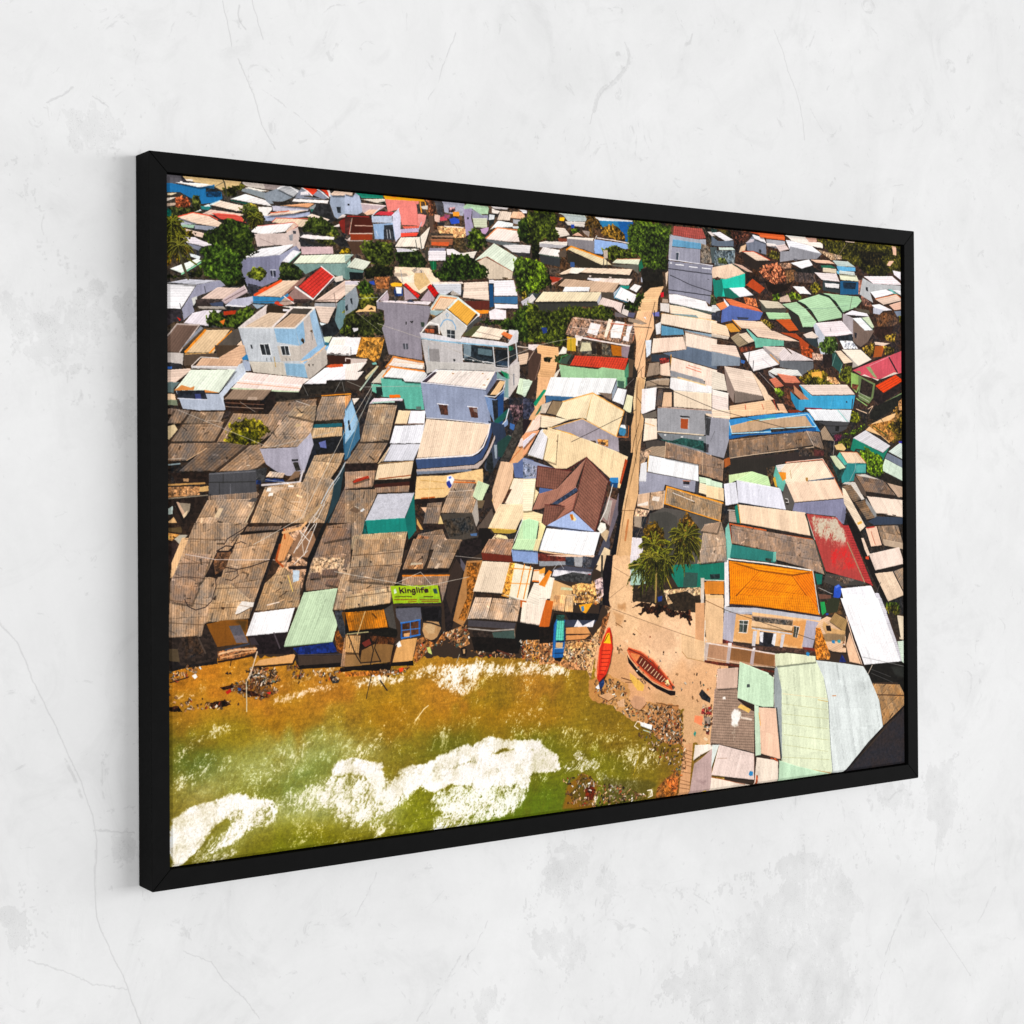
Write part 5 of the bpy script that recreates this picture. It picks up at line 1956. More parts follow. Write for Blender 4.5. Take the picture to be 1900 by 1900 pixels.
L 2c1020 3.4 842,1172 852,1172 850,1168 843,1168 842,1172 845,1176 853,1176
L a04020 1 861,1164 864,1164 864,1166 861,1166 861,1164
F d0dcc0 733,1164 739,1161 743,1174 735,1176
F 285048 872,1168 886,1167 891,1183 878,1182
L 3c2820 1.7 737,1186 746,1186
L 3c2820 1.7 749,1186 758,1186
L 3c2820 1.7 760,1186 776,1187
L 3c2820 1.7 779,1187 797,1188
L 3c2820 2 840,1190 873,1191
L 802820 1.7 735,1194 754,1195
L 802820 1.7 757,1195 784,1196
L 802820 1.7 787,1197 814,1197
L 802820 1.7 825,1198 859,1200
L 802820 1.7 862,1200 895,1201
L 802820 1.4 784,1203 813,1203
L 802820 1.4 832,1204 893,1206
L 70902c 1 815,1186 817,1206
@
Q 1275,1080:c8a078 1681,1253:dab48c 1808,1389:e2bc98 1636,1507:c89870 1939,1529:d0a47c 1893,1657:c8a078 | 1557,1088 1682,1092 1655,1245 1810,1204 1986,1211 2075,1458 2074,1485 2029,1482 1999,1732 1871,1720 1872,1609 1824,1592 1759,1574 1712,1577 1636,1565 1594,1504 1496,1488 1496,1415 1513,1372 1555,1279 1555,1238
H c09468 .5 1521,1404 1629,1398 1636,1507 1561,1502
R a87850 1273,1352 1332,1355 1331,1405 1371,1410 1463,1432 1463,1451 1391,1443 1339,1421 1272,1420
R c89c70 1376,1354 1480,1354 1513,1321 1530,1309 1496,1415 1479,1483 1463,1448 1391,1415 1367,1394
Q 1496,1488:b0804c 1636,1571:b88c5c 1806,1649:b07c50 | 1471,1483 1553,1469 1636,1507 1644,1565 1763,1574 1850,1594 1875,1721 1796,1714 1720,1658 1635,1619 1552,1565 1471,1543
J .5 1496,1488 1553,1479 1628,1513 1644,1565 1712,1577 1824,1592 1872,1609 1875,1721 1762,1710 1741,1660 1656,1621 1594,1587 1495,1541
J .4 1668,1670 1720,1649 1871,1655 1892,1788 1856,1833 1761,1759
J .6 1712,1583 1828,1596 1867,1622 1866,1713 1805,1708 1737,1637
J .5 1273,1352 1332,1361 1327,1404 1272,1420
J .6 1371,1364 1497,1339 1492,1418 1467,1445 1375,1407
W c89c74 1511,1536 1553,1527 1577,1541 1552,1555 1520,1543
W c8a07c 1586,1561 1619,1551 1619,1579 1594,1577
W c09474 1644,1565 1661,1544 1703,1554 1712,1574 1686,1594 1657,1586
L 5c3c24 2.3 1511,1536 1552,1555 1586,1542
L 5c3c24 1.9 1644,1572 1657,1586 1686,1597 1712,1577
L 5c3c24 2.6 1755,1575 1806,1588 1850,1594
R 885c3c 1530,1290 1563,1267 1555,1292 1521,1372 1509,1365
R 6c5038 1543,1237 1568,1254 1555,1266 1539,1259
H a8784c .45 1572,1270 1621,1282 1621,1295 1596,1319 1580,1299
H a8784c .6 1588,1249 1630,1244 1622,1269 1592,1262
L 7c5838 2.6 1584,1306 1613,1322
L c09868 1.6 1663,1329 1693,1350
O f4e8dc .7 1612,1362 1629,1356 1637,1373 1621,1372
W dcb890 1869,1412 1865,1353 1967,1375 1971,1455 1891,1440
L a07c50 1.9 1869,1416 1891,1438 1975,1457
L 7c6450 1.6 1572,1261 1765,1325 1870,1358 1962,1385
L b8a8a0 1.6 1673,1179 1784,1228 1950,1282
L 7c6450 1.3 1555,1228 1622,1190
L 7c6450 1.3 1577,1127 1639,1158
W 187864 1798,1128 2060,1130 2059,1187 1960,1183 1955,1209 1853,1202
F 2c5c50 1880,1154 1942,1159 1937,1205 1875,1203
F 203838 1996,1165 2041,1166 2041,1183 1998,1181
C e0d8dc 1645,1187 1648,1091 1682,1092 1681,1189
F 98c8b0 1647,1187 1652,1130 1707,1132 1715,1184 1673,1192
F 302820 1655,1239 1660,1188 1724,1190 1897,1207 1951,1213 1954,1285 1897,1283 1809,1278 1736,1249
R c0a07c 1788,1209 1951,1206 1950,1232 1897,1237 1809,1259
F 2c241c 1805,1226 1889,1217 1955,1249 1950,1292 1853,1281
T 242018 1651,1258 1702,1244 1745,1249 1714,1277 1693,1289 1680,1285 1706,1261
T 242018 1749,1289 1753,1250 1775,1251 1770,1290 1761,1297
T 242018 1775,1251 1809,1278 1853,1284 1826,1302 1800,1291
T 2c2018 1853,1281 1914,1284 1909,1336 1888,1308 1861,1307
F 243c80 1764,1231 1784,1228 1783,1245 1766,1247
M 4a5c1c 93.5 1759,1114
M 7c7a28 106.4 1761,1104
M 7c7a28 64.5 1876,1092
L 8c7040 7.1 1761,1127 1755,1247
L d0b080 1.9 1759,1133 1753,1243
L 7c6838 4.5 1733,1126 1707,1177 1681,1198
L a89840 3.9 1763,1121 1802,1167 1823,1204
L 8c8c38 4.5 1759,1114 1703,1102 1648,1126
W 2c2c3c 1487,1086 1524,1087 1490,1137 1482,1118
W e0c4a0 1503,1131 1536,1088 1548,1088 1535,1145
F 141014 1514,1277 1522,1214 1531,1145 1548,1088 1575,1089 1568,1152 1555,1228 1563,1254 1530,1246 1514,1277
F 34302c 1520,1246 1526,1087 1534,1088 1530,1246
F 8c9098 1275,1098 1382,1102 1382,1114 1275,1114
F e8c8b0 1299,1080 1499,1087 1495,1093 1334,1086
F 5c2c24 1275,1080 1299,1080 1382,1089 1382,1102 1275,1095
F 2c3848 1380,1089 1414,1090 1414,1118 1380,1114
F 9c9ca0 1414,1090 1450,1091 1446,1123 1418,1119
R 44444c 1450,1088 1491,1093 1482,1124 1450,1126
F 44485c 1326,1128 1382,1117 1490,1131 1490,1137 1330,1134
C e8e4e8 1326,1147 1334,1127 1486,1140 1478,1165
H 4c4c60 .6 1330,1126 1382,1117 1486,1130 1486,1149 1413,1137
R a02830 1468,1146 1482,1146 1482,1165 1468,1164
L b0b4bc 1.6 1330,1128 1354,1101 1373,1126
F 3c3430 1326,1153 1498,1169 1486,1178 1329,1159
C f0e0d0 1274,1216 1275,1142 1337,1153 1317,1218
C f0e0d0 1273,1296 1274,1216 1305,1217 1281,1296
W d88430 1274,1169 1314,1127 1326,1134 1298,1180 1274,1172
W e0a048 1275,1126 1298,1118 1298,1136 1275,1138
L f0d8b8 3.2 1298,1180 1322,1140
W d0a878 1317,1221 1333,1159 1405,1184 1404,1259 1329,1255
K d8b080 1376,1261 1381,1208 1413,1206 1408,1264
K d8a878 1325,1252 1333,1206 1381,1208 1372,1261
F c8c8a0 1361,1182 1433,1191 1429,1197 1361,1191
R d09c60 1405,1178 1498,1166 1531,1199 1514,1242 1413,1234
R c8a8a0 1498,1166 1531,1157 1535,1215 1510,1239
F 383838 1409,1137 1486,1149 1486,1178 1337,1159 1334,1150
J .8 1413,1209 1514,1192 1531,1224 1510,1245 1417,1238
F e0a030 1433,1242 1490,1238 1461,1271 1441,1261
F 4880b0 1441,1248 1453,1246 1455,1261 1445,1264
F 141214 1325,1258 1518,1274 1509,1296 1392,1287 1376,1264
W bc6428 1273,1302 1301,1220 1331,1226 1313,1306
F 18120f 1273,1305 1316,1304 1333,1262 1376,1270 1324,1355 1273,1355
F 343c58 1380,1286 1505,1294 1493,1308 1464,1314 1380,1308
F e4e0e4 1412,1310 1428,1288 1448,1308 1497,1292 1489,1315
W c8905c 1380,1311 1464,1312 1481,1335 1380,1333
L 3c2418 3.9 1380,1333 1481,1337
W c88c58 1380,1336 1480,1338 1448,1355 1380,1352
L 3c2418 2.6 1380,1352 1472,1352
R c09060 1375,1361 1480,1360 1497,1371 1391,1380
W 1c5ca0 1324,1398 1332,1299 1342,1281 1378,1286 1375,1364 1367,1404 1331,1403
P 58c8b0 1338,1349 1344,1287 1374,1289 1370,1351
F 184c40 1342,1269 1374,1270 1374,1295 1340,1296
F c0a078 1340,1355 1368,1357 1365,1376 1338,1371
L d0d8e0 1.6 1332,1374 1371,1374
L 102848 2.6 1330,1389 1369,1390
F 0c0c14 1331,1403 1367,1404 1359,1416 1335,1411
F 402418 1512,1486 1570,1391 1562,1422 1528,1509 1520,1521
F 203868 1512,1495 1532,1481 1536,1497 1520,1521
F e8e8ec 1499,1507 1512,1498 1516,1514 1508,1514
P c83824 1504,1453 1515,1385 1534,1348 1550,1320 1561,1321 1569,1346 1571,1385 1560,1432 1545,1469 1514,1491 1506,1482
L f06c44 3.2 1506,1466 1517,1382 1555,1320
L f06c44 2.6 1557,1320 1571,1382 1553,1447 1514,1491
F 3c1c18 1548,1333 1557,1324 1561,1333
F e8b828 1529,1370 1546,1336 1559,1333 1566,1375
L 402010 2.6 1538,1364 1554,1339
L 402010 3.2 1527,1374 1564,1380
L 702014 1.9 1521,1391 1564,1394
L 702014 1.9 1519,1404 1563,1407
L 702014 1.9 1517,1416 1561,1419
L 702014 1.9 1514,1429 1556,1432
L 702014 1.9 1512,1441 1551,1444
L 702014 1.9 1511,1454 1545,1458
L 702014 1.9 1510,1467 1537,1470
F 140c0c 1631,1411 1637,1421 1679,1465 1742,1511 1807,1539 1839,1544 1837,1557 1820,1558 1755,1529 1679,1481 1637,1437
W b85030 1631,1398 1637,1389 1688,1405 1743,1437 1790,1482 1820,1514 1837,1531 1824,1540 1798,1532 1734,1501 1679,1456 1645,1424
L e88058 2.9 1633,1398 1679,1452 1734,1498 1820,1538
L 60241c 2.9 1639,1394 1692,1415 1743,1447 1790,1492 1829,1531
L e88058 1.9 1637,1388 1692,1405 1747,1437 1799,1489 1837,1530
F d08050 1646,1405 1688,1417 1671,1436 1650,1418
W 642c20 1688,1417 1734,1446 1773,1481 1798,1512 1772,1510 1721,1478 1671,1439
W 8c2c1c 1713,1432 1756,1457 1790,1492 1798,1509 1764,1477
L e8c8a0 2.6 1696,1428 1683,1443
L e8c8a0 2.6 1709,1438 1696,1453
L e8c8a0 2.9 1721,1449 1706,1462
L e8c8a0 2.9 1734,1456 1719,1469
L e8c8a0 2.9 1747,1466 1732,1478
L e8c8a0 2.9 1758,1474 1745,1487
L e8c8a0 2.9 1768,1482 1755,1495
L e8c8a0 2.9 1781,1490 1768,1502
L e8c8a0 2.9 1792,1499 1779,1509
F 4c4038 1822,1530 1829,1524 1838,1531 1828,1539
R d0b080 1790,1508 1807,1503 1816,1523 1794,1518
W dcb058 1641,1469 1662,1483 1704,1515 1699,1534 1674,1529 1645,1495
L 5c3c28 2.9 1607,1484 1649,1497
L 5c3c28 1.9 1624,1500 1653,1502
C f4f4f0 1686,1646 1686,1633 1737,1647 1734,1663
L ecdccc 2.9 1686,1633 1673,1630 1660,1644 1677,1655
L a8c8b0 2.9 1698,1660 1728,1670
R 20242c 1943,1562 1956,1546 1996,1579 1992,1595 1956,1579
W c8a888 1956,1606 1960,1596 1978,1601 1978,1612
R a04038 1956,1612 2001,1606 2000,1636 1951,1628
W e88860 1920,1652 1924,1631 1960,1636 1955,1668
W 948478 1964,1636 1996,1642 1991,1678 1969,1676
F 5c2c28 1973,1683 1991,1685 1986,1701 1973,1696
W d8c0a0 1961,1712 1968,1706 1982,1714 1977,1721
W 309080 1917,1691 1924,1682 1930,1689 1924,1702
W c88034 1967,1190 2059,1194 2059,1235 1964,1230
L ece4d8 2.6 1960,1183 2059,1189
W dcb888 1977,1234 2054,1237 2057,1397 2007,1394 2003,1361 1981,1313
W 44382c 1955,1176 1964,1177 1981,1267 1980,1376 1971,1372 1959,1286
W c8bcb0 1955,1176 1971,1177 1968,1286 1954,1299
L e8e0dc 3.9 1966,1233 1966,1246
L e8e0dc 3.9 1974,1316 1974,1326
W e8e8ec 1981,1326 2003,1331 2010,1381 1994,1397 1976,1386 1985,1360
F 4858a0 1985,1333 2001,1336 1996,1347 1987,1345
H a8845c .6 2012,1348 2039,1343 2035,1376 2016,1371
F 2c2430 2040,1266 2052,1260 2054,1270 2045,1275
@
W dcb890 1976,1245 2059,1248 2052,1385 2057,1397 1980,1393 1970,1320
L 7c5c40 2.2 1976,1252 2184,1335 2379,1392 2478,1429
W e4b888 2052,1389 2063,1298 2190,1312 2190,1293 2519,1344 2478,1441 2406,1437
H d09c64 .8 2099,1388 2110,1301 2200,1313 2199,1409
H c88c50 .8 2307,1415 2374,1337 2457,1345 2428,1438
P e88c18 2084,1269 2090,1242 2463,1258 2519,1328 2190,1277
F 302830 2084,1269 2211,1286 2525,1329 2519,1334 2190,1291 2090,1277
W b4b4c0 2058,1277 2211,1288 2525,1335 2522,1348 2485,1343 2190,1301 2137,1300 2063,1294
W a8a0b4 2058,1298 2116,1297 2099,1399 2052,1393
W a49cb4 2451,1341 2513,1352 2478,1445 2428,1434
F 3c4840 2131,1327 2171,1329 2162,1370 2128,1365
L e4e0e0 2.2 2128,1326 2173,1329 2165,1371 2126,1367
L e4e0e0 1.8 2150,1327 2146,1368
L e4e0e0 1.8 2130,1338 2172,1342
F 3c3c34 2390,1359 2415,1363 2403,1401 2384,1396
L e4e0e0 2.2 2387,1358 2418,1364 2403,1401
L e4e0e0 1.8 2403,1362 2395,1399
W a08878 2187,1312 2385,1337 2384,1359 2189,1331
R 5c544c 2190,1316 2385,1341 2379,1357 2211,1340
C dcb890 2184,1350 2189,1331 2384,1359 2379,1376
L b8c0d0 4.4 2189,1356 2379,1386
F 30303c 2226,1368 2302,1380 2291,1430 2221,1414
F 1c1c24 2245,1373 2286,1379 2280,1425 2242,1419
F d8d8e0 2224,1372 2243,1371 2239,1408 2226,1403
F d8d8e0 2291,1379 2305,1380 2296,1423 2280,1414
W c8c4c8 2194,1366 2213,1367 2202,1421 2186,1420
W c8c4c8 2329,1385 2346,1386 2331,1440 2318,1439
F 4c3830 2052,1393 2188,1416 2406,1437 2495,1446 2495,1466 2350,1445 2188,1428 2052,1401
F 5c2c28 2052,1385 2099,1399 2099,1407 2052,1397
F 703028 2428,1434 2501,1443 2495,1454 2439,1443
W b0886c 1980,1396 2078,1402 2296,1450 2301,1493 2161,1480 1974,1449
W 88603e 2083,1414 2296,1454 2290,1492 2083,1456
W c0b0a8 1974,1392 1990,1397 1979,1457 1966,1452
W b8a8a4 2078,1402 2094,1403 2082,1469 2067,1468
W b0a0a0 2188,1428 2204,1425 2193,1482 2177,1477
L e0d0c8 4.4 1980,1394 2296,1450
F f0e8e8 2077,1399 2094,1400 2093,1411 2078,1410
F e8e0e0 2191,1422 2204,1422 2204,1431 2191,1430
F 5c2c20 1969,1450 2072,1467 2295,1508 2295,1516 2188,1493 2030,1471 1969,1458
L d0b8a0 2.6 1974,1441 2177,1481 2295,1496
C d8b494 2519,1344 2553,1334 2627,1354 2645,1355 2649,1467 2580,1459 2546,1445 2496,1371
W 303828 2530,1325 2542,1302 2565,1271 2622,1273 2605,1321
C 9c8058 2564,1351 2593,1324 2656,1351 2644,1395
C c8a070 2530,1369 2536,1349 2575,1375 2644,1391 2644,1403 2547,1394
F 281c18 2547,1366 2570,1367 2575,1387 2552,1384
W 8c7458 2524,1394 2644,1403 2644,1427 2535,1421
F 20a050 2520,1281 2542,1282 2550,1318 2530,1329
F 2040a0 2547,1322 2562,1323 2559,1330 2547,1330
F 2880b8 2575,1419 2592,1420 2592,1432 2578,1429
F 3c98a0 2604,1419 2621,1420 2621,1432 2606,1429
J .9 2627,1414 2661,1428 2661,1456 2632,1450
R b07030 2496,1371 2519,1372 2569,1471 2563,1486 2500,1482 2490,1442
F 1c2868 2614,1497 2626,1470 2649,1500 2631,1501
C e0b898 2649,1443 2667,1396 2724,1513 2666,1501
L f0d0b8 4.4 2651,1339 2685,1425 2730,1513
L 241818 5.2 2617,1273 2656,1339 2736,1517
C f0eef4 2742,1516 2622,1273 2822,1282 2946,1517
C c8c4d0 2816,1282 2834,1283 2946,1510 2934,1518
T 384c1c 2857,1316 2918,1307 2930,1340 2893,1367
C dcccb4 2929,1435 2917,1348 2960,1354 2959,1441
F 2c2620 2869,1325 2917,1352 2935,1431 2905,1409
C d0e0d0 2916,1443 2959,1441 2958,1528 2940,1518
F 14120f 2742,1518 2934,1516 2958,1532 2957,1643 2915,1591 2777,1581
L 5c5c5c 1.5 2777,1548 2890,1589
L 5c5c5c 1.5 2771,1532 2879,1568
L 8c8c8c 1.5 2725,1486 2958,1536
L c8b8a8 2.9 2783,1520 2759,1551
H 3c4440 .5 2879,1531 2958,1536 2957,1577 2903,1565
K a8845c 2834,1744 2771,1585 2927,1600 2957,1643 2956,1680
L 3c281c 3.3 2806,1628 2951,1641
C ccd8d8 2570,1886 2495,1484 2631,1503 2736,1521 2765,1556 2818,1649 2837,1745 2633,1892
C d4dcc0 2325,1818 2296,1454 2495,1482 2534,1548 2555,1629 2565,1789 2575,1888 2313,1891
C dce0c0 2301,1493 2296,1450 2356,1450 2495,1470 2495,1490
L e4d0a8 1.8 2333,1589 2550,1623
L c09850 1.8 2504,1623 2555,1633
L b88850 2.2 2324,1836 2435,1856 2570,1886
L b8b890 1.5 2327,1623 2549,1661
L b8b890 1.5 2326,1690 2554,1729
L b8b890 1.5 2331,1764 2553,1808
L b4b488 1.5 2330,1807 2559,1837
L b4b488 1.5 2337,1730 2554,1768
L b4b488 1.5 2332,1659 2555,1693
F c08050 2576,1613 2596,1614 2596,1617 2576,1616
F 2880b8 2447,1455 2456,1452 2466,1458 2461,1468 2450,1465
C b8d4b8 2308,1891 2314,1817 2401,1845 2570,1889
W 909ca0 2295,1500 2306,1493 2327,1573 2327,1807 2294,1633 2289,1570
C c0d8bc 2118,1588 2130,1466 2268,1518 2290,1531 2288,1632 2240,1628 2197,1617
C c8dcc4 2130,1466 2268,1514 2263,1521 2130,1482
F 485450 2163,1544 2177,1545 2176,1556 2163,1555
L f0e8dc 2.9 2290,1523 2291,1632
F 2c201c 2118,1592 2123,1589 2197,1617 2197,1640 2165,1626
K 947a68 1992,1734 2118,1596 2197,1640 2195,1779
K b89c88 2090,1743 2007,1724 2025,1483 2124,1485 2112,1603 2095,1743
K 9c8474 2080,1746 1992,1730 2014,1550 2108,1553 2197,1640 2195,1783
P a08878 2019,1550 2198,1571 2195,1779 1992,1726
C c4a898 2024,1551 2030,1483 2124,1485 2118,1554
C c0d8bc 2118,1588 2130,1466 2268,1518 2290,1531 2288,1632 2240,1628 2197,1617
F 485450 2163,1544 2177,1545 2176,1556 2163,1555
F 2c201c 2118,1592 2123,1589 2197,1617 2197,1640 2165,1626
F dcb468 2118,1619 2133,1609 2181,1631 2170,1642
O f4f0ec 1 2091,1632 2112,1622 2133,1635 2122,1684 2096,1690
O e0d8d0 .7 2085,1689 2117,1688 2111,1725 2090,1739
F f4ece4 2050,1579 2063,1578 2063,1588 2050,1587
F d8c8b8 2133,1651 2186,1663 2186,1670 2133,1658
C c0d4bc 2201,1791 2197,1617 2218,1623 2227,1790
C dcb8a0 2227,1786 2218,1627 2299,1637 2319,1814
L e0a040 2.2 2218,1646 2226,1689
W 404848 2319,1814 2299,1633 2305,1633 2327,1811
C d0dcd4 1996,1814 2002,1735 2033,1738
C e0ccc4 1996,1836 2033,1738 2195,1783 2194,1872
L a08878 1.8 2025,1784 2069,1786
F 2880b8 2168,1850 2174,1839 2189,1844 2187,1857 2173,1856
C ecdccc 2194,1887 2206,1796 2308,1817 2308,1891
C e8d8c8 1990,1889 1996,1844 2194,1891 2131,1892
R 9c5030 2200,1887 2203,1857 2211,1858 2210,1889
R 8c4428 2260,1801 2303,1809 2308,1821 2292,1815
L a05838 1.8 1996,1842 2152,1883
L 604030 1.8 2195,1783 2194,1887
R 241f20 2633,1892 2780,1801 2956,1676 2960,1891 2803,1896
H 34303a .6 2639,1892 2962,1685 2960,1895
L 100a0c 5.2 2633,1892 2762,1795 2840,1745 2956,1676
L 4a4238 1.1 2647,1893 2771,1802 2956,1686
W cc9c74 1930,1258 1971,1260 1969,1452 1928,1442
L d8ccbc 4.4 1973,1320 1966,1452
W d8b48c 1929,1378 1969,1388 1966,1452 1928,1446
@
K 907864 1799,776 1804,724 2064,785 2058,855 1949,831 1949,799
L d8b898 2.3 1804,724 1799,776
L d8b898 2.1 1966,759 1966,828
K 9c8468 1797,926 1807,873 2055,930 2047,989 1890,950
L e09838 5.2 1797,926 1807,871 2058,928
L e09838 3.5 1797,926 1890,950 2047,989
L f0e8e0 2.1 1833,891 1928,921
K a08c78 1946,1129 1971,1008 2047,991 2069,1046 2073,1122
C a08874 1956,1020 1971,1004 2047,989 2030,1030
@
T 3a4018 1720,993 1755,980 1793,1020 1801,1066 1766,1084 1732,1077 1707,1031
T 484a20 1854,995 1899,957 1942,1004 1933,1050 1889,1068 1854,1048
M 646c28 106.4 1889,1036
M 6c7428 96.7 1749,1061
M 5a6820 83.8 1698,1128
L b8a060 2.6 1685,1121 1638,1126
@
L 9c8454 5.8 1761,1114 1755,1247
M 6c7a28 90.3 1761,1114
M 70742c 61.2 1729,1100
M 646c28 64.5 1798,1109
@
W 98b428 721,1153 891,1158 903,1212 732,1206
W 8cac30 817,1188 895,1191 901,1210 819,1207
F 2c2428 735,1205 901,1211 901,1216 739,1209
F d4e0d0 733,1165 739,1161 744,1174 735,1177
F 285048 872,1168 886,1167 891,1183 878,1182
L 2c1020 4.4 753,1160 757,1175
L 2c1020 3.7 758,1169 766,1163
L 2c1020 4.1 759,1168 769,1175
L 2c1020 4.1 774,1166 776,1175
L 2c1020 3.4 772,1161 773,1162
L 2c1020 4.1 782,1167 784,1175
L 2c1020 3.4 783,1168 788,1167 792,1169 794,1175
L 2c1020 3.7 807,1168 800,1167 798,1172 801,1175 808,1174
L 2c1020 4.1 807,1167 810,1179 806,1182 800,1180
L 2c1020 4.1 814,1162 817,1176
L 2c1020 4.1 823,1168 825,1176
L 2c1020 3.4 821,1163 822,1164
L 2c1020 3.7 839,1163 834,1163 832,1165 834,1177
L 2c1020 3.1 828,1168 840,1168
L 2c1020 3.7 844,1173 855,1172 853,1169 846,1168 843,1172 846,1177 856,1176
L a04020 1 861,1164 864,1164 864,1166 861,1166 861,1164
L 3c2820 2 737,1186 746,1186
L 3c2820 2 749,1186 758,1186
L 3c2820 2 760,1186 776,1187
L 3c2820 2 779,1187 797,1188
L 3c2820 2.4 840,1190 873,1191
L 802820 2 735,1194 754,1195
L 802820 2 757,1195 784,1196
L 802820 2 787,1197 814,1197
L 802820 2 825,1198 859,1200
L 802820 2 862,1200 895,1201
L 802820 1.7 784,1203 813,1203
L 802820 1.7 832,1204 893,1206
L d0c8c0 1.4 739,1147 829,1116 867,1154
@
L c8c0b4 1.6 265,1019 422,946 568,699 680,540
L c8c0b4 1.4 529,1104 828,1162 1006,1137
L 28221e 1.6 1761,266 1678,515 1675,795
L 28221e 1.4 1677,620 1407,726
L 28221e 1.4 1701,515 2034,615 2415,684
L b0a8a0 1.4 681,382 912,437 1195,527
L b0a8a0 1.4 33,645 318,747 531,700
L 3c342c 1.6 2052,1284 2514,1420
L b8b0a8 1.4 971,533 1280,424 1702,339
T 241a12 1705,1264 1811,1259 1787,1282 1717,1286
T 241a12 1752,1274 1768,1274 1763,1302
T 241a12 1787,1258 1862,1293 1834,1295
T 241a12 1863,1275 1917,1314 1900,1327
@
W b6bec8 220,413 402,407 444,548 375,544 267,536 245,477
W 84aac8 334,410 403,408 419,457 344,449
W bcb4ac 344,459 419,457 431,499 356,504
W c0b8ac 254,507 364,506 375,544 267,536
W 80a8c4 369,509 433,508 444,548 374,541
W b8aea8 403,407 468,347 501,452 510,506 454,548 444,548
W 80a8c8 403,407 430,385 435,426 435,445 419,457
W 94b4d0 451,365 468,348 501,452 481,472 461,410
W 86b0d4 421,497 454,470 501,439 502,454 467,478 434,508
L d4b494 3.9 421,503 461,490 504,454
W b0a8a0 434,509 467,484 506,463 510,506 454,548 445,544
F e0e4e8 286,456 319,454 327,487 294,489
F 2c3036 288,458 316,456 324,486 296,487
L d0d8dc 1.9 302,457 310,487
F e0e4e8 353,457 381,457 388,486 360,486
F 2c3036 355,460 379,459 385,484 362,485
L d0d8dc 1.9 368,459 373,485
F 2c3036 258,460 263,459 266,470 262,471
L 4c5458 1.9 310,495 311,503
L 4c5458 1.9 324,494 325,503
L a88440 1.9 334,491 339,519
L 4c5458 1.6 372,494 374,500
L 4c5458 1.6 385,494 387,499
L 8c9498 1 245,506 353,505
T 3c4434 420,440 427,434 434,441 428,450
T 3c4434 451,414 461,410 461,419
L 4c4c4c 1.3 458,418 461,439
L 3c4040 1.6 475,367 501,452
F 4c4844 444,510 451,507 450,515
F 4c4844 458,509 464,507 462,514
L dcd4cc 3.2 221,413 403,407 468,347
T 2a3418 5,137 29,130 56,155 47,188 23,217 5,229
M 6c7428 61.2 32,173
M 5c6824 54.8 16,136
M 60682c 48.4 41,194
L 4a4636 4.5 39,213 53,253 66,287
M 4c5c28 38.7 257,82
M 5c6828 35.5 273,100
@
W a84844 2549,1175 2455,971 2605,987 2638,1014 2791,1238 2752,1222
P b04040 2638,1014 2665,1015 2791,1238 2752,1221
O c4bca8 .93 2462,979 2605,991 2654,1045 2654,1076 2572,1066 2496,1057
O b89080 .55 2496,1053 2665,1076 2653,1103 2523,1084
O c83030 .7 2561,1092 2670,1092 2708,1173 2598,1170
L 9c8c70 4.2 2659,1076 2746,1221
L 404c40 3.5 2449,973 2549,1183
@
W c83824 1510,1467 1517,1385 1534,1348 1550,1323 1559,1324 1567,1346 1570,1385 1559,1432 1543,1466 1517,1487
W e04c30 1522,1461 1529,1389 1541,1358 1554,1336 1562,1362 1562,1394 1549,1437 1533,1465
F e8b828 1533,1368 1547,1339 1558,1336 1564,1372
L 402010 2.6 1538,1363 1554,1341
L 7c2014 1.9 1526,1392 1561,1394
L 7c2014 1.9 1524,1404 1560,1406
L 7c2014 1.9 1522,1417 1559,1419
L 7c2014 1.9 1521,1429 1554,1431
L 7c2014 1.9 1519,1442 1549,1444
L 7c2014 1.9 1517,1454 1543,1458
L 7c2014 1.9 1516,1467 1535,1470
L f08058 2.3 1508,1465 1515,1386 1534,1348 1554,1321
L 8c2418 2.3 1561,1322 1571,1385 1560,1433 1545,1467 1514,1491
P 58d0b8 1338,1349 1344,1287 1374,1289 1370,1351
L 2878c8 2.9 1331,1402 1336,1318 1344,1284
R a8805c 1683,1494 1700,1489 1712,1509 1700,1512
L b8a088 1.6 1579,1376 1620,1413
J .03 1572,1267 1680,1317 1852,1375 1851,1490 1894,1558 1806,1578 1636,1475 1579,1376
J .06 1873,1491 1993,1483 2001,1599 1894,1575
J .5 1956,1596 2001,1599 2000,1699 1964,1696
H b08860 .35 1721,1539 1850,1562 1841,1593 1742,1573
H b89070 .3 1680,1298 1809,1337 1852,1392 1765,1413 1680,1369
"""
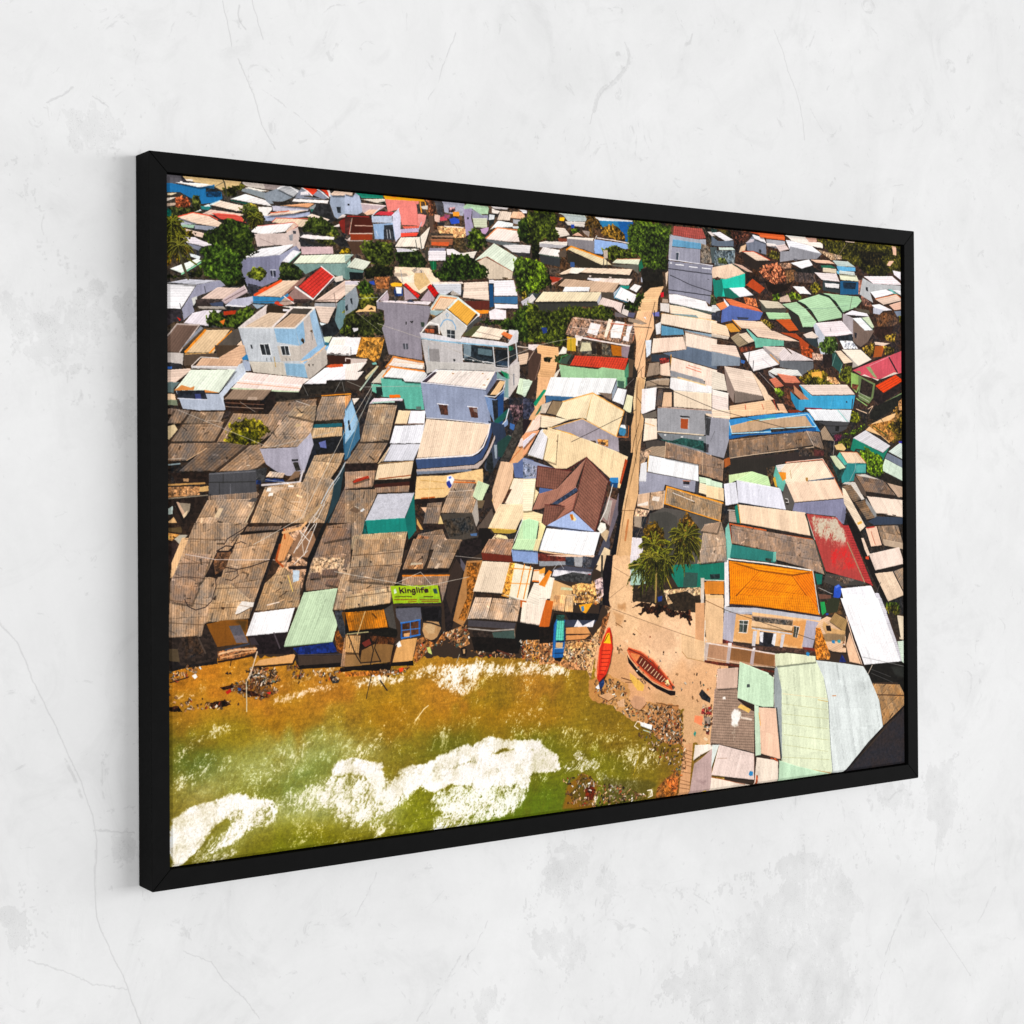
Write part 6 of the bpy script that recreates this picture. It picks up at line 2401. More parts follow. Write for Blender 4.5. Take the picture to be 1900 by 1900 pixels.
# marks in the plaster, in millimetres of the wall plane: a crack, b scratch, c worn patch
MARKS = """
@
L a 1.7 -633,733 -626,703 -620,670
L a 1.7 -586,740 -578,718 -568,688
L a 1.7 -609,652 -583,605 -571,564 -549,531
L a 2.5 -606,729 -609,717 -605,706 -596,696
L b 1.3 -570,614 -539,598 -504,579 -467,551
L b 1.7 -475,732 -447,752 -410,759 -391,768
L a 2.5 -897,560 -878,571 -859,584
L b 5.1 -893,562 -874,574 -861,583
L b 1.7 -832,573 -812,564 -808,561
L a 2.1 -229,741 -242,715 -246,702
L b 1.7 -246,702 -260,663 -280,632
L b 6.8 111,769 120,757 123,744 114,729 96,709
L b 7.6 96,749 108,753
L b 8.5 90,704 65,688 53,674 46,651
L a 1.7 111,773 123,753 114,729 73,693 53,674 37,628
L b 4.2 245,782 258,788 264,803
L a 1.7 456,838 475,807 488,771 508,740 518,717 527,679 530,651
L b 1.3 521,722 541,715 596,648
L b 5.1 595,575 606,588
L b 1.7 737,582 759,589 796,594
L b 3.4 758,539 763,574
L a 1.7 -964,-130 -942,-156 -916,-214 -893,-259 -875,-300 -852,-349 -836,-394 -830,-431 -833,-488 -831,-532 -806,-594 -786,-634 -767,-688
L b 3.4 -964,-130 -945,-152
L a 2.1 -835,-416 -813,-420 -773,-427
L b 3.4 -832,-445 -832,-496
L b 4.2 -875,-318 -863,-340 -852,-370
L a 1.3 -929,-575 -883,-596 -837,-622 -786,-637
L a 1.3 -701,-599 -659,-621 -638,-651 -608,-678 -582,-713
L b 1.7 -178,-634 -204,-672 -235,-700 -285,-733 -315,-768
L b 2.5 -229,-680 -275,-731 -295,-756
L b 1.7 795,-726 750,-779 728,-835 698,-889 662,-942
L b 3.4 788,-730 758,-775 721,-829
L b 1.7 -419,-591 -400,-562 -381,-533
L a 1.3 840,-762 900,-832 961,-903
L b 1.7 888,-546 871,-635 855,-714
L b 2.5 33,-656 44,-614 68,-574 73,-548
L b 1.7 256,-652 293,-675 305,-714
F c -932,255 -910,292 -887,308 -864,298 -841,317 -817,326 -809,308 -841,295 -872,272 -902,235 -917,249
F c -962,286 -940,284 -925,281 -947,273
F c -947,255 -925,263 -917,249 -932,241 -944,244
F c -910,199 -872,207 -833,205 -865,197 -903,192
F c -864,323 -879,351 -848,331 -817,337 -833,321
F c -78,-666 -23,-665 21,-715 -13,-736 -67,-719 -88,-690
F c 304,-787 393,-764 485,-759 579,-831 551,-903 444,-866 366,-889 316,-844
F c 394,-727 472,-719 498,-780 419,-777
F c -77,-589 -11,-572 0,-608 -55,-618
F c -214,-737 -173,-727 -153,-764 -194,-790
F c 182,-785 255,-770 267,-808 206,-825
F c -813,-426 -773,-423 -767,-468 -797,-457
F c -871,547 -855,541 -863,511 -878,524
F c -928,451 -917,442 -924,434
F c 500,-628 595,-631 637,-685 554,-674
F c 268,-745 368,-704 473,-663 609,-662 664,-727 607,-797 662,-893 606,-932 266,-872 230,-793
F c 447,-622 527,-613 581,-658 486,-674
F c 695,-525 783,-520 812,-568 753,-571
F c 828,-499 919,-478 934,-581 871,-655 842,-571
F c -66,-574 -22,-536 34,-534 11,-601 -45,-637
F c 33,-604 68,-574 79,-610 50,-659
F c -947,234 -895,264 -849,295 -810,297 -826,238 -880,214 -918,206
F c -962,304 -932,291 -895,264 -933,234 -962,261
F c -786,298 -765,329 -763,255 -782,239
F c -810,151 -770,181 -764,122 -803,100
F c -951,-501 -921,-512 -929,-561 -958,-563
F c -886,552 -847,571 -784,541 -809,488 -863,497
"""
rng = np.random.default_rng(7)
TW, TH = int(round(IW*2000)), int(round(IH*2000))

def vnoise(h, w, sx, sy=None):
    """smooth value noise about -1..1 whose cells are sx by sy texels"""
    sy = sy or sx
    gh, gw = int(h/sy) + 3, int(w/sx) + 3
    g = rng.random((gh, gw), dtype=np.float32)*2 - 1
    y = np.arange(h, dtype=np.float32)/sy; x = np.arange(w, dtype=np.float32)/sx
    yi = y.astype(int); xi = x.astype(int)
    fy = y - yi; fx = x - xi
    fy = (fy*fy*(3 - 2*fy))[:, None]; fx = (fx*fx*(3 - 2*fx))[None, :]
    r0, r1 = g[yi], g[yi + 1]
    a = r0[:, xi]*(1 - fx) + r0[:, xi + 1]*fx
    b = r1[:, xi]*(1 - fx) + r1[:, xi + 1]*fx
    return a*(1 - fy) + b*fy

def blur(a, r):
    for ax in (0, 1):
        for _ in (0, 1):
            c = np.cumsum(np.pad(a, [(r + 1, r) if i == ax else (0, 0) for i in (0, 1)], mode='edge'), axis=ax, dtype=np.float64)
            n = 2*r + 1
            a = ((c[n:] - c[:-n])/n if ax == 0 else (c[:, n:] - c[:, :-n])/n).astype(np.float32)
    return a

def inside(P, X, Y):
    m = np.zeros(X.shape, bool)
    n = len(P)
    for i in range(n):
        x0, y0 = P[i]; x1, y1 = P[(i + 1) % n]
        if y0 == y1: continue
        m ^= ((y0 > Y) != (y1 > Y)) & (X < (x1 - x0)*(Y - y0)/(y1 - y0) + x0)
    return m

def hexc(s):
    """ink colour; the printing inks are a little weak in blue and violet"""
    c = np.array([int(s[i:i+2], 16)/255 for i in (0, 2, 4)], np.float32)
    g = c.mean()
    if c[2] > c[0]: c = c + (g - c)*(.42 if np.ptp(c) < .22 else .15)
    elif c[1] > c[0] and c[1] > c[2] and g < .4: c = c*np.array([1.04, .95, .95], np.float32)
    return c

def paint():
    h, w = TH, TW
    img = np.empty((h, w, 3), np.float32); img[:] = hexc('3a2e26')
    n1 = vnoise(h, w, 2.2); n2 = vnoise(h, w, 8); n3 = vnoise(h, w, 34); n4 = vnoise(h, w, 4.5)
    n5 = vnoise(h, w, 120); nv = vnoise(h, w, 5, 60); nh = vnoise(h, w, 40, 5)
    wx, wy = vnoise(h, w, 11)*1.3 + n4*.7, vnoise(h, w, 12)*1.3 + n2*.4
    # slanting streaks for the surf
    yy, xx = np.mgrid[0:h, 0:w].astype(np.float32)
    big = .55*vnoise(4096, 4096, 24, 5) + .42*vnoise(4096, 4096, 10, 2.4) + .25*vnoise(4096, 4096, 60, 14)
    a = math.radians(-58)
    su = ((xx*math.cos(a) + yy*math.sin(a))*1.0 + 60*0 + 12*n3).astype(int) % 4096
    sv = ((-xx*math.sin(a) + yy*math.cos(a)) + 12*n5*2 + 6*n2).astype(int) % 4096
    st = big[sv, su]
    fbm = .62*st + .22*n2 + .24*n4 + .22*n1 + .26*n3
    pal = [hexc(c) for c in 'e0d0bc f4ece0 c8a078 3c2c20 2c2018 a84c30 6c4c38 b8875c d8b890 503828 988878 d8c0a8 7c5c40 5c7460 b87040 4c3c30 a87c50 c0946c 8c6440 d0a47c 946c48'.split()]

    def box(P, pad=0):
        xs = [p[0] for p in P]; ys = [p[1] for p in P]
        x0, x1 = max(0, int(min(xs)) - pad), min(w, int(max(xs)) + 2 + pad)
        y0, y1 = max(0, int(min(ys)) - pad), min(h, int(max(ys)) + 2 + pad)
        return None if x1 <= x0 or y1 <= y0 else (slice(y0, y1), slice(x0, x1))

    def rnd_patch(ix, iy, seed):
        v = np.sin(ix*127.1 + iy*311.7 + seed*74.7)*43758.5453
        return (v - np.floor(v)).astype(np.float32)*2 - 1

    def line(col, wd, P):
        s = box(P, int(wd) + 2)
        if s is None: return
        X, Y = xx[s] + wx[s]*.3, yy[s] + wy[s]*.3
        d = np.full(X.shape, 1e9, np.float32)
        for (x0, y0), (x1, y1) in zip(P[:-1], P[1:]):
            dx, dy = x1 - x0, y1 - y0
            q = dx*dx + dy*dy or 1
            t = np.clip(((X - x0)*dx + (Y - y0)*dy)/q, 0, 1)
            d = np.minimum(d, np.hypot(X - x0 - t*dx, Y - y0 - t*dy))
        al = np.clip(wd/2 + .5 - d, 0, 1)[..., None]
        c = col*(1 + .07*n1[s] + .07*n2[s])[..., None]
        img[s] = img[s]*(1 - al) + c*al

    def stamp(xs, ys, col, r=1):
        xs = xs.astype(int); ys = ys.astype(int)
        for dx in range(r + 1):
            for dy in range(r + 1):
                x, y = xs + dx, ys + dy
                k = (x >= 0) & (x < w) & (y >= 0) & (y < h)
                img[y[k], x[k]] = col[k]

    def palm(col, r, cx, cy):
        nf = 17
        order = sorted(range(nf), key=lambda k: math.sin(2*math.pi*k/nf) > 0)
        for k in rng.permutation(nf):
            ang = 2*math.pi*k/nf + rng.uniform(-.2, .2)
            L = r*rng.uniform(.7, 1.05)
            low = math.sin(ang) > .1
            tint = rng.uniform(.25, .75) if low else rng.uniform(.45, 1.0)
            t = np.linspace(.05, 1, int(L/2.2))
            droop = rng.uniform(.25, .45)*L*t**2.2
            bx = cx + math.cos(ang)*L*t*(1 - .15*t); by = cy + math.sin(ang)*L*t*.85 + droop
            gx, gy = np.gradient(bx), np.gradient(by); ta = np.arctan2(gy, gx)
            for side in (-1, 1):
                ll = L*.155*np.sin(np.clip(t*.95 + .1, 0, 1)*math.pi)**.7*rng.uniform(.6, 1.2, len(t))
                la = ta + side*(.95 - .45*t)
                keep = rng.random(len(t)) < .5
                m = tint*rng.uniform(.45, 1.4, len(t))*(.7 if side*math.cos(ang) > 0 else 1.15)
                for q in np.linspace(0, 1, 24):
                    px = bx + np.cos(la)*ll*q; py = by + np.sin(la)*ll*q + .45*ll*q*q
                    stamp(px[keep], py[keep], np.clip(col*m[keep, None]*(.8 + .4*q), 0, 1), 0 if q > .8 else 1)
            if not low or rng.random() < .3:
                stamp(bx, by, np.tile(np.clip(col*1.25, 0, 1), (len(t), 1)).astype(np.float32))

    rows = [l.split() for l in ART.strip().split('\n')]
    first = True; todo = []; base = []
    for t in rows:
        if t[0] == '@': first = True; continue
        (base if first and t[0] == 'R' else todo).append(t)
        first = False
    for idx, t in enumerate(base + todo):
        k = t[0]
        pts = lambda a: [tuple(map(float, q.split(','))) for q in a]
        if k == 'L': line(hexc(t[1]), float(t[2]), pts(t[3:])); continue
        if k == 'M':
            p = pts(t[3:])[0]; palm(hexc(t[1]), float(t[2]), *p); continue
        if k in 'GQ':
            i = t.index('|'); P = pts(t[i+1:]); s = box(P)
            if s is None: continue
            m = inside(P, xx[s] + 4*wx[s], yy[s] + 4*wy[s])
            num = 0; den = 0; wk = .3 + .7*np.clip(n5[s]*.5 + .6, 0, 1)
            for q in t[1:i]:
                c, hx = q.split(':'); x, y = map(float, c.split(','))
                wt = 1/((xx[s] + 30*n3[s] - x)**2*.6 + (yy[s] + 30*n3[s] - y)**2 + 900)**1.6
                num = num + wt[..., None]*hexc(hx); den = den + wt
            c = num/den[..., None]
            lum = 1 + .10*st[s]*wk + .08*n2[s] + .09*n1[s] + .07*n3[s] + .06*nh[s]
            if k == 'Q':
                c = c*(1.02 + .06*n1[s] + .04*n2[s] + .04*n3[s] + .04*n5[s] - .13*np.clip(n3[s] + .6*n2[s] + .5*n4[s] - .8, 0, 1))[..., None]
                img[s] = np.where(m[..., None], c, img[s]); continue
            c = (c + (c.mean(2, keepdims=True) - c)*.10)*lum[..., None]*np.array([.98, .97, .95], np.float32)
            sp = np.clip((.9*n1[s] + .7*n4[s] + .45*st[s] + .6*n3[s] + .5*n5[s] - 1.15)*1.5, 0, .6)[..., None]
            c = c*(1 - sp) + hexc('e8dcb4')*sp
            img[s] = np.where(m[..., None], c, img[s]); continue
        if k in 'OHB':
            P = pts(t[3:]); v = float(t[2]); pad = {'O': 24, 'H': 8, 'B': 70}[k]
            s = box(P, pad)
            if s is None: continue
            m = inside(P, xx[s] + 3*wx[s] + 5*n3[s], yy[s] + 3*wy[s]).astype(np.float32)
            if k == 'H': al = blur(m, 3)*v
            elif k == 'B': al = np.clip(blur(m, 26)*v*(1 + .35*st[s] + .3*n3[s] + .2*n4[s]), 0, 1)
            else:
                e = blur(m, 3)*.5 + blur(m, 11)*.5
                F = fbm[s]
                q = np.clip((e*v*1.05 + F*(.36 if v > .94 else .80) - (.33 if v > .94 else .30))/(.6 if v > .94 else .85), 0, 1)
                al = q*q*(3 - 2*q)*np.clip(e*4, 0, 1)*min(1, .62 + v*.35)
            c = hexc(t[1])*(1 + .05*n1[s] + .03*st[s])[..., None]
            if k == 'O':
                w2_ = np.clip(.16 - .42*fbm[s] - .25*n3[s], 0, .5)[..., None]
                c = c*(1 - w2_) + hexc('b4ac84')*w2_
            al = al[..., None]
            img[s] = img[s]*(1 - al) + c*al; continue
        if k == 'J':
            P = pts(t[2:]); s = box(P)
            if s is None: continue
            m = inside(P, xx[s], yy[s])
            ys, xs = np.nonzero(m)
            if not len(xs): continue
            n = int(len(xs)*float(t[1])/48)
            for q in rng.integers(0, len(xs), n):
                x, y = xs[q] + s[1].start, ys[q] + s[0].start
                a = rng.uniform(0, math.pi); l = rng.uniform(1.5, 6.5); b = rng.uniform(1., 3)
                x0, x1, y0, y1 = max(0, x-9), min(w, x+10), max(0, y-9), min(h, y+10)
                X, Y = xx[y0:y1, x0:x1] - x, yy[y0:y1, x0:x1] - y
                u, v = X*math.cos(a) + Y*math.sin(a), -X*math.sin(a) + Y*math.cos(a)
                sh = (abs(u + 1) < l) & (abs(v - 2) < b)
                img[y0:y1, x0:x1][sh] *= .6
                img[y0:y1, x0:x1][(abs(u) < l) & (abs(v) < b)] = pal[rng.integers(len(pal))]*rng.uniform(.7, 1.08)
            continue
        col = hexc(t[1]); P = pts(t[2:])
        if len(P) < 3: continue
        s = box(P, 10 if k == 'T' else 7)
        if s is None: continue
        X, Y = xx[s], yy[s]
        if k == 'T':
            wd = min(max(p[0] for p in P) - min(p[0] for p in P), max(p[1] for p in P) - min(p[1] for p in P))
            r = min(9, wd*.12)
            m = inside(P, X + r*(n2[s]*.8 + n4[s]*.7 + .3*n1[s]), Y + r*(wy[s]*.45 + n4[s]*.5))
            y0, y1 = min(p[1] for p in P), max(p[1] for p in P)
            v = n4[s]*.75 + n2[s]*.75 + n1[s]*.55 + .45*n3[s] + .35*(.4 - (Y - y0)/max(1, y1 - y0))
            f = np.clip(1.06 + .85*v, .25, 2.5)[..., None]
            c = col*f*np.array([1.10, .86, .86], np.float32) + np.array([.10, .07, .02], np.float32)*np.clip(v - .4, 0, 1)[..., None]
        else:
            m = inside(P, X + wx[s]*.22, Y + wy[s]*.22)
            (x0, y0), (x1, y1) = P[0], P[1]
            L = math.hypot(x1 - x0, y1 - y0) or 1
            ux, uy = (x1 - x0)/L, (y1 - y0)/L
            # sheets follow the two edges that meet in the first corner
            ex, ey = P[-1][0] - x0, P[-1][1] - y0; E = math.hypot(ex, ey) or 1
            ex, ey = ex/E, ey/E; cr = ux*ey - uy*ex
            if abs(cr) < .42: ex, ey, cr = -uy, ux, 1.0
            u = ((X - x0)*ey - (Y - y0)*ex)/cr; v = (-(X - x0)*uy + (Y - y0)*ux)
            u = u + 1.2*n2[s]
            if k == 'F':
                f = 1 + .05*n1[s] + .05*n2[s]
                if col.mean() < .26:      # things half seen in the shade
                    f = f + .06 + .32*rnd_patch(np.floor((X + 4*n2[s])/10), np.floor((Y + 4*n4[s])/6), idx) + .25*np.clip(n4[s] + n3[s] - .5, 0, 1)
            elif k == 'W': f = 1 + .03*n1[s] + .035*n2[s]*(nv[s] > 0) + .045*n3[s] + .05*nv[s] - .12*np.clip(nv[s] + n2[s] - .9, 0, 1)
            elif k == 'C':
                f = 1 + .05*np.sin(v*2*math.pi/7.0) + .035*rnd_patch(np.floor(v/19), np.floor(u/170), idx + 9) + .02*rnd_patch(np.floor(v/7), 0*u, idx)
                f = f - .10*np.clip(rnd_patch(np.floor(v/8 + .4*n4[s]), np.floor(u/60 + .5*n2[s]), idx + 3) - .72, 0, 1)*3
                f = f + .02*n1[s] + .012*n2[s] + .022*n3[s] + .03*n5[s] + .03*rnd_patch(np.floor(v/26), np.floor(u/80), idx)
                f = f - .05*((u % 80) < 1.6)
                f = f - .16*np.clip(n2[s]*.6 + nh[s]*.5 + n3[s]*.5 - .85, 0, 1)
            elif k == 'K':
                f = 1.03 + .115*np.sin(v*2*math.pi/7.4 + .6*n2[s]) + .08*n1[s] + .06*n2[s] + .09*n3[s]
                f = f + .11*rnd_patch(np.floor((v + 6*np.floor(u/52))/26), np.floor(u/52), idx)
                f = f - .22*((u % 52) < 2.2)*(n2[s] > -.5) + .05*((u % 52) > 47)
                f = f - .25*np.clip(n4[s] + n2[s]*.6 - .9, 0, 1)
            elif k == 'P':
                f = 1 + .05*n1[s] + .05*n2[s] + .05*n3[s] - .22*((v % 9) < 2.2) - .10*((u % 9) < 1.6)
            else:
                cx, cy = np.floor((X + 5*n2[s])/6), np.floor((Y + 5*n4[s])/5)
                f = 1 + .42*rnd_patch(cx, cy, idx) + .18*n2[s] + .15*n1[s]
            if k in 'KR':
                if k == 'K': f = f*(1 + .10*rnd_patch(np.floor(v/13), np.floor(u/26), idx + 5)*(n3[s] > 0)); col = col*np.array([.955, .955, .975], np.float32)
                warm = (n2[s]*.02 + n3[s]*.025)[..., None]*np.array([1, 0, -1], np.float32)
                c = col*f[..., None] + warm
            else: c = col*f[..., None]
            if k in 'CKP':
                # drop shade under the eaves, sun on the upper rim, dark lower rim
                sh = m.copy(); sh[5:, 3:] |= m[:-5, :-3] if m.shape[0] > 5 and m.shape[1] > 3 else sh[5:, 3:]
                img[s][sh & ~m] *= .62
                up = m.copy(); up[2:] &= ~m[:-2]
                dn = m.copy(); dn[:-2] &= ~m[2:]
                c = c*(1 + .10*up - .20*dn*(n2[s] > -.35))[..., None]
            elif k == 'W':
                up = m.copy(); up[2:] &= ~m[:-2]
                c = c*(1 + .06*up)[..., None]
        img[s] = np.where(m[..., None], c, img[s])
        if k == 'K':
            ys, xs = np.nonzero(m)
            for q in (rng.integers(0, len(xs), len(xs)//1500) if len(xs) else ()):
                x, y = xs[q] + s[1].start, ys[q] + s[0].start
                a = math.atan2(uy, ux) + rng.choice((0, math.pi/2)) + rng.normal(0, .25); l = rng.uniform(2, 12); b = rng.uniform(.8, 3)
                X0, X1, Y0, Y1 = max(0, x-13), min(w, x+14), max(0, y-13), min(h, y+14)
                X, Y = xx[Y0:Y1, X0:X1] - x, yy[Y0:Y1, X0:X1] - y
                uu, vv = X*math.cos(a) + Y*math.sin(a), -X*math.sin(a) + Y*math.cos(a)
                sh = (abs(uu) < l) & (abs(vv) < b)
                img[Y0:Y1, X0:X1][sh] *= rng.choice((.55, .7, 1.25, 1.35, .8))
    img = np.clip(img, 0, 1.05)
    g = img.mean(2, keepdims=True)
    img = img + (img - g)*.06                                  # ink saturation
    img = img + .16*(img - .48)*(1 - abs(2*np.clip(g, 0, 1) - 1)) + .028*np.clip(g*2 - .6, 0, 1)   # print contrast
    img = img*np.array([1.015, 1.0, .985], np.float32)
    # the softness of a print: a slight blur with the grain kept on top
    soft = np.stack([blur(img[..., i], 1) for i in range(3)], 2)
    img = .6*img + .4*soft
    img *= (1 + .022*n1 + .02*n4)[..., None]
    return np.clip(img, 0, 1)

def to_image(name, rgb, space='sRGB'):
    h, w = rgb.shape[:2]
    im = bpy.data.images.new(name, w, h, alpha=False, float_buffer=False)
    im.colorspace_settings.name = space
    a = np.ones((h, w, 4), np.float32); a[..., :3] = rgb[::-1]
    im.pixels.foreach_set(a.ravel()); im.update(); im.pack()
    return im

def plaster_marks():
    """height / tone map of the scratches and worn patches, 1 texel = 0.8 mm, mid grey = untouched"""
    S = .8; x0, x1, z0, z1 = -1400., 2400., -1300., 1300.
    w, h = int((x1 - x0)/S), int((z1 - z0)/S)
    yy, xx = np.mgrid[0:h, 0:w].astype(np.float32)
    m = np.zeros((h, w), np.float32)
    a, b, c, b2, f = vnoise(h, w, 4), vnoise(h, w, 13), vnoise(h, w, 42), vnoise(h, w, 8, 22), vnoise(h, w, 2.2)
    for l in MARKS.strip().split('\n'):
        t = l.split()
        if t[0] == '@': continue
        off = 2 if t[0] == 'F' else 3
        P = [tuple(map(float, q.split(','))) for q in t[off:]]
        P = [((x - x0)/S, (z1 - z)/S) for x, z in P]
        pad = 40 if t[0] == 'F' else 8
        X0, X1 = int(max(0, min(p[0] for p in P) - pad)), int(min(w, max(p[0] for p in P) + pad))
        Y0, Y1 = int(max(0, min(p[1] for p in P) - pad)), int(min(h, max(p[1] for p in P) + pad))
        if X1 <= X0 or Y1 <= Y0: continue
        s = (slice(Y0, Y1), slice(X0, X1))
        X, Y = xx[s] + 1.6*b[s] + 2*c[s], yy[s] + 1.6*a[s] + 2*b[s]
        if t[0] == 'L':
            d = np.full(X.shape, 1e9, np.float32); wd = float(t[2])/S
            for (ax, ay), (bx, by) in zip(P[:-1], P[1:]):
                dx, dy = bx - ax, by - ay; q = dx*dx + dy*dy or 1
                k = np.clip(((X - ax)*dx + (Y - ay)*dy)/q, 0, 1)
                d = np.minimum(d, np.hypot(X - ax - k*dx, Y - ay - k*dy))
            v = np.clip(wd*.5 + .5 - d, 0, 1)*(.38 if t[1] == 'a' else .34*np.clip(.6 + b[s]*1.2 + a[s]*.6, 0, 1))
            m[s] = np.maximum(m[s], v)
        else:
            k = blur(inside(P, xx[s] + 9*b[s] + 14*c[s], yy[s] + 9*a[s] + 12*b[s]).astype(np.float32), 6)
            q = k*1.3 - .66 + .30*b[s] + .42*a[s] + .42*c[s] + .42*b2[s]
            on = np.clip(q*7, 0, 1)
            lay = abs(np.sin(4.2*q + 3.1*b[s] + 2.2*c[s] + 1.3*b2[s] + .8*f[s]))       # flaked edges of old coats
            v = on*(.13 + .14*np.clip(c[s] + .4*b[s] + .3, 0, 1) + .44*np.clip(1 - lay*6, 0, 1)*np.clip(.55 + b2[s] + .6*f[s], 0, 1)) \
                - .10*on*np.clip(abs(lay - .45)*-9 + 1, 0, 1)
            v = np.maximum(v, .3*np.clip(1 - abs(q)*10, 0, 1)*np.clip(.4 + b2[s] + a[s]*.5, 0, 1))
            m[s] = np.maximum(m[s], v)
    return np.repeat(m[..., None], 3, 2), (x0, x1, z0, z1)

# ---------------------------------------------------------------- scene
sc = bpy.context.scene
col = sc.collection
world = bpy.data.worlds.new("World"); sc.world = world; world.use_nodes = True
bg = world.node_tree.nodes['Background']
bg.inputs[0].default_value = (1, 1, 1, 1); bg.inputs[1].default_value = 0.255

def material(name):
    m = bpy.data.materials.new(name); m.use_nodes = True
    return m, m.node_tree.nodes, m.node_tree.links, m.node_tree.nodes['Principled BSDF']

def link(o, parent=None):
    col.objects.link(o)
    if parent: o.parent = parent
    return o

# plaster wall
wm, N, K, B = material('pale_plaster')
tc = N.new('ShaderNodeTexCoord')
def noise(scale, detail, rough=.55, dist=0., loc=None):
    n = N.new('ShaderNodeTexNoise'); n.inputs['Scale'].default_value = scale
    n.inputs['Detail'].default_value = detail; n.inputs['Roughness'].default_value = rough
    n.inputs['Distortion'].default_value = dist
    K.new(tc.outputs['Object'], n.inputs['Vector']); return n
def ramp(src, stops):
    r = N.new('ShaderNodeValToRGB'); K.new(src, r.inputs[0])
    e = r.color_ramp.elements
    e[0].position, e[0].color = stops[0][0], (*[stops[0][1]]*3, 1)
    e[1].position, e[1].color = stops[1][0], (*[stops[1][1]]*3, 1)
    for p, v in stops[2:]:
        q = e.new(p); q.color = (v, v, v, 1)
    return r
def mul(a, b):
    m = N.new('ShaderNodeMix'); m.data_type = 'RGBA'; m.blend_type = 'MULTIPLY'; m.inputs[0].default_value = 1
    K.new(a, m.inputs[6]); K.new(b, m.inputs[7]); return m.outputs[2]
cloud = ramp(noise(2.1, 8, .66, .9).outputs['Fac'], [(.28, .775), (.62, .858)])
smear = ramp(noise(5.5, 9, .7, 2.6).outputs['Fac'], [(.33, .94), (.47, 1.0)])
fine = ramp(noise(9, 8, .62, 1.4).outputs['Fac'], [(.3, .965), (.62, 1.0)])
chips = ramp(noise(16, 10, .7, 2.2).outputs['Fac'], [(.34, .88), (.39, 1.0)])
grain = ramp(noise(160, 3, .6).outputs['Fac'], [(.25, .985), (.75, 1.0)])
marks, (mx0, mx1, mz0, mz1) = plaster_marks()
mi = N.new('ShaderNodeTexImage'); mi.image = to_image('plaster_marks', marks, 'Non-Color'); mi.extension = 'CLIP'
K.new(tc.outputs['UV'], mi.inputs['Vector'])
mr = ramp(mi.outputs['Color'], [(0, 1.0), (1, .62)])
c = mul(mul(mul(mul(mul(smear.outputs[0], cloud.outputs[0]), fine.outputs[0]), chips.outputs[0]), grain.outputs[0]), mr.outputs[0])
K.new(c, B.inputs['Base Color']); B.inputs['Roughness'].default_value = .85
B.inputs['Specular IOR Level'].default_value = .2
bu = N.new('ShaderNodeBump'); bu.inputs['Strength'].default_value = .22; bu.inputs['Distance'].default_value = .004
hsum = N.new('ShaderNodeMath'); hsum.operation = 'SUBTRACT'
K.new(noise(11, 9, .62, 1.2).outputs['Fac'], hsum.inputs[0]); K.new(mi.outputs['Color'], hsum.inputs[1])
K.new(hsum.outputs[0], bu.inputs['Height']); K.new(bu.outputs[0], B.inputs['Normal'])

me = bpy.data.meshes.new('wall')
X0, X1, Z0, Z1 = mx0/1000, mx1/1000 + 1.5, mz0/1000 - .4, mz1/1000 + .4
X0 -= 1.5
me.from_pydata([(X0, 0, Z0), (X1, 0, Z0), (X1, 0, Z1), (X0, 0, Z1), (X0, .12, Z0), (X1, .12, Z0), (X1, .12, Z1), (X0, .12, Z1)], [],
               [(0, 1, 2, 3), (5, 4, 7, 6), (3, 2, 6, 7), (1, 0, 4, 5), (0, 3, 7, 4), (2, 1, 5, 6)])
uv = me.uv_layers.new(name='UV')
for lp in me.loops:
    v = me.vertices[lp.vertex_index].co
    uv.data[lp.index].uv = ((v.x*1000 - mx0)/(mx1 - mx0), (v.z*1000 - mz0)/(mz1 - mz0))
me.materials.append(wm)
wall = link(bpy.data.objects.new('wall', me)); wall['kind'] = 'structure'

# the framed print
root = link(bpy.data.objects.new('framed_canvas_print', None))
root.location = (0, 0, -H/2)
root['label'] = 'black framed canvas print of a seaside town from above, hanging on white plaster'
root['category'] = 'framed picture'

fm, N, K, B = material('black_frame_lacquer')
tc = N.new('ShaderNodeTexCoord')
nz = noise(60, 4); r = ramp(nz.outputs['Fac'], [(.3, .0068), (.7, .0080)])
K.new(r.outputs[0], B.inputs['Base Color'])
B.inputs['Roughness'].default_value = .55; B.inputs['Specular IOR Level'].default_value = .02

def rail(a, b, c, d, nrm):
    """one mitred rail: a, b outer corners, c, d inner corners (x, z) in order a b c d"""
    bm = bmesh.new()
    vs = [bm.verts.new((x, y, z + H/2)) for y in (-D, -.0005) for x, z in (a, b, c, d)]
    bm.faces.new(vs[3::-1]); bm.faces.new(vs[4:])
    for i in range(4):
        j = (i + 1) % 4
        bm.faces.new((vs[i], vs[j], vs[4 + j], vs[4 + i]))
    bmesh.ops.recalc_face_normals(bm, faces=bm.faces)
    bmesh.ops.bevel(bm, geom=bm.edges[:], offset=.0006, segments=2, affect='EDGES', profile=.5)
    m = bpy.data.meshes.new('frame_rail'); bm.to_mesh(m); bm.free()
    m.materials.append(fm)
    o = link(bpy.data.objects.new('frame_rail', m), root); return o
ox, oz, ix, iz, g = W/2, H/2, W/2 - RW, H/2 - RW, .0005
rail((-ox + g, oz), (ox - g, oz), (ix - g, iz), (-ix + g, iz), 'top')
rail((-ox + g, -oz), (ox - g, -oz), (ix - g, -iz), (-ix + g, -iz), 'bottom')
rail((-ox, oz - g), (-ix, iz - g), (-ix, -iz + g), (-ox, -oz + g), 'left')
rail((ox, oz - g), (ix, iz - g), (ix, -iz + g), (ox, -oz + g), 'right')

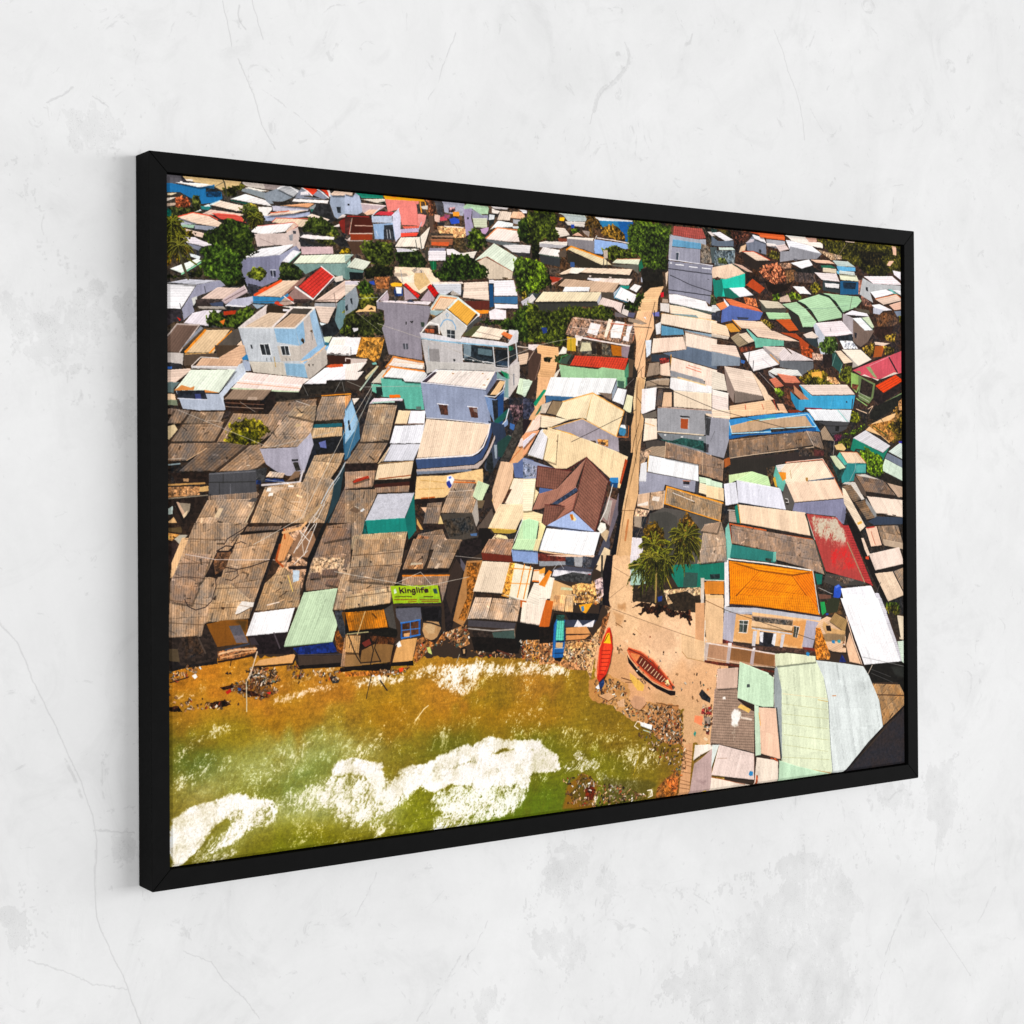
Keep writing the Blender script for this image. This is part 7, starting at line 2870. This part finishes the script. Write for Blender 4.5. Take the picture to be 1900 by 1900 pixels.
# canvas: stretched over bars with a soft turned edge, a narrow shadow gap all round
cm, N, K, B = material('printed_canvas')
tc = N.new('ShaderNodeTexCoord')
ti = N.new('ShaderNodeTexImage'); ti.image = to_image('town_print', paint()); ti.interpolation = 'Linear'; ti.extension = 'EXTEND'
K.new(tc.outputs['UV'], ti.inputs['Vector'])
K.new(ti.outputs['Color'], B.inputs['Base Color'])
B.inputs['Roughness'].default_value = .8; B.inputs['Specular IOR Level'].default_value = .1
w1 = N.new('ShaderNodeTexWave'); w1.bands_direction = 'X'; w1.inputs['Scale'].default_value = 110
w2 = N.new('ShaderNodeTexWave'); w2.bands_direction = 'Z'; w2.inputs['Scale'].default_value = 110
for q in (w1, w2): K.new(tc.outputs['Object'], q.inputs['Vector'])
ws = N.new('ShaderNodeMath'); ws.operation = 'ADD'; K.new(w1.outputs['Fac'], ws.inputs[0]); K.new(w2.outputs['Fac'], ws.inputs[1])
bu = N.new('ShaderNodeBump'); bu.inputs['Strength'].default_value = .08; bu.inputs['Distance'].default_value = .0002
K.new(ws.outputs[0], bu.inputs['Height']); K.new(bu.outputs[0], B.inputs['Normal'])
gap, e = .0022, .0042
cw, ch = IW/2 - gap, IH/2 - gap
yf = -D + REC
rings = [(0, yf), ]
vs, fs = [], []
for inset, y in ((e, yf), (0, yf + .0030), (0, -.006)):
    for sx, sz in ((-1, 1), (1, 1), (1, -1), (-1, -1)):
        vs.append((sx*(cw - inset), y, sz*(ch - inset) + H/2))
fs.append((3, 2, 1, 0))
for k in (0, 4):
    for i in range(4):
        j = (i + 1) % 4
        fs.append((k + i, k + j, k + 4 + j, k + 4 + i))
fs.append((8, 9, 10, 11))
me = bpy.data.meshes.new('canvas'); me.from_pydata(vs, [], fs); me.materials.append(cm)
bm = bmesh.new(); bm.from_mesh(me); bmesh.ops.recalc_face_normals(bm, faces=bm.faces); bm.to_mesh(me); bm.free()
uv = me.uv_layers.new(name='UV')
for lp in me.loops:
    v = me.vertices[lp.vertex_index].co
    uv.data[lp.index].uv = ((v.x + IW/2)/IW, (v.z - H/2 + IH/2)/IH)
link(bpy.data.objects.new('canvas', me), root)

# ---------------------------------------------------------------- lamps
def area(name, loc, target, sx, sy, watts):
    l = bpy.data.lights.new(name, 'AREA'); l.shape = 'RECTANGLE'; l.size, l.size_y = sx, sy; l.energy = watts
    o = link(bpy.data.objects.new(name, l)); o.location = loc
    from mathutils import Vector
    o.rotation_euler = (Vector(target) - Vector(loc)).to_track_quat('-Z', 'Y').to_euler()
    o['kind'] = 'structure'
    return o
area('soft_light_right', (17, -14, 1.5), (.1, 0, 0), 26, 7, 3850)
area('soft_light_front', (-4, -13, .4), (-.6, 0, 0), 9, 5, 800)

# ---------------------------------------------------------------- camera
cam = bpy.data.cameras.new('camera'); co = link(bpy.data.objects.new('camera', cam))
M = Matrix([[0.8514963, 0.0008795, -0.5243598], [-0.5243308, -0.0092321, -0.8514646], [-0.0055898, 0.999957, -0.0073999]]).to_4x4(); M.translation = (-1.72116, -2.09529, 0.06258)
co.matrix_world = M
cam.sensor_width = 36; cam.sensor_fit = 'HORIZONTAL'
cam.lens = 36*3095.09223/1900
cam.shift_x = (950 - 642.5086)/1900; cam.shift_y = (855.15824 - 950)/1900
cam.clip_start = .05; cam.clip_end = 100
sc.camera = co
sc.render.resolution_x = sc.render.resolution_y = 1024
sc.view_settings.view_transform = 'Standard'; sc.view_settings.look = 'None'
sc.view_settings.exposure = 0; sc.view_settings.gamma = 1; sc.view_settings.use_curve_mapping = False
